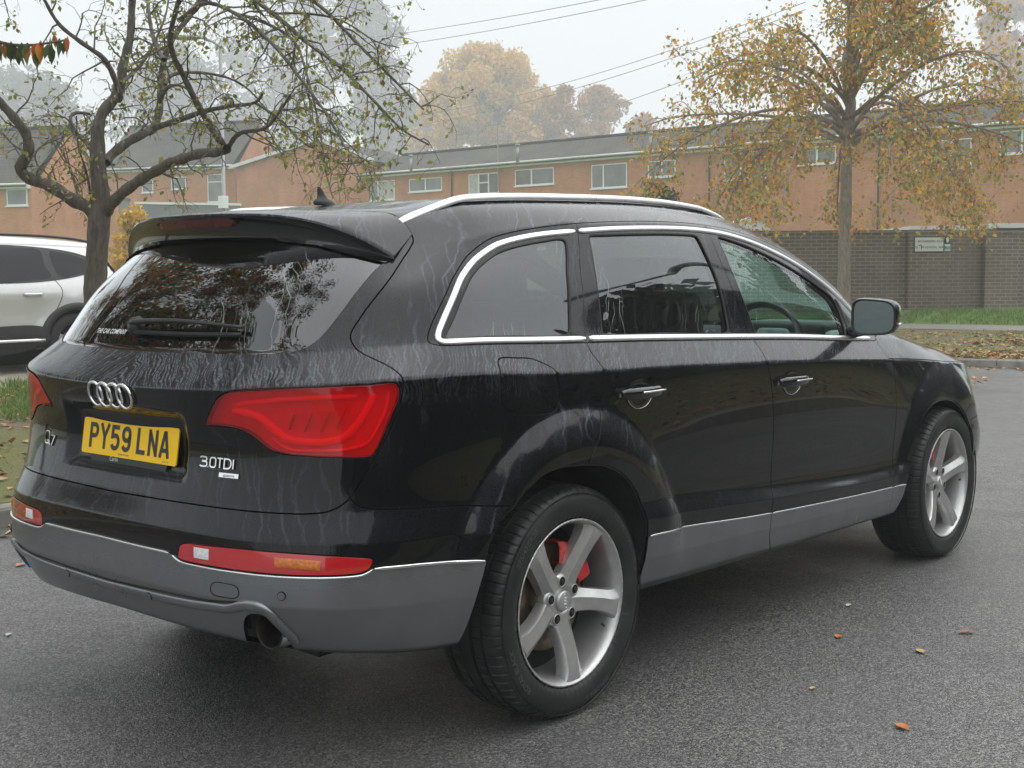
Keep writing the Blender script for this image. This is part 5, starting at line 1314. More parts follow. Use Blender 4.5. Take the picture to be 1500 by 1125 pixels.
def road_leaf(u, v, size, col, label, rot):
    c = atz(u, v, 0); bm = bmesh.new(); n = 7
    L = [(0, 0), (.25, .22), (.5, .30), (.75, .22), (1, 0), (.75, -.22), (.5, -.30), (.25, -.22)]; vs = []
    for x, y in L: vs.append(bm.verts.new(((x - .5) * size, y * size * rng.uniform(.85, 1.15), .004 + .22 * size * abs(y) + .05 * size * rng.uniform(0, 1))))
    m = [bm.verts.new(((x - .5) * size, 0, .004)) for x in (.25, .5, .75)]
    for f in ((0, 1, 8), (1, 2, 9, 8), (2, 3, 10, 9), (3, 4, 10), (0, 8, 7), (8, 9, 6, 7), (9, 10, 5, 6), (10, 4, 5)):
        bm.verts.ensure_lookup_table(); bm.faces.new([bm.verts[i] for i in f])
    st = bm.verts.new((.5 * size + .3 * size, .02 * size, .006)); bm.verts.ensure_lookup_table(); bm.faces.new([bm.verts[4], bm.verts[10], st])
    me = bpy.data.meshes.new('fallen_leaf'); bm.to_mesh(me); bm.free(); me.materials.append(col)
    o = bpy.data.objects.new('fallen_leaf', me); COL.objects.link(o); o.location = (c[0], c[1], .001); o.rotation_euler = (0, 0, rot); tag(o, label, 'leaf', 'single leaves on the road')
lo = simple('leaf_orange', (.55, .17, .05), .45, var=.3, scale=60); ly = simple('leaf_tan', (.55, .40, .20), .5, var=.3, scale=60); lw = simple('leaf_pale', (.62, .60, .52), .5, var=.2); lb = simple('leaf_brown', (.24, .11, .06), .5, var=.3, scale=60)
for a in ((1228, 934, .052, lo, 'orange leaf on the road right of the rear wheel', .3), (1348, 956, .058, ly, 'tan leaf at lower right, between the orange and the brown leaf', .9),
          (1415, 928, .070, lb, 'thin brown leaf at the right edge of the road, beyond the tan one', -.7), (1321, 1067, .062, lo, 'curled orange leaf nearest the camera at the bottom right', 1.2),
          (1243, 888, .042, lw, 'small pale leaf on the road below the front door sill', .1), (30, 829, .075, lo, 'orange leaf off the left corner of the rear bumper', .5),
          (1275, 578 + 62, .05, lw, 'tiny pale leaf', .2) if False else (1418, 900 - 312, .10, lw, 'pale leaf far up the road beside the front wheel arch', .2), (12, 931, .040, lw, 'small white leaf at the left edge of the road', .8),
          (68, 843, .030, lw, 'tiny white leaf under the left end of the rear bumper', .2), (1190, 1010, .03, ly, 'very small tan leaf right of the rear tyre on bare asphalt', .2), (232, 990, .016, lw, 'white fleck of leaf on the dark road left of centre', 1.2)): road_leaf(*a)
# ---------------------------------------------------------------- buildings
def uv_box_quads(quads, name, mat, parent=None):
    """quads with metric UVs: list of (4 points)"""
    V = []; F = []; UVs = []
    for q in quads:
        q = [np.asarray(p, float) for p in q]; b = len(V); V += q; F.append(tuple(range(b, b + len(q))))
        ex = q[1] - q[0]; ex /= np.linalg.norm(ex); n_ = np.cross(ex, q[-1] - q[0]); ey = np.cross(n_, ex); ey /= np.linalg.norm(ey)
        off = q[0][2] if abs(ey[2]) > .9 else 0
        UVs += [(np.dot(p - q[0], ex) + np.dot(q[0], ex), np.dot(p - q[0], ey) + off) for p in q]
    o = mesh_obj(name, V, F, mat, parent, False); l = o.data.uv_layers.new(name='UVMap')
    for i, p in enumerate([i for f in F for i in f]): l.data[i].uv = UVs[p]
    return o
class Wall:
    """a vertical wall plane through two surveyed points; t runs along it, n towards the camera"""
    def __init__(s, A, B):
        s.A = np.array([A[0], A[1], 0.]); d = np.array([B[0] - A[0], B[1] - A[1], 0.]); s.L = np.linalg.norm(d); s.e = d / s.L; s.n = np.array([s.e[1], -s.e[0], 0])
        if np.dot(s.n[:2], CAMP[:2] - s.A[:2]) < 0: s.n = -s.n
    def px(s, u, v, out=0.0):
        q = _fw + _R2 * (u - 750) / FPX - _U2 * (v - 562.5) / FPX; t = np.dot(s.A + s.n * out - CAMP, s.n) / np.dot(q, s.n); P = CAMP + q * t; return np.dot(P - s.A, s.e), P[2]
    def P(s, t, z, out=0.0): return s.A + s.e * t + s.n * out + np.array([0, 0, z])
    def block(s, t0, t1, z0, z1, o0, o1):
        P = s.P; return [[P(t0, z0, o1), P(t1, z0, o1), P(t1, z1, o1), P(t0, z1, o1)], [P(t1, z0, o0), P(t0, z0, o0), P(t0, z1, o0), P(t1, z1, o0)], [P(t0, z0, o0), P(t0, z0, o1), P(t0, z1, o1), P(t0, z1, o0)],
                [P(t1, z0, o1), P(t1, z0, o0), P(t1, z1, o0), P(t1, z1, o1)], [P(t0, z1, o1), P(t1, z1, o1), P(t1, z1, o0), P(t0, z1, o0)], [P(t0, z0, o0), P(t1, z0, o0), P(t1, z0, o1), P(t0, z0, o1)]]
def window(w, t0, t1, z0, z1, parent, splits=(), rows=(), curtain=None, out=.0):
    fr = .055; Q = w.block(t0, t1, z0, z0 + fr, out - .02, out + .05) + w.block(t0, t1, z1 - fr, z1, out - .02, out + .05) + w.block(t0, t0 + fr, z0 + fr, z1 - fr, out - .02, out + .05) + w.block(t1 - fr, t1, z0 + fr, z1 - fr, out - .02, out + .05)
    for s_ in splits:
        tm = t0 + (t1 - t0) * s_; Q += w.block(tm - .045, tm + .045, z0 + fr, z1 - fr, out - .02, out + .046)
    for (a, b, r) in rows:
        za = z0 + (z1 - z0) * r; Q += w.block(t0 + (t1 - t0) * a + .03, t0 + (t1 - t0) * b - .03, za - .035, za + .035, out - .02, out + .044)
    Q += w.block(t0 - .06, t1 + .06, z0 - .07, z0 - .002, out - .02, out + .11)
    f = uv_box_quads(Q, 'window', M['upvc'], parent)
    uv_box_quads([w.block(t0 + fr, t1 - fr, z0 + fr, z1 - fr, out - .02, out + .018)[0]], 'pane', M['pane'], f)
    if curtain:
        ca, cb = curtain; uv_box_quads([w.block(t0 + fr + (t1 - t0) * ca, t0 + (t1 - t0) * cb - fr, z0 + fr, z1 - fr, out - .02, out + .022)[0]], 'curtain', M['curtain'], f)
    return f
def house(w, t0, t1, z0, ze, zr, label, name='terraced_house', depth=7.5, pitch_back=3.6, group=None, roof=True, gable_end=None, roof_side=None):
    root = empty(name, tuple(w.P((t0 + t1) / 2, z0, -depth / 2))); tag(root, label, 'house', group)
    uv_box_quads(w.block(t0 + .004, t1 - .004, z0 - 1, ze, -depth, 0)[:4], 'wall', M['brick'], root)
    if roof:
        P = w.P; zo = ze - .12; Q = [[P(t0, zo, .42), P(t1, zo, .42), P(t1, zr, -pitch_back), P(t0, zr, -pitch_back)], [P(t1, zo, -2 * pitch_back - .42), P(t0, zo, -2 * pitch_back - .42), P(t0, zr, -pitch_back), P(t1, zr, -pitch_back)]]
        th = .10; Q += [[P(t0, zo - th, .42), P(t1, zo - th, .42), P(t1, zo, .42), P(t0, zo, .42)]]
        for tq in (t0 + .01, t1 - .01): uv_box_quads([[P(tq, ze - .4, 0), P(tq, ze - .4, -2 * pitch_back), P(tq, zr - .12, -pitch_back)]], 'gable', M['brick'], root)
        rf = uv_box_quads(Q, 'roof', M['tiles'], root)
        mb = MB(); mb.tube([P(t0, zr + .03, -pitch_back), P(t1, zr + .03, -pitch_back)], .11, 8); mb.build('ridge', M['tiles'], rf, True)
        uv_box_quads(w.block(t0 + .006, t1 - .006, ze - .30, ze - .06, -.02, .33), 'fascia', M['fascia'], root)
        mb = MB(); mb.tube([P(t0 + .01, ze - .10, .46), P(t1 - .01, ze - .10, .46)], .055, 8); mb.build('gutter', M['fascia'], root, True)
    return root
# main terrace, five houses
TA = at(530, 300, 80.0); TB = at(1560, 300, 52.6); TW = Wall(TA, TB)
def tpx(w, u): return w.px(u, 260)[0]
ZE = TW.px(980, 221)[1] + .1; ZR = ZE + 1.35; zg = 1.3
HS = []
hl = [(530, 663, 'brick house at the left end of the long terrace, two small windows'), (663, 839, 'brick terraced house with a tilted open window and a tall aerial'), (839, 1030, 'brick terraced house with a wide window just left of the orange tree'),
      (1030, 1290, 'brick terraced house mostly hidden behind the orange tree'), (1290, 1600, 'nearest brick house at the right end, its white window beside the orange tree')]
for a, b, lb_ in hl: HS.append(house(TW, tpx(TW, a), tpx(TW, b), zg, ZE, ZR, lb_, group='houses of the long brick terrace'))
def wpx(w, u0, v0, u1, v1, parent, **k):
    t0, z1 = w.px(u0, v0); t1, z0 = w.px(u1, v1); _, za = w.px(u0, v1); _, zb = w.px(u1, v0); z0 = (z0 + za) / 2; z1 = (z1 + zb) / 2
    return window(w, t0, t1, z0, z1, parent, **k)
wpx(TW, 543, 265, 579, 293, HS[0], splits=(.32,), curtain=(.34, 1)); wpx(TW, 600, 261, 648, 280, HS[0], splits=(.5,), rows=())
wpx(TW, 687, 254, 731, 284, HS[1], splits=(.34, .67), rows=((.34, .67, .55),), curtain=(.0, .34)); wpx(TW, 755, 247, 812, 271, HS[1], splits=(.43,))
wpx(TW, 867, 240, 919, 275, HS[2], splits=(.34,)); wpx(TW, 950, 235, 990, 259, HS[2], splits=(.5,))
wpx(TW, 1062, 222, 1122, 262, HS[3], splits=(.4,)); wpx(TW, 1170, 215, 1225, 240, HS[3], splits=(.5,))
wpx(TW, 1339, 205, 1423, 247, HS[4], splits=(.33, .66), curtain=(.33, .66)); wpx(TW, 1466, 190, 1530, 224, HS[4], splits=(.5,))
def ground_floor(w, t0, t1, z0, parent, flip=False):
    L = t1 - t0; a, b = (.16, .62) if not flip else (.70, .12); td = t0 + L * a
    d = uv_box_quads(w.block(td, td + .95, z0, z0 + 2.15, -.02, .03), 'front_door', M['upvc'], parent); uv_box_quads([w.block(td + .12, td + .83, z0 + 1.2, z0 + 1.95, -.02, .036)[0]], 'pane', M['pane'], d)
    tw = t0 + L * b; window(w, tw, tw + min(2.0, L * .28), z0 + .95, z0 + 2.15, parent, splits=(.35,), curtain=(.35, 1))
for i_, (a_, b_, _l) in enumerate(hl): ground_floor(TW, tpx(TW, a_), tpx(TW, b_), .75, HS[i_], i_ % 2 == 1)
for u, h in ((663, 0), (1040, 1), (1288, 3)):
    t, _ = TW.px(u, 260); mb = MB(); mb.tube([TW.P(t, zg, .09), TW.P(t, ZE - .35, .09), TW.P(t, ZE - .15, .30)], .045, 8); mb.build('downpipe', M['gutter'], HS[h], True)
for u, v0, v1, h in ((602, 243, 226, 0), (758, 228, 212, 1), (953, 212, 196, 2)):
    c = at(u, v0, 73 - h * 5.0); mb = MB(); mb.tube([c - [0, 0, .35], c + [0, 0, .55]], .08, 10); mb.tube([c + [0, 0, .5], c + [0, 0, .62]], .13, 10); mb.build('vent_pipe', M['lamp_metal'], HS[h], True)
c = TW.P(TW.px(732, 260)[0], ZE - .4, .15); mb = MB(); mb.tube([c + [0, 0, -1.2], c + [0, 0, 2.6]], .03, 6)
for k_, (hh, ln) in enumerate(((2.5, .9), (1.6, 1.1))):
    mb.tube([c + [0, 0, hh] - TW.e * ln, c + [0, 0, hh] + TW.e * ln * .3], .02, 5)
    for q in range(6): o_ = c + [0, 0, hh] - TW.e * (ln * (.95 - q * .2)); mb.tube([o_ - np.array([0, 0, .22]), o_ + np.array([0, 0, .22])], .012, 4)
mb.build('television_aerial', M['lamp_metal'], HS[1])
# gable-fronted house
GW = Wall(at(347, 300, 84), at(545, 300, 80)); g0 = 0.0; g1 = GW.L; gm = GW.px(468, 207); ge = GW.px(347, 243)[1]; ga = gm[1]
gh = empty('gable_house', tuple(GW.P(GW.L / 2, 1.3, -4))); tag(gh, 'brick house whose white-edged gable faces the street, behind the cherry tree', 'house')
P = GW.P; uv_box_quads([[P(g0, 0, 0), P(g1, 0, 0), P(g1, ge, 0), P(g0, ge, 0)], [P(g0, ge, 0), P(g1, ge, 0), P(gm[0], ga, 0)], [P(g0, 0, -9), P(g0, 0, 0), P(g0, ge, 0), P(g0, ge, -9)], [P(g1, 0, 0), P(g1, 0, -9), P(g1, ge, -9), P(g1, ge, 0)]], 'wall', M['brick'], gh)
uv_box_quads([[P(g0 - .35, ge - .12, .25), P(gm[0], ga + .12, .25), P(gm[0], ga + .12, -9), P(g0 - .35, ge - .12, -9)], [P(gm[0], ga + .12, .25), P(g1 + .35, ge - .12, .25), P(g1 + .35, ge - .12, -9), P(gm[0], ga + .12, -9)]], 'roof', M['tiles'], gh)
def slope_board(w, t0, z0, t1, z1, h, o0, o1, name, mat, parent):
    P = w.P; mesh_obj(name, [P(t0, z0, o1), P(t1, z1, o1), P(t1, z1 + h, o1), P(t0, z0 + h, o1), P(t0, z0, o0), P(t1, z1, o0), P(t1, z1 + h, o0), P(t0, z0 + h, o0)], [(0, 1, 2, 3), (4, 7, 6, 5), (0, 4, 5, 1), (3, 2, 6, 7), (0, 3, 7, 4), (1, 5, 6, 2)], mat, parent, False)
slope_board(GW, g0 - .35, ge - .22, gm[0] - .003, ga + .02, .22, .20, .30, 'bargeboard', M['fascia'], gh); slope_board(GW, gm[0] + .003, ga + .02, g1 + .35, ge - .22, .22, .20, .30, 'bargeboard', M['fascia'], gh)
ground_floor(GW, 0, GW.L, 1.6, gh)
# left wing with shallow roof and the far-left house
LW = Wall(at(150, 300, 88), at(346, 300, 85)); le = LW.px(250, 247)[1]; lh = house(LW, 0, LW.L, 1.0, le + .15, LW.px(250, 200)[1] + 1.2, 'low brick house seen through the cherry branches, left of the gable', depth=8, group=None)
for u0, v0, u1, v1, sp_ in ((208, 263, 225, 282, ()), (251, 259, 273, 277, ()), (304, 255, 327, 296, ())): wpx(LW, u0, v0, u1, v1, lh, splits=sp_, rows=((0, 1, .72),) if u0 == 304 else ())
ground_floor(LW, 0, LW.L, 1.6, lh, True)
FW = Wall(at(-160, 300, 66), at(46, 300, 64)); fe = FW.px(20, 268)[1]; fhs = house(FW, 0, FW.L, .8, fe, FW.px(20, 200)[1] + .8, 'brick house at the far left edge with one white window above the silver car', depth=8)
ground_floor(FW, 0, FW.L * .5, 1.0, fhs); wpx(FW, 10, 277, 41, 301, fhs); wpx(FW, -70, 277, -30, 301, fhs)
GG = Wall(at(48, 300, 70), at(150, 300, 70)); gr_ = empty('garage_block', tuple(GG.P(GG.L / 2, .9, -2))); tag(gr_, 'grey garage and passage between the far left house and the low brick house', 'garage')
uv_box_quads(GG.block(.02, GG.L - .02, .3, GG.px(90, 288)[1], -5, 0), 'wall', M['grey_render'], gr_)
uv_box_quads(GG.block(-.0, GG.L, GG.px(90, 288)[1], GG.px(90, 283)[1], -5.2, .2), 'roof', M['gutter'], gr_)
t_, z_ = GG.px(104, 300); t2_, z2_ = GG.px(126, 334); gd = uv_box_quads(GG.block(t_, t2_, z2_, z_, 0, .06), 'garage_door', M['upvc'], gr_)
t_, z_ = GG.px(60, 300); t2_, z2_ = GG.px(78, 334); uv_box_quads(GG.block(t_, t2_, z2_, z_, 0, .05), 'side_door', M['gutter'], gr_)
# low pale wall in front of the gable houses
PW = Wall(at(200, 318, 64), at(352, 305, 66)); t = empty('garden_wall', tuple(PW.P(PW.L / 2, 1, 0))); tag(t, 'low pale rendered wall in front of the gable house', 'wall')
z1 = PW.px(300, 297)[1]; uv_box_quads(PW.block(0, PW.L, .2, z1 - .12, -.2, 0), 'wall_panel', M['grey_render'], t); uv_box_quads(PW.block(-.05, PW.L + .05, z1 - .12, z1, -.25, .05), 'coping', M['fascia'], t)
# ---------------------------------------------------------------- brown wall on the right with stepped panels
BW = Wall(at(800, 400, 29), at(1640, 400, 29)); bw = empty('brick_wall', tuple(BW.P(BW.L / 2, .5, 0))); tag(bw, 'tall dark brown brick wall with stepped bays behind the grass', 'wall')
bt = BW.px(1300, 337)[1]
for u0, u1, o, dz in ((800, 960, .10, 0), (960, 1040, -.12, -.02), (1040, 1327.5, 0, 0), (1327.5, 1391, .16, .0), (1391, 1410, .02, -.02), (1410, 1444, -.30, -.02), (1444, 1493, -.05, -.03), (1493, 1640, -.28, -.03)):
    t0, t1 = BW.px(u0, 400)[0], BW.px(u1, 400)[0]; pn = uv_box_quads(BW.block(t0 + .004, t1 - .004, .1, bt + dz - .07, -.50, o), 'wall_bay', M['brick_dark'], bw)
    uv_box_quads(BW.block(t0 + .002, t1 - .002, bt + dz - .07, bt + dz, -.52, o + .02), 'coping', M['brick_dark'], pn)
# garages with white roofs just behind the wall
for (u0, u1, v0, v1, d, lb_) in ((1333, 1420, 331, 340, 31.5, 'white garage roof edge showing above the brown wall behind the street name sign'), (1455, 1560, 327, 340, 32.5, 'grey-edged shed roof above the brown wall at the right edge'), (1066, 1128, 331, 341, 33, 'white shed gable roof above the wall, left of the orange tree trunk')):
    a, b = at(u0, v0, d), at(u1, v0 + 1.5, d); w = Wall(a, b); sh = empty('garage', tuple(w.P(w.L / 2, .6, -1.5))); tag(sh, lb_, 'garage', 'garages behind the brown wall')
    uv_box_quads(w.block(.1, w.L - .1, .3, a[2] - .12, -3.4, -.1), 'wall', M['grey_render'], sh); P = w.P
    rz = .0 if u0 != 1066 else .22; mid = w.L / 2
    Vr = [P(0, a[2] - .12, 0), P(w.L, a[2] - .12, 0), P(w.L, a[2], 0), P(mid, a[2] + rz, 0), P(0, a[2], 0)]; Vr += [p + (-w.n * 3.6) for p in Vr]
    mesh_obj('roof', Vr, [(0, 1, 2, 3, 4), (9, 8, 7, 6, 5), (0, 5, 6, 1), (1, 6, 7, 2), (2, 7, 8, 3), (3, 8, 9, 4), (4, 9, 5, 0)], M['fascia'], sh, False)
# street name sign on the wall
s0, sz1 = BW.px(1340.5, 348, .18); s1, sz0 = BW.px(1381.5, 368, .18); sg = empty('street_sign', tuple(BW.P(s0, sz0, .18))); tag(sg, 'white street name plate fixed to the brown brick wall', 'sign')
uv_box_quads(BW.block(s0, s1, sz0, sz1, .165, .19), 'sign_plate', M['sign_white'], sg); uv_box_quads(BW.block(s0 - .02, s1 + .02, sz0 - .02, sz1 + .02, .160, .178), 'sign_border', M['sign_green'], sg)
def wall_text(txt, t, z, size, out, mat, parent, name='sign_lettering'):
    V, F = text_mesh(txt, size, bold=.001, spacing=1.05); mesh_obj(name, [BW.P(t + a * (1 if np.dot(BW.e[:2], RH) > 0 else -1), z + b, out + .001) for a, b, c in V], F, mat, parent, False)
sm_, zh = (s0 + s1) / 2, sz1 - sz0; wall_text('1 - 50 GARDEN CLOSE', sm_ + .01, sz0 + zh * .72, .072, .191, M['ink'], sg); wall_text('51 - 99 SCHOOL WALK', sm_ + .04, sz0 + zh * .28, .066, .191, M['ink'], sg)
mb = MB(); ta = s0 + .075; zb = sz0 + zh * .14
for q in BW.block(ta, ta + .075, zb + .085, zb + .10, .188, .1915) + BW.block(ta + .062, ta + .076, zb, zb + .085, .188, .1915): mb.add(q, [(0, 1, 2, 3)])
mb.build('sign_arrow', M['ink'], sg)
s2, _ = BW.px(1383.5, 348, .18); s3, _ = BW.px(1392.5, 348, .18); sn = empty('notice_sign', tuple(BW.P(s2, sz0, .18))); tag(sn, 'narrow green and blue notice beside the street name plate', 'sign')
uv_box_quads(BW.block(s2, s3, sz0 + zh * .55, sz1 + .02, .165, .188), 'upper_notice', M['sign_green'], sn); uv_box_quads(BW.block(s2, s3, sz0, sz0 + zh * .52, .165, .188), 'lower_notice', M['sign_blue'], sn)
V = [BW.P((s2 + s3) / 2 + .033 * math.cos(a), sz0 + zh * .83 + .062 * math.sin(a), .1895) for a in np.linspace(0, 2 * math.pi, 16, endpoint=False)]; mesh_obj('notice_mark', V, [tuple(range(16))], M['sign_white'], sn, False)
uv_box_quads([BW.block(s2 + .01, s3 - .01, sz0 + zh * .36, sz0 + zh * .50, .18, .1895)[0]], 'notice_band', M['sign_white'], sn); uv_box_quads([BW.block(s2 + .01, s3 - .01, sz0 + zh * .04, sz0 + zh * .12, .18, .1895)[0]], 'notice_band', M['sign_white'], sn)
# ---------------------------------------------------------------- street lamps and overhead lines
def lamp(base, h, arm, label, thick=.075, curved=False):
    root = empty('street_lamp', tuple(base)); tag(root, label, 'street lamp'); b = np.array(base, float)
    top = b + [0, 0, h]; arm = np.array(arm, float)
    mb = MB(); mb.tube([b - [0, 0, .3], b + [0, 0, 1.3], b + [0, 0, 1.35], top], [thick * 1.35, thick * 1.35, thick * .8, thick * .6], 12); mb.build('pole', M['lamp_metal'], root, True)
    mb = MB(); pts = [top - [0, 0, .02], top + arm * .25 + [0, 0, .32 if curved else .10], top + arm * .6 + [0, 0, .5 if curved else .2], top + arm + [0, 0, .55 if curved else .25]]; mb.tube(catmull(pts, .1), thick * .5, 8); mb.build('arm', M['lamp_metal'], root, True)
    e = top + arm + [0, 0, .55 if curved else .25]; d = arm / np.linalg.norm(arm); sd_ = np.cross(d, [0, 0, 1]); V = []; F = []
    for i, (a, w_, hh) in enumerate(((-.1, .04, .04), (.05, .11, .07), (.35, .15, .08), (.60, .13, .06), (.68, .05, .03))):
        for k_ in range(10): an = 2 * math.pi * k_ / 10; V.append(e + d * a + sd_ * w_ * math.cos(an) + np.array([0, 0, 1]) * hh * math.sin(an))
    for i in range(4):
        for k_ in range(10): F.append((i * 10 + k_, i * 10 + (k_ + 1) % 10, (i + 1) * 10 + (k_ + 1) % 10, (i + 1) * 10 + k_))
    F += [tuple(range(10)), tuple(range(40, 50))]
    mesh_obj('lamp_head', V, F, M['lamp_metal'], root, True)
    return root
lb0 = at(331, 400, 36); lt = at(328, 68, 36); lr = lamp((lb0[0], lb0[1], .8), lt[2] - .8, (at(306, 52, 36) - at(328, 66, 36)) * [1, 1, 0] * 1.5, 'slim grey street lamp standing behind the cherry tree', .07)
mb = MB(); bx = at(327, 296, 35.9); mb.box(tuple(bx), (.20, .20, .34)); mb.build('pole_box', M['upvc'], lr)
lamp((14.6, -5.7, .1), 5.6, (-2.1, -1.85, 0), 'street lamp across the road behind the camera, mirrored in the rear door glass', .09, True)
def cable(a, b, sag, label):
    A, B = at(*a), at(*b); t = np.linspace(0, 1, 30)[:, None]; P = A * (1 - t) + B * t; P[:, 2] -= sag * 4 * (t * (1 - t))[:, 0]; mb = MB(); mb.tube(P, .012, 5); o = mb.build('overhead_cable', M['cable'], None, True); tag(o, label, 'cable', 'overhead cables crossing the sky')
cable((430, 84, 60), (1060, -25, 34), .25, 'lower of the two cables that cross the sky at the top centre'); cable((430, 66, 60), (1060, -38, 34), .25, 'topmost cable at the top centre of the sky')
cable((560, 176, 62), (1180, 3, 36), .5, 'upper of the pair of cables above the copper trees'); cable((560, 190, 62), (1180, 14, 36), .5, 'lower of the pair of cables above the copper trees'); cable((700, 205, 62), (1180, 45, 36), .4, 'lowest cable, meeting the orange tree halfway up')
# ---------------------------------------------------------------- trees
class Tree:
    def __init__(s, seed): s.r = np.random.default_rng(seed); s.V = []; s.F = []; s.b = 0; s.tips = []; s.seg = []
    def tube(s, P, R, n):
        V, F = tube(P, R, n, False); s.V += V; s.F += [tuple(i + s.b for i in f) for f in F]; s.b += len(V)
    def limb(s, P, r0, r1, n=8, step=.12, keep=True):
        P = catmull(P, step); R = np.linspace(r0, r1, len(P)); s.tube(P, R * (1 + (.10 if r0 < .09 else .025) * np.sin(np.arange(len(P)) * 1.9) + (.0 if r0 < .09 else .03) * np.sin(np.arange(len(P)) * .63)), n)
        if keep: s.seg.append((P, R))
        return P, R
    def grow(s, src, spacing, length, rad, levels, up=.2, droop=0.0, wig=.35, nside=4, out_bias=None, t0=.15, ratio=.55, ang=.9):
        """spawn shoots along the limbs in src"""
        new = []
        for P, R in src:
            L = np.r_[0, np.cumsum(np.linalg.norm(np.diff(P, axis=0), axis=1))]
            if L[-1] < 1e-3: continue
            q = L[-1] * t0 + s.r.uniform(0, spacing)
            while q < L[-1]:
                i = min(int(np.searchsorted(L, q)), len(P) - 2); i = max(i, 1); T = P[i + 1] - P[i - 1]; T = T / (np.linalg.norm(T) + 1e-9)
                rd = s.r.normal(0, 1, 3); rd -= T * np.dot(rd, T); rd /= np.linalg.norm(rd) + 1e-9
                d = T * (1 - ang * .5) + rd * ang + np.array([0, 0, up]);
                if out_bias is not None: o_ = P[i] - out_bias; o_ = o_ / (np.linalg.norm(o_) + 1e-9); d += o_ * .5
                d /= np.linalg.norm(d); ln = length * s.r.uniform(.45, 1.15) * (1 - .35 * q / L[-1]); m = 6; pts = [P[i]]; dd = d.copy()
                for k_ in range(m):
                    dd = dd + s.r.normal(0, wig * .5, 3) + np.array([0, 0, -droop * (k_ + 1) / m]); dd /= np.linalg.norm(dd); pts.append(pts[-1] + dd * ln / m)
                pts = np.array(pts); r0 = min(R[i] * .6, rad); RR = np.linspace(r0, max(.0015, r0 * .25), len(pts)); s.tube(pts, RR, nside); new.append((pts, RR))
                q += spacing * s.r.uniform(.6, 1.5)
        if levels > 1: return new + s.grow(new, spacing * ratio, length * ratio, rad * .5, levels - 1, up * .5, droop, wig, 3, out_bias, .1, ratio, ang)
        return new
    def anchor(s, segs, per_m, spread=.03):
        out = []
        for P, R in segs:
            L = np.linalg.norm(np.diff(P, axis=0), axis=1); n = s.r.poisson(per_m * L.sum())
            if n == 0: continue
            i = s.r.integers(len(P) // 3, len(P) - 1, n); f = s.r.uniform(0, 1, n)[:, None]; out.append(P[i] * (1 - f) + P[i + 1] * f + s.r.normal(0, spread, (n, 3)))
        return np.vstack(out) if out else np.zeros((0, 3))
def make_tree(name, label, cat, T, trunk, mat, leafP, leafsize, leafmat, base, group=None):
    root = empty(name, tuple(base)); tag(root, label, cat, group)
    mesh_obj('trunk', trunk.V, trunk.F, mat, root, True)
    if T.V: mesh_obj('branches', T.V, T.F, mat, root, True)
    if len(leafP): V, F = leaf_shapes(leafP, leafsize, False); fast_mesh('crown', V, F, leafmat, root)
    return root
def px_path(pts, d0, dd=None):
    n = len(pts); return np.array([at(u, v, d0 + (dd[i] if dd is not None else 0)) for i, (u, v) in enumerate(pts)])
# --- cherry tree on the left
D0 = 12.0; TR = Tree(3); TK = Tree(4); px_ = D0 / FPX
bs = at(140, 600, D0); bs[2] = hz([bs[:2]])[0]
TK.limb([bs - [0, 0, .1], bs + (at(139, 500, D0) - bs) * .5, at(139, 470, D0), at(139, 431, D0), at(142, 374, D0), at(145, 326, D0), at(146, 300, D0)], 17 * px_, 15.5 * px_, 16, .06, False)
TK.limb([at(146, 312, D0), at(147, 282, D0), at(144, 250, D0), at(143, 220, D0), at(143, 185, D0)], 14 * px_, 9.5 * px_, 14, .05)
def L_(pts, w0, w1, dd, n=10): return TR.limb(px_path(pts, D0, np.linspace(0, dd, len(pts))), w0 * .43 * px_, w1 * .43 * px_, n, .07)
L_([(144, 318), (128, 303), (110, 295), (75, 273), (36, 257), (30, 245), (42, 220), (38, 196), (31, 185), (14, 165), (0, 150), (-30, 118), (-60, 60), (-70, 0)], 24, 8, -.5)
L_([(143, 190), (150, 165), (163, 150), (176, 128), (180, 97), (191, 53), (194, 0), (205, -60)], 20, 9, .3)
L_([(136, 222), (124, 205), (110, 194), (103, 172), (112, 165), (132, 167)], 10, 5, .4); L_([(174, 146), (176, 141), (169, 119), (154, 88), (119, 62), (86, 35), (60, -10)], 11, 5, -.8)
L_([(155, 238), (161, 229), (189, 207), (212, 195), (224, 189), (233, 163), (236, 130), (240, 88), (255, 53), (282, 18), (292, 0), (305, -30)], 17, 7, 1.0)
L_([(240, 88), (230, 70), (222, 44), (216, 0), (214, -40)], 9, 5, 1.3); L_([(226, 187), (262, 176), (299, 163), (335, 156), (374, 150), (384, 138)], 11, 4, -.7)
L_([(155, 312), (163, 299), (180, 282), (211, 260), (235, 247), (251, 238), (275, 230), (299, 224), (318, 223), (333, 218)], 20, 14, -1.0)
L_([(330, 219), (326, 211), (308, 185), (290, 154), (268, 110), (253, 79), (250, 50), (262, 0), (270, -30)], 13, 6, -1.6, 8); L_([(333, 218), (350, 196), (387, 188), (405, 170), (425, 140)], 9, 3, -2, 8)
L_([(242, 124), (252, 110), (286, 106), (334, 114), (360, 128), (378, 145)], 7, 3, .6, 6); L_([(233, 150), (246, 128), (262, 125), (275, 130)], 8, 3, -.6, 6)
L_([(282, 18), (310, -8), (350, -12), (400, 20), (450, 62), (500, 100), (550, 150), (590, 190), (628, 212)], 9, 2.5, -2.2, 6); L_([(262, 30), (300, 5), (345, 20), (395, 60), (440, 115), (480, 170), (505, 215), (528, 262)], 8, 2, -2.8, 6)
L_([(290, 0), (340, -30), (410, -25), (470, 10), (520, 60), (560, 100), (600, 140), (620, 160)], 9, 2.5, -1.8, 6); L_([(345, 20), (380, 30), (430, 60), (455, 130), (468, 190), (480, 262), (486, 285)], 6, 1.5, -3.2, 5)
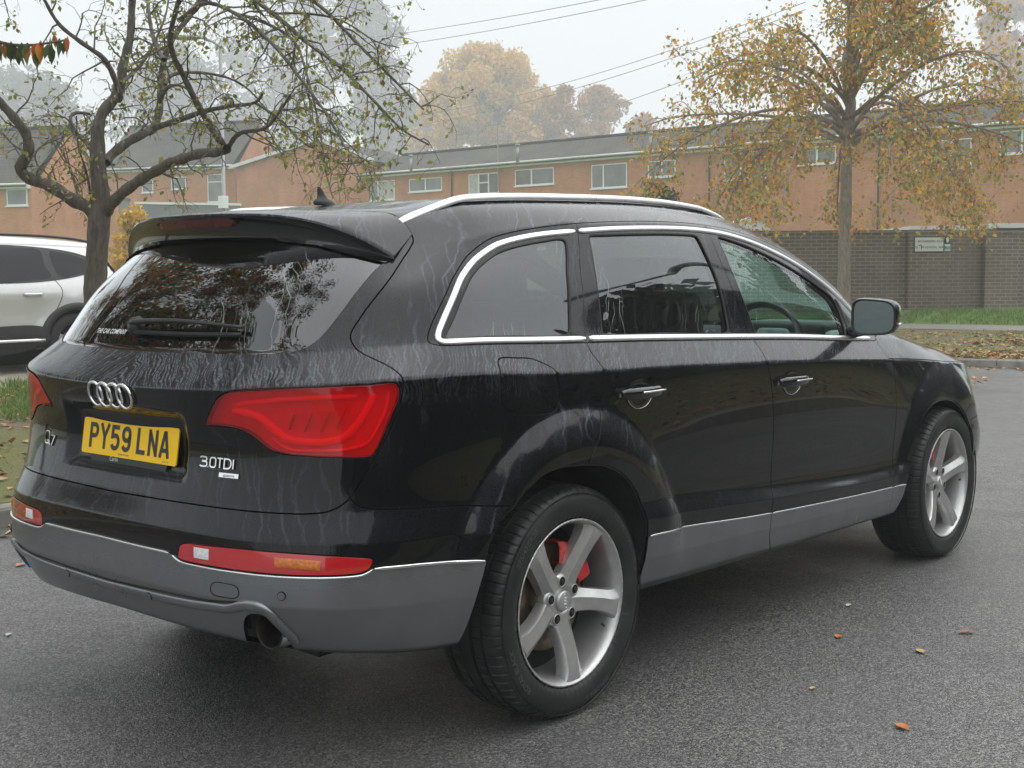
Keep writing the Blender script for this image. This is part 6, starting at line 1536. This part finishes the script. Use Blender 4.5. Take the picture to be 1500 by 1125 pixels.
L_([(400, 20), (450, 20), (500, 30), (550, 60), (585, 70)], 5, 1.5, -2, 5); L_([(374, 150), (410, 175), (440, 205), (470, 225), (500, 240), (545, 235)], 5, 1.5, -1.6, 5); L_([(194, 0), (150, -40), (90, -60), (30, -40), (-20, 20), (-30, 60)], 8, 2.5, -1.4, 6)
L_([(178, 122), (210, 90), (240, 30), (250, -20)], 7, 3, 1.5, 6); L_([(33, 250), (60, 215), (95, 200)], 6, 2, .8, 5); L_([(120, 300), (100, 240), (80, 200), (70, 160)], 6, 2, 1.2, 5); L_([(136, 305), (126, 250), (115, 215), (112, 170)], 5, 2, -.8, 5)
main = list(TR.seg); cc = at(250, 60, D0)
sh1 = TR.grow(main, .125, .68, .009, 1, .10, .30, .55, 4, None, .10, .6, 1.0); sh2 = TR.grow(sh1, .085, .28, .0045, 1, .0, .22, .6, 3, None, .1, .6, 1.0); sh3 = TR.grow(sh2[::2], .11, .15, .0025, 1, .0, .1, .6, 3, None, .2, .6, 1.0)
LP = np.vstack([TR.anchor(sh1, 4, .02), TR.anchor(sh2, 9, .02), TR.anchor(sh3, 11, .02)])
make_tree('cherry_tree', 'nearly bare cherry tree with crooked grey limbs standing in front of the silver car', 'tree', TR, TK, M['bark'], LP, .050, M['leaf_cherry'], bs)
# --- orange tree on the right
D1_ = 26.0; b1 = at(1236, 470, D1_); b1[2] = hz([b1[:2]])[0]; TR = Tree(8); TK = Tree(9); px_ = D1_ / FPX
TK.limb([b1 - [0, 0, .1], at(1236, 430, D1_), at(1237, 380, D1_), at(1239, 300, D1_), at(1240, 245, D1_), at(1241, 215, D1_)], 10 * px_, 7.5 * px_, 14, .08, False); TK.limb([at(1241, 220, D1_), at(1243, 190, D1_), at(1246, 150, D1_), at(1238, 100, D1_), at(1250, 40, D1_), at(1245, -30, D1_)], 9 * px_, 4 * px_, 10, .1)
main = list(TK.seg); r_ = np.random.default_rng(21); top = at(1241, 215, D1_)
for k_ in range(15):
    a = 2 * math.pi * k_ / 15 + r_.uniform(-.2, .2); hgt = r_.uniform(-.15, 2.2); reach = r_.uniform(2.9, 4.7) * (1 - .10 * hgt); el = [.10, .34, .24, .42][k_ % 4] * reach
    s_ = top + [0, 0, hgt * .9]; d = np.array([math.cos(a), math.sin(a), 0]); pts = [s_, s_ + d * reach * .25 + [0, 0, el * .7], s_ + d * reach * .6 + [0, 0, el * 1.15], s_ + d * reach * .85 + [0, 0, el * 1.1], s_ + d * reach + [0, 0, el * .75]]
    TR.limb(pts, .048, .012, 7, .18)
for k_ in range(13):
    a = 2 * math.pi * k_ / 13 + r_.uniform(-.2, .2); re = r_.uniform(2.6, 5.0); d = np.array([math.cos(a), math.sin(a), 0]); z0_ = r_.uniform(.0, .7); s_ = top + [0, 0, z0_]; TR.limb([s_, s_ + d * re * .3 + [0, 0, .35], s_ + d * re * .65 + [0, 0, .05 - z0_ * .6], s_ + d * re * .88 + [0, 0, -.6 - z0_], s_ + d * re + [0, 0, -1.25 - z0_]], .045, .010, 6, .18)
for k_ in range(11):
    a = r_.uniform(0, 2 * math.pi); s_ = top + [0, 0, r_.uniform(.8, 2.8)]; d = np.array([math.cos(a) * .55, math.sin(a) * .55, .9]); L0 = r_.uniform(1.8, 2.9); TR.limb([s_, s_ + d * L0 * .4, s_ + d * L0 * .75 + r_.normal(0, .15, 3), s_ + d * L0], .05, .014, 6, .2)
main += list(TR.seg); sh1 = TR.grow(main, .20, 1.25, .018, 1, .12, .42, .4, 4, top + [0, 0, 1.2], .34, .6, .9); sh2 = TR.grow(sh1, .22, .62, .008, 1, .0, .42, .45, 3, None, .1, .6, .9); sh3 = TR.grow(sh2[::3], .2, .28, .004, 1, -.1, .3, .45, 3)
LP = np.vstack([TR.anchor(sh1, 11, .13), TR.anchor(sh2, 28, .12), TR.anchor(sh3, 28, .08)]); print('LEAVES', len(LP), len(sh1), len(sh2), len(sh3))
make_tree('street_tree', 'round street tree in orange and green autumn leaf in front of the brown wall', 'tree', TR, TK, M['bark2'], LP, .100, M['leaf_autumn'], b1)
# --- leafy tree just out of the frame on the left (its tip hangs in, its crown mirrors in the rear window)
TR = Tree(31); TK = Tree(32); b3 = np.array([-1.5, 7.4, .25]); tp = b3 + [0, 0, 2.6]; TK.limb([b3 - [0, 0, .1], b3 + [.03, 0, 1.2], tp], .17, .13, 12, .15, False)
tip = [at(-60, 30, 8.4), at(0, 62, 8.2), at(50, 66, 8.0), at(100, 58, 8.0)]
TR.limb([tp, tp + [.9, -.8, .5], tp + [2.0, -1.9, .75]] + tip, .06, .006, 7, .15)
for k_ in range(30):
    a = 2 * math.pi * k_ / 15 + rng.uniform(-.2, .2); re = rng.uniform(1.4, 3.3); el = rng.uniform(.2, 4.4); d = np.array([math.cos(a), math.sin(a), 0]); TR.limb([tp, tp + d * re * .4 + [0, 0, el * .6], tp + d * re * .75 + [0, 0, el * .95], tp + d * re + [0, 0, el]], .06, .012, 6, .2)
mseg = list(TR.seg); sh1 = TR.grow(mseg[1:], .35, .8, .012, 1, .1, .2, .4, 4); sh2 = TR.grow(sh1, .22, .4, .005, 1, 0, .2, .4, 3); shT = TR.grow([(mseg[0][0][int(len(mseg[0][0]) * .68):], mseg[0][1][int(len(mseg[0][0]) * .68):])], .10, .16, .003, 1, -.2, .2, .3, 3, None, 0.0)
lobes = []
for k_ in range(46):
    c = np.array([-1.5, 5.2, 6.4]) * (1 - k_ / 45) + np.array([-1.3, .6, 6.9]) * (k_ / 45) + rng.normal(0, 1, 3) * [.95, .5, .4]; q = rng.normal(0, 1, (230, 3)); q /= np.linalg.norm(q, axis=1)[:, None]; lobes.append(c + q * (rng.uniform(0, 1, 230) ** .5)[:, None] * rng.uniform(.3, .6))
for k_ in range(130):
    c = np.array([-1.2, 6.9, 5.9]) + rng.normal(0, 1, 3) * [2.3, 2.6, 1.5]; q = rng.normal(0, 1, (360, 3)); q /= np.linalg.norm(q, axis=1)[:, None]; lobes.append(c + q * (rng.uniform(0, 1, 360) ** .5)[:, None] * rng.uniform(.35, .75))
LP = np.vstack([TR.anchor(sh1, 16, .06), TR.anchor(sh2, 26, .06)] + lobes); LP = LP[LP[:, 2] > 2.2]; LP = LP[np.abs(np.degrees(np.arctan2(LP[:, 1] - CAMP[1], LP[:, 0] - CAMP[0]))) > 66]; make_tree('leafy_tree', 'tree whose tip of green and red leaves hangs into the top left corner', 'tree', TR, TK, M['bark'], LP, .10, M['leaf_fore'], b3)
P = np.vstack([catmull(tip, .018) + rng.normal(0, .015, (len(catmull(tip, .018)), 3)), TR.anchor(shT, 16, .01)]); n_ = len(P); dn = np.c_[rng.normal(0, .16, (n_, 2)), -np.ones(n_)]; dn /= np.linalg.norm(dn, axis=1)[:, None]; wd = np.c_[rng.normal(0, 1, (n_, 2)), np.zeros(n_)]; wd /= np.linalg.norm(wd, axis=1)[:, None]; s_ = rng.uniform(.07, .115, n_)[:, None]
V = np.stack([P, P + dn * s_ * .35 + wd * s_ * .24, P + dn * s_ * .7 + wd * s_ * .20, P + dn * s_ * 1.15, P + dn * s_ * .7 - wd * s_ * .20, P + dn * s_ * .35 - wd * s_ * .24], 1).reshape(-1, 3); b = np.arange(n_)[:, None] * 6
fast_mesh('hanging_leaves', V, np.vstack([b + [0, 1, 2, 3], b + [0, 3, 4, 5]]), M['leaf_fore'], bpy.data.objects['leafy_tree'])
# --- far trees and shrubs: trunk, limbs and a crown of many small leaf faces spread through lobes
def far_tree(name, label, u, v_top, v_base, r_px, d, leafmat, n, size, group=None, shape='dome', z0=1.0, seed=0, squash=1.0, holes=.35, cat='tree'):
    if d > 60: k0_ = 1.3 if cat == 'tree' and 'mist' in label else 1.0; d *= 2.3 * k0_; size *= 2.0 * k0_
    r = np.random.default_rng(seed + 100); base = at(u, 400, d); base[2] = z0; top = at(u, v_top, d)[2]; bot = at(u, v_base, d)[2]; R = r_px * d / FPX; H = top - bot
    root = empty(name, tuple(base)); tag(root, label, cat, group); T = Tree(seed + 7)
    hub = base + [0, 0, max(.4, bot - z0 + H * .25)]; T.limb([base - [0, 0, .3], base + (hub - base) * .5, hub], max(.05, R * .07), max(.04, R * .045), 8, .4)
    K = 90 if shape == 'dome' and r_px > 60 else 26 if shape != 'tall' else 34; lob = []
    for i in range(K):
        a = r.uniform(0, 2 * math.pi); f = r.uniform(0, 1)
        if shape == 'dome': hgt = f; rr_ = R * (1 - max(0, (hgt - .25) / .75) ** 2.1) ** .5 * (r.uniform(.25, .88) if K < 90 else r.uniform(0, 1) ** .55 * .90)
        elif shape == 'spiky': hgt = f; rr_ = R * (1 - hgt ** 1.4) * r.uniform(.2, 1)
        else: hgt = f; rr_ = R * (1 - .55 * hgt) * r.uniform(.1, .95)
        c = np.array([base[0] + rr_ * math.cos(a), base[1] + rr_ * math.sin(a), bot + H * (.06 + .86 * hgt)]); lr_ = R * (.20 if K == 90 else .34 if shape == 'dome' else .24) * r.uniform(.7, 1.2); lob.append((c, lr_)); T.limb([hub, (hub + c) / 2 + r.normal(0, R * .05, 3), c], max(.02, R * .02), .01, 4, .8)
    if T.V: T.grow(T.seg, R * .16, R * .3, .02, 1, .2, 0, .4, 3)
    P = []
    for c, lr_ in lob:
        m = int(n / K); q = r.normal(0, 1, (m, 3)); q /= np.linalg.norm(q, axis=1)[:, None]; q *= (r.uniform(0, 1, m) ** .38)[:, None]; q = q * lr_ * [1, 1, .9 if shape != 'spiky' else 1.5]
        k3 = q / lr_ * 2.6 + c; keep = (np.sin(k3[:, 0] * 2.1) * np.cos(k3[:, 1] * 2.3) + np.sin(k3[:, 2] * 2.7)) > -1.6 + holes * 2.2; P.append((c + q)[keep])
    P = np.vstack(P); V, F = leaf_shapes(P, size, False); mesh_obj('trunk', T.V, T.F, M['bark_far'], root, True); fast_mesh('crown', V, F, leafmat, root); return root
far_tree('yellow_tree', 'big domed yellow tree rising behind the terrace roofs', 712, 66, 225, 112, 92, M['leaf_yellow'], 38000, .36, seed=1, holes=.0)
far_tree('copper_tree', 'narrow copper-brown tree touching the yellow dome', 826, 122, 235, 38, 90, M['leaf_orange'], 6000, .38, 'copper trees behind the terrace roof', 'dome', seed=2)
far_tree('copper_tree', 'wider copper-brown tree above the middle of the terrace roof', 876, 124, 235, 52, 96, M['leaf_orange'], 8000, .38, 'copper trees behind the terrace roof', 'dome', seed=3)
far_tree('copper_tree', 'lowest copper-brown tree, farthest right beside the orange street tree', 940, 164, 235, 28, 98, M['leaf_orange'], 3500, .38, 'copper trees behind the terrace roof', 'dome', seed=4)
far_tree('misty_tree', 'tallest grey misty tree behind the gable house', 540, -60, 250, 105, 112, M['leaf_grey'], 15000, .55, 'misty trees at the back left', 'tall', seed=5, holes=.45)
far_tree('misty_tree', 'misty tree whose crown fills the sky above the gable roof', 425, -90, 250, 120, 118, M['leaf_grey'], 12000, .55, 'misty trees at the back left', 'tall', seed=6, holes=.4)
far_tree('misty_tree', 'dark misty tree behind the low brick house', 265, 60, 260, 100, 105, M['leaf_grey'], 12000, .5, 'misty trees at the back left', 'dome', seed=7)
far_tree('misty_tree', 'misty tree behind the far left house', 40, 100, 270, 120, 95, M['leaf_grey'], 12000, .5, 'misty trees at the back left', 'dome', seed=8)
far_tree('misty_tree', 'low misty tree between the gable and the yellow tree', 590, 130, 250, 60, 100, M['leaf_grey'], 6000, .5, 'misty trees at the back left', 'dome', seed=12)
far_tree('pale_tree', 'pale misty tree behind the right end house', 1470, -40, 190, 80, 75, M['leaf_orange'], 9000, .40, None, 'tall', seed=9)
far_tree('yellow_shrub', 'yellow-green shrub behind the cherry trunk', 195, 298, 425, 38, 34, M['leaf_yellow'], 4200, .13, None, 'dome', .4, 10, cat='shrub')
far_tree('green_shrub', 'dark green shrub in front of the terrace, left of the orange tree', 965, 258, 395, 42, 38, M['leaf_grey'], 6500, .16, None, 'dome', .6, 11, cat='shrub')
# trees across the road behind the camera: they darken the lower half of every reflection
for i, (x, y, h, R) in enumerate(((-9, -15, 7, 3.4), (-2, -17, 8, 3.8), (4, -15, 6.5, 3.4), (10.5, -16.5, 7.0, 3.6), (17, -15, 8.2, 3.6), (23, -13, 9.5, 4.0), (31, -10, 12, 4.8), (37, -5, 11, 4.6))):
    r = np.random.default_rng(300 + i); root = empty('roadside_tree', (x, y, 0)); tag(root, ['bushy dark tree across the road, %s in its row counted from the car\'s rear' % w for w in ('first', 'second', 'third', 'fourth', 'fifth', 'sixth', 'seventh', 'eighth')][i], 'tree', 'trees across the road behind the camera')
    T = Tree(400 + i); hub = np.array([x, y, h * .3]); T.limb([np.array([x, y, -.1]), np.array([x, y, h * .15]), hub], .22, .16, 8, .5); P = []
    for k_ in range(22):
        a = r.uniform(0, 6.283); f = r.uniform(0, 1); rr_ = R * (1 - f ** 2 * .7) * r.uniform(.2, .9); c = np.array([x + rr_ * math.cos(a), y + rr_ * math.sin(a), h * (.12 + .78 * f)]); T.limb([hub, (hub + c) / 2, c], .06, .02, 4, .8)
        q = r.normal(0, 1, (420, 3)); q /= np.linalg.norm(q, axis=1)[:, None]; P.append(c + q * (r.uniform(0, 1, 420) ** .4)[:, None] * R * .42)
    mesh_obj('trunk', T.V, T.F, M['bark_far'], root, True); V, F = leaf_shapes(np.vstack(P), .60, False); fast_mesh('crown', V, F, M['leaf_hedge'], root)
hg = np.c_[rng.uniform(-14, 40, 9000), -12.6 + rng.uniform(-.9, .9, 9000), rng.uniform(.05, 2.3, 9000) ** 1.0]; V, F = leaf_shapes(hg, .22, False); hr = empty('hedge', (12, -12.6, 0)); tag(hr, 'long dark clipped hedge across the road', 'hedge'); fast_mesh('foliage', V, F, M['leaf_hedge'], hr)
mb = MB(); mb.box((13, -12.6, 1.0), (54, 1.0, 2.0)); mb.build('hedge_core', M['leaf_hedge'], hr)
# ================================================================== SILVER-WHITE SUV BEHIND THE CHERRY TREE
def silver_suv():
    paint = simple('silver_white_paint', (.72, .73, .735), .25, .25, .9, .04, 3); blk = simple('suv_black_cladding', (.035, .035, .037), .55); glass = glassmat('suv_glass', (.05, .065, .065), boost=.40); tg_ = glassmat('suv_front_glass', (.22, .50, .44), boost=.40)
    c = atz(98, 541, .325); X0, Y0, Z0 = c[0] + 1.05, c[1] + .86, hz([c[:2]])[0]       # rear bumper x, centre line, ground
    root = empty('parked_suv', (X0 - 2.2, Y0, Z0)); tag(root, 'silver-white SUV with black wheel-arch trim parked beyond the verge on the left', 'car')
    SIL = [(.30,.34),(.10,.42),(.02,.60),(.0,.80),(.07,.95),(.12,1.04),(.30,1.28),(.40,1.44),(.22,1.50),(.26,1.545),(.60,1.60),(1.2,1.64),(1.9,1.645),(2.5,1.60),(3.0,1.40),(3.45,1.12),(4.0,1.02),(4.35,.86),(4.46,.65),(4.42,.42),(4.25,.32),(3.9,.30),(2.2,.28),(.6,.30)]
    S_ = catmull(SIL, .05, True)
    A = np.array([(x, z) for x in np.arange(0, 4.5, .05) for z in np.arange(.28, 1.66, .05)]); A = A[inpoly(A, S_)]
    def dist(P):
        d = np.full(len(P), 9.)
        for a, b in zip(S_, np.roll(S_, -1, 0)):
            ab = b - a; t = np.clip(((P - a) @ ab) / (ab @ ab + 1e-12), 0, 1); d = np.minimum(d, np.linalg.norm(P - (a + t[:, None] * ab), axis=1))
        return d
    def Y(P):
        P = np.asarray(P, float); x, z = P[:, 0], P[:, 1]; d = dist(P); r = .16; q = np.clip(1 - d / r, 0, 1)
        w = .90 - .30 * np.clip((z - 1.02) / .62, 0, 1) ** 1.15 - .03 * np.clip((.62 - z) / .35, 0, 1) + .015 * np.exp(-((z - .92) / .06) ** 2) - .018 * np.exp(-((z - .66) / .12) ** 2)
        w = w - .22 * np.clip((.55 - x) / .55, 0, 1) ** 2 - .25 * np.clip((x - 3.7) / .8, 0, 1) ** 2
        f = 0
        for cx in (.92, 3.58): rr = np.hypot(x - cx, z - .36); f = np.maximum(f, np.clip(1 - (rr - .44) / .14, 0, 1) * .03)
        return w + f - r * (1 - np.sqrt(np.clip(1 - q * q, 0, 1)))
    pts = list(A[dist(A) > .022]) ; nb = len(pts); pts += list(S_); E_ = [(nb + i, nb + (i + 1) % len(S_)) for i in range(len(S_))]
    arches = []
    for cx in (.92, 3.58):
        n0 = len(pts); ar = [(cx + .40 * math.cos(a), .36 + .40 * math.sin(a)) for a in np.linspace(0, 2 * math.pi, 40, endpoint=False)]; pts += ar; E_ += [(n0 + i, n0 + (i + 1) % 40) for i in range(40)]; arches.append(cx)
    r = delaunay_2d_cdt([Vector(p) for p in pts], E_, [], 0, 1e-5); V2_ = np.array([tuple(v) for v in r[0]]); F = np.array([tuple(f) for f in r[2]]); C_ = V2_[F].mean(1)
    F = F[inpoly(C_, S_) & np.all([np.hypot(C_[:, 0] - cx, C_[:, 1] - .36) > .399 for cx in arches], axis=0)]
    yy = Y(V2_); W_ = lambda x, y, z: (X0 - x, Y0 + y, Z0 + z * .955)
    near = [W_(p[0], -y, p[1]) for p, y in zip(V2_, yy)]; far = [W_(p[0], y, p[1]) for p, y in zip(V2_, yy)]; n = len(V2_)
    FF = [tuple(f) for f in F] + [tuple(f[::-1] + n) for f in F]
    ys = Y(S_); b = 2 * n; ring = [W_(p[0], -y, p[1]) for p, y in zip(S_, ys)]; K = len(S_); V = near + far; rows = 7
    for j in range(rows + 1):
        t = -1 + 2 * j / rows; cam = .035 * (1 - t * t)
        V += [W_(p[0] - (cam if p[0] < .6 and p[1] < 1.5 else 0), y * t, p[1] + (cam if p[1] > 1.0 else 0)) for p, y in zip(S_, ys)]
    for j in range(rows):
        for i in range(K): FF.append((b + j * K + i, b + j * K + (i + 1) % K, b + (j + 1) * K + (i + 1) % K, b + (j + 1) * K + i))
    bd = mesh_obj('body', V, FF, paint, root, True); bd.data.set_sharp_from_angle(angle=math.radians(50))
    def patch(poly, name, mat, off, parent=root, sd=-1, step=.04, closed=True, corner=False):
        Q = np.array(poly, float) if corner else catmull(poly, step, True); B = [(x, z) for x in np.arange(Q[:, 0].min(), Q[:, 0].max(), .06) for z in np.arange(Q[:, 1].min(), Q[:, 1].max(), .06)]; B = np.array(B) if B else np.zeros((0, 2)); B = B[inpoly(B, Q)] if len(B) else B
        pp = [Vector(p) for p in B] + [Vector(p) for p in Q]; k0 = len(B); rr = delaunay_2d_cdt(pp, [(k0 + i, k0 + (i + 1) % len(Q)) for i in range(len(Q))], [], 0, 1e-5); v = np.array([tuple(q) for q in rr[0]]); f = np.array([tuple(q) for q in rr[2]]); cc_ = v[f].mean(1); f = f[inpoly(cc_, Q)]
        y = Y(v) + off; VV = np.array([W_(a[0], sd * q, a[1]) for a, q in zip(v, y)]); fn = np.cross(VV[f[:, 1]] - VV[f[:, 0]], VV[f[:, 2]] - VV[f[:, 0]]); f[fn[:, 1] * sd < 0] = f[fn[:, 1] * sd < 0][:, ::-1]; return mesh_obj(name, VV, f, mat, parent, True)
    for sd in (-1, 1):
        patch([(.47,1.305),(.62,1.40),(.85,1.475),(1.25,1.53),(1.9,1.555),(2.45,1.52),(2.85,1.38),(3.15,1.16),(3.05,1.10),(2.2,1.085),(1.4,1.10),(.95,1.15),(.65,1.22)], 'window_surround', blk, .004, sd=sd)
        patch([(.56,1.305),(.75,1.40),(1.02,1.47),(1.12,1.48),(1.13,1.3),(1.08,1.165),(.85,1.20),(.66,1.255)], 'quarter_window', glass, .007, sd=sd)
        patch([(1.20,1.17),(1.24,1.3),(1.25,1.49),(1.5,1.515),(1.85,1.52),(1.9,1.3),(1.9,1.125),(1.5,1.13)], 'rear_side_window', glass, .007, sd=sd); patch([(1.98,1.12),(1.98,1.3),(1.96,1.515),(2.4,1.485),(2.75,1.35),(2.98,1.16),(2.9,1.13),(2.4,1.115)], 'front_side_window', tg_, .007, sd=sd)
        patch([(1.30,.33),(1.30,.50),(1.36,.56),(2.2,.57),(3.12,.56),(3.18,.50),(3.18,.33)], 'sill_cladding', blk, .012, sd=sd, step=.1)
        mb = MB(); mb.tube([W_(x, sd * (Y([[x, .40]])[0] + .012), .40) for x in np.linspace(1.34, 3.1, 20)], .020, 6); mb.build('sill_strip', M['satin'], root, True)
        for cx in (.92, 3.58):
            V = []; F = []; A_ = np.linspace(math.radians(-8), math.radians(188), 40)
            for a in A_:
                for r_, o_ in ((.395, -.05), (.398, .018), (.46, .020), (.485, .006), (.487, -.01)): p = (cx + r_ * math.cos(a), .36 + r_ * math.sin(a)); V.append(W_(p[0], sd * (Y([p])[0] + o_), p[1]))
            for i in range(39):
                for j in range(4): F.append((i * 5 + j, i * 5 + j + 1, (i + 1) * 5 + j + 1, (i + 1) * 5 + j))
            mesh_obj('arch_trim', V, F, blk, root, True); V, F = lathe([(0, .40), (.25, .42), (.25, 0)], 30); mesh_obj('arch_liner', [W_(cx + a, sd * (.80 - h), .36 + c_) for a, h, c_ in V], F, M['dark'], root, True)
        for line in ([(1.18,1.15),(1.10,1.02),(1.10,.95),(1.16,.80),(1.30,.62)], [(1.93,1.11),(1.93,.9),(1.92,.58)]):
            q = catmull(line, .03); mb = MB(); mb.tube([W_(p[0], sd * (Y([p])[0] + .0005), p[1]) for p in q], .004, 5); mb.build('door_gap', M['dark'], root)
        for hx in (1.36, 2.15):
            mb = MB(); mb.tube([W_(hx + t, sd * (Y([(hx + t, .955)])[0] + .030 * math.sin(math.pi * min(1, max(0, t / .22))) ** .4 + .002), .955 + .01 * t) for t in np.linspace(0, .22, 9)], .016, 8, flat=1); mb.build('door_handle', M['satin'], root, True)
        mb = MB(); q = [(.50, 1.592), (.75, 1.635), (1.2, 1.668), (1.9, 1.672), (2.4, 1.635), (2.6, 1.60)]; mb.tube([W_(p[0], sd * .60, p[1]) for p in catmull(q, .1)], .017, 6); mb.build('roof_rail', M['black_plastic'], root, True)
        patch([(.045,.92),(.08,1.02),(.30,1.03),(.44,1.01),(.40,.94),(.20,.90)], 'tail_light', M['lens_solid'], .006, sd=sd)
        patch([(.36,1.30),(.42,1.42),(.47,1.47),(.55,1.47),(.50,1.40),(.42,1.30)], 'rear_glass_edge', glass, .004, sd=sd)
        tyre = [];
        for cx in (.92, 3.58):
            V, F = lathe([(.0, .24), (-.01, .30), (.0, .345), (.03, .362), (.18, .362), (.21, .34), (.21, .24)], 48); ty = mesh_obj('wheel', [W_(cx + a, sd * (.885 - h), .362 + c_) for a, h, c_ in V], F, M['tyre'], root, True)
            V, F = lathe([(.012, .242), (.0, .236), (.02, .225), (.10, .215), (.12, .0)], 40); mesh_obj('rim', [W_(cx + a, sd * (.885 - h), .362 + c_) for a, h, c_ in V], F, M['dark'], ty, True)
            mb = MB()
            for k in range(5):
                a = math.radians(90 + 72 * k); mb.add([W_(cx + r_ * math.cos(a) - w_ * math.sin(a), sd * (.885 - h), .362 + r_ * math.sin(a) + w_ * math.cos(a)) for h in (.01, .05) for r_, w_ in ((.03, -.03), (.23, -.035), (.23, .035), (.03, .03))], [(0, 1, 2, 3), (4, 7, 6, 5), (0, 4, 5, 1), (2, 6, 7, 3), (1, 5, 6, 2)])
            mb.build('spokes', M['rim'], ty)
    # rear screen, spoiler underside, plate area
    V = [W_(x, y, z) for y in (-.55, .55) for x, z in ((.10, 1.08), (.36, 1.42))]; V = [(a + .04, b_, c_) for a, b_, c_ in V]; mesh_obj('rear_window', V, [(0, 1, 3, 2)], glass, root, False)
    mb = MB(); mb.box(W_(2.25, 0, .40), (3.4, 1.40, .16)); mb.build('underbody', M['dark'], root)
silver_suv()
def haze_box():
    mb = MB(); mb.box((180, 170, 49), (640, 640, 101)); t = NT('haze_air'); v = t.n('VolumePrincipled'); v.inputs['Color'].default_value = (.93, .95, .97, 1); v.inputs['Density'].default_value = .0028; v.inputs['Anisotropy'].default_value = .0
    t.l(v.outputs[0], t.out.inputs['Volume']); o = mb.build('haze', t.m); tag(o, kind='stuff'); o['label'] = 'pale autumn mist filling the air'; return o
haze_box()
def setup_world(strength=.108, exposure=.84):
    sc = bpy.context.scene
    w = bpy.data.worlds.new('World'); sc.world = w; w.use_nodes = True; t = w.node_tree; t.nodes.clear()
    o = t.nodes.new('ShaderNodeOutputWorld'); b = t.nodes.new('ShaderNodeBackground'); s = t.nodes.new('ShaderNodeTexSky')
    s.sky_type = 'NISHITA'; s.sun_disc = False; s.sun_elevation = math.radians(72); s.sun_rotation = math.radians(130); s.air_density = 1.0; s.dust_density = 4.0
    h = t.nodes.new('ShaderNodeHueSaturation'); h.inputs['Saturation'].default_value = .12
    mx = t.nodes.new('ShaderNodeMix'); mx.data_type = 'RGBA'; mx.inputs[0].default_value = .62
    t.links.new(s.outputs[0], h.inputs['Color']); t.links.new(h.outputs[0], mx.inputs[6]); mx.inputs[7].default_value = (6.7, 7.1, 7.4, 1)
    t.links.new(mx.outputs[2], b.inputs[0]); b.inputs[1].default_value = strength; t.links.new(b.outputs[0], o.inputs[0])
    sun = bpy.data.lights.new('sun', 'SUN'); sun.energy = 1.3; sun.angle = math.radians(120); sun.color = (1, .97, .93)
    so = bpy.data.objects.new('sun', sun); COL.objects.link(so)
    el, az = math.radians(72), math.radians(130)
    d = Vector((math.sin(az) * math.cos(el), math.cos(az) * math.cos(el), math.sin(el))); so.rotation_euler = d.to_track_quat('Z', 'Y').to_euler(); so.location = d * 60
    sc.view_settings.view_transform = 'Standard'; sc.view_settings.look = 'None'; sc.view_settings.exposure = exposure; sc.view_settings.gamma = 1
    sc.render.engine = 'CYCLES'; sc.cycles.use_denoising = True; sc.cycles.max_bounces = 8; sc.cycles.transparent_max_bounces = 24; sc.cycles.volume_bounces = 1
    sc.cycles.sample_clamp_indirect = 6; sc.cycles.caustics_reflective = False; sc.cycles.caustics_refractive = False
def setup_camera():
    cam = bpy.data.cameras.new('camera'); co = bpy.data.objects.new('camera', cam); COL.objects.link(co); bpy.context.scene.camera = co
    px, py, pz = -2.0617, -3.4429, 1.4211; yaw, pitch, roll, f = .7158, -.0864, -.0063, 1864.76
    cam.sensor_fit = 'HORIZONTAL'; cam.sensor_width = 36; cam.lens = f * 36 / 1500; cam.clip_start = .05; cam.clip_end = 2000
    fw = np.array([math.cos(pitch) * math.cos(yaw), math.cos(pitch) * math.sin(yaw), math.sin(pitch)])
    r = np.cross(fw, [0, 0, 1]); r /= np.linalg.norm(r); u = np.cross(r, fw); c, s = math.cos(roll), math.sin(roll)
    r2 = c * r + s * u; u2 = -s * r + c * u
    Mx = Matrix(((r2[0], u2[0], -fw[0], px), (r2[1], u2[1], -fw[1], py), (r2[2], u2[2], -fw[2], pz), (0, 0, 0, 1))); co.matrix_world = Mx
    return co
setup_world(); setup_camera()
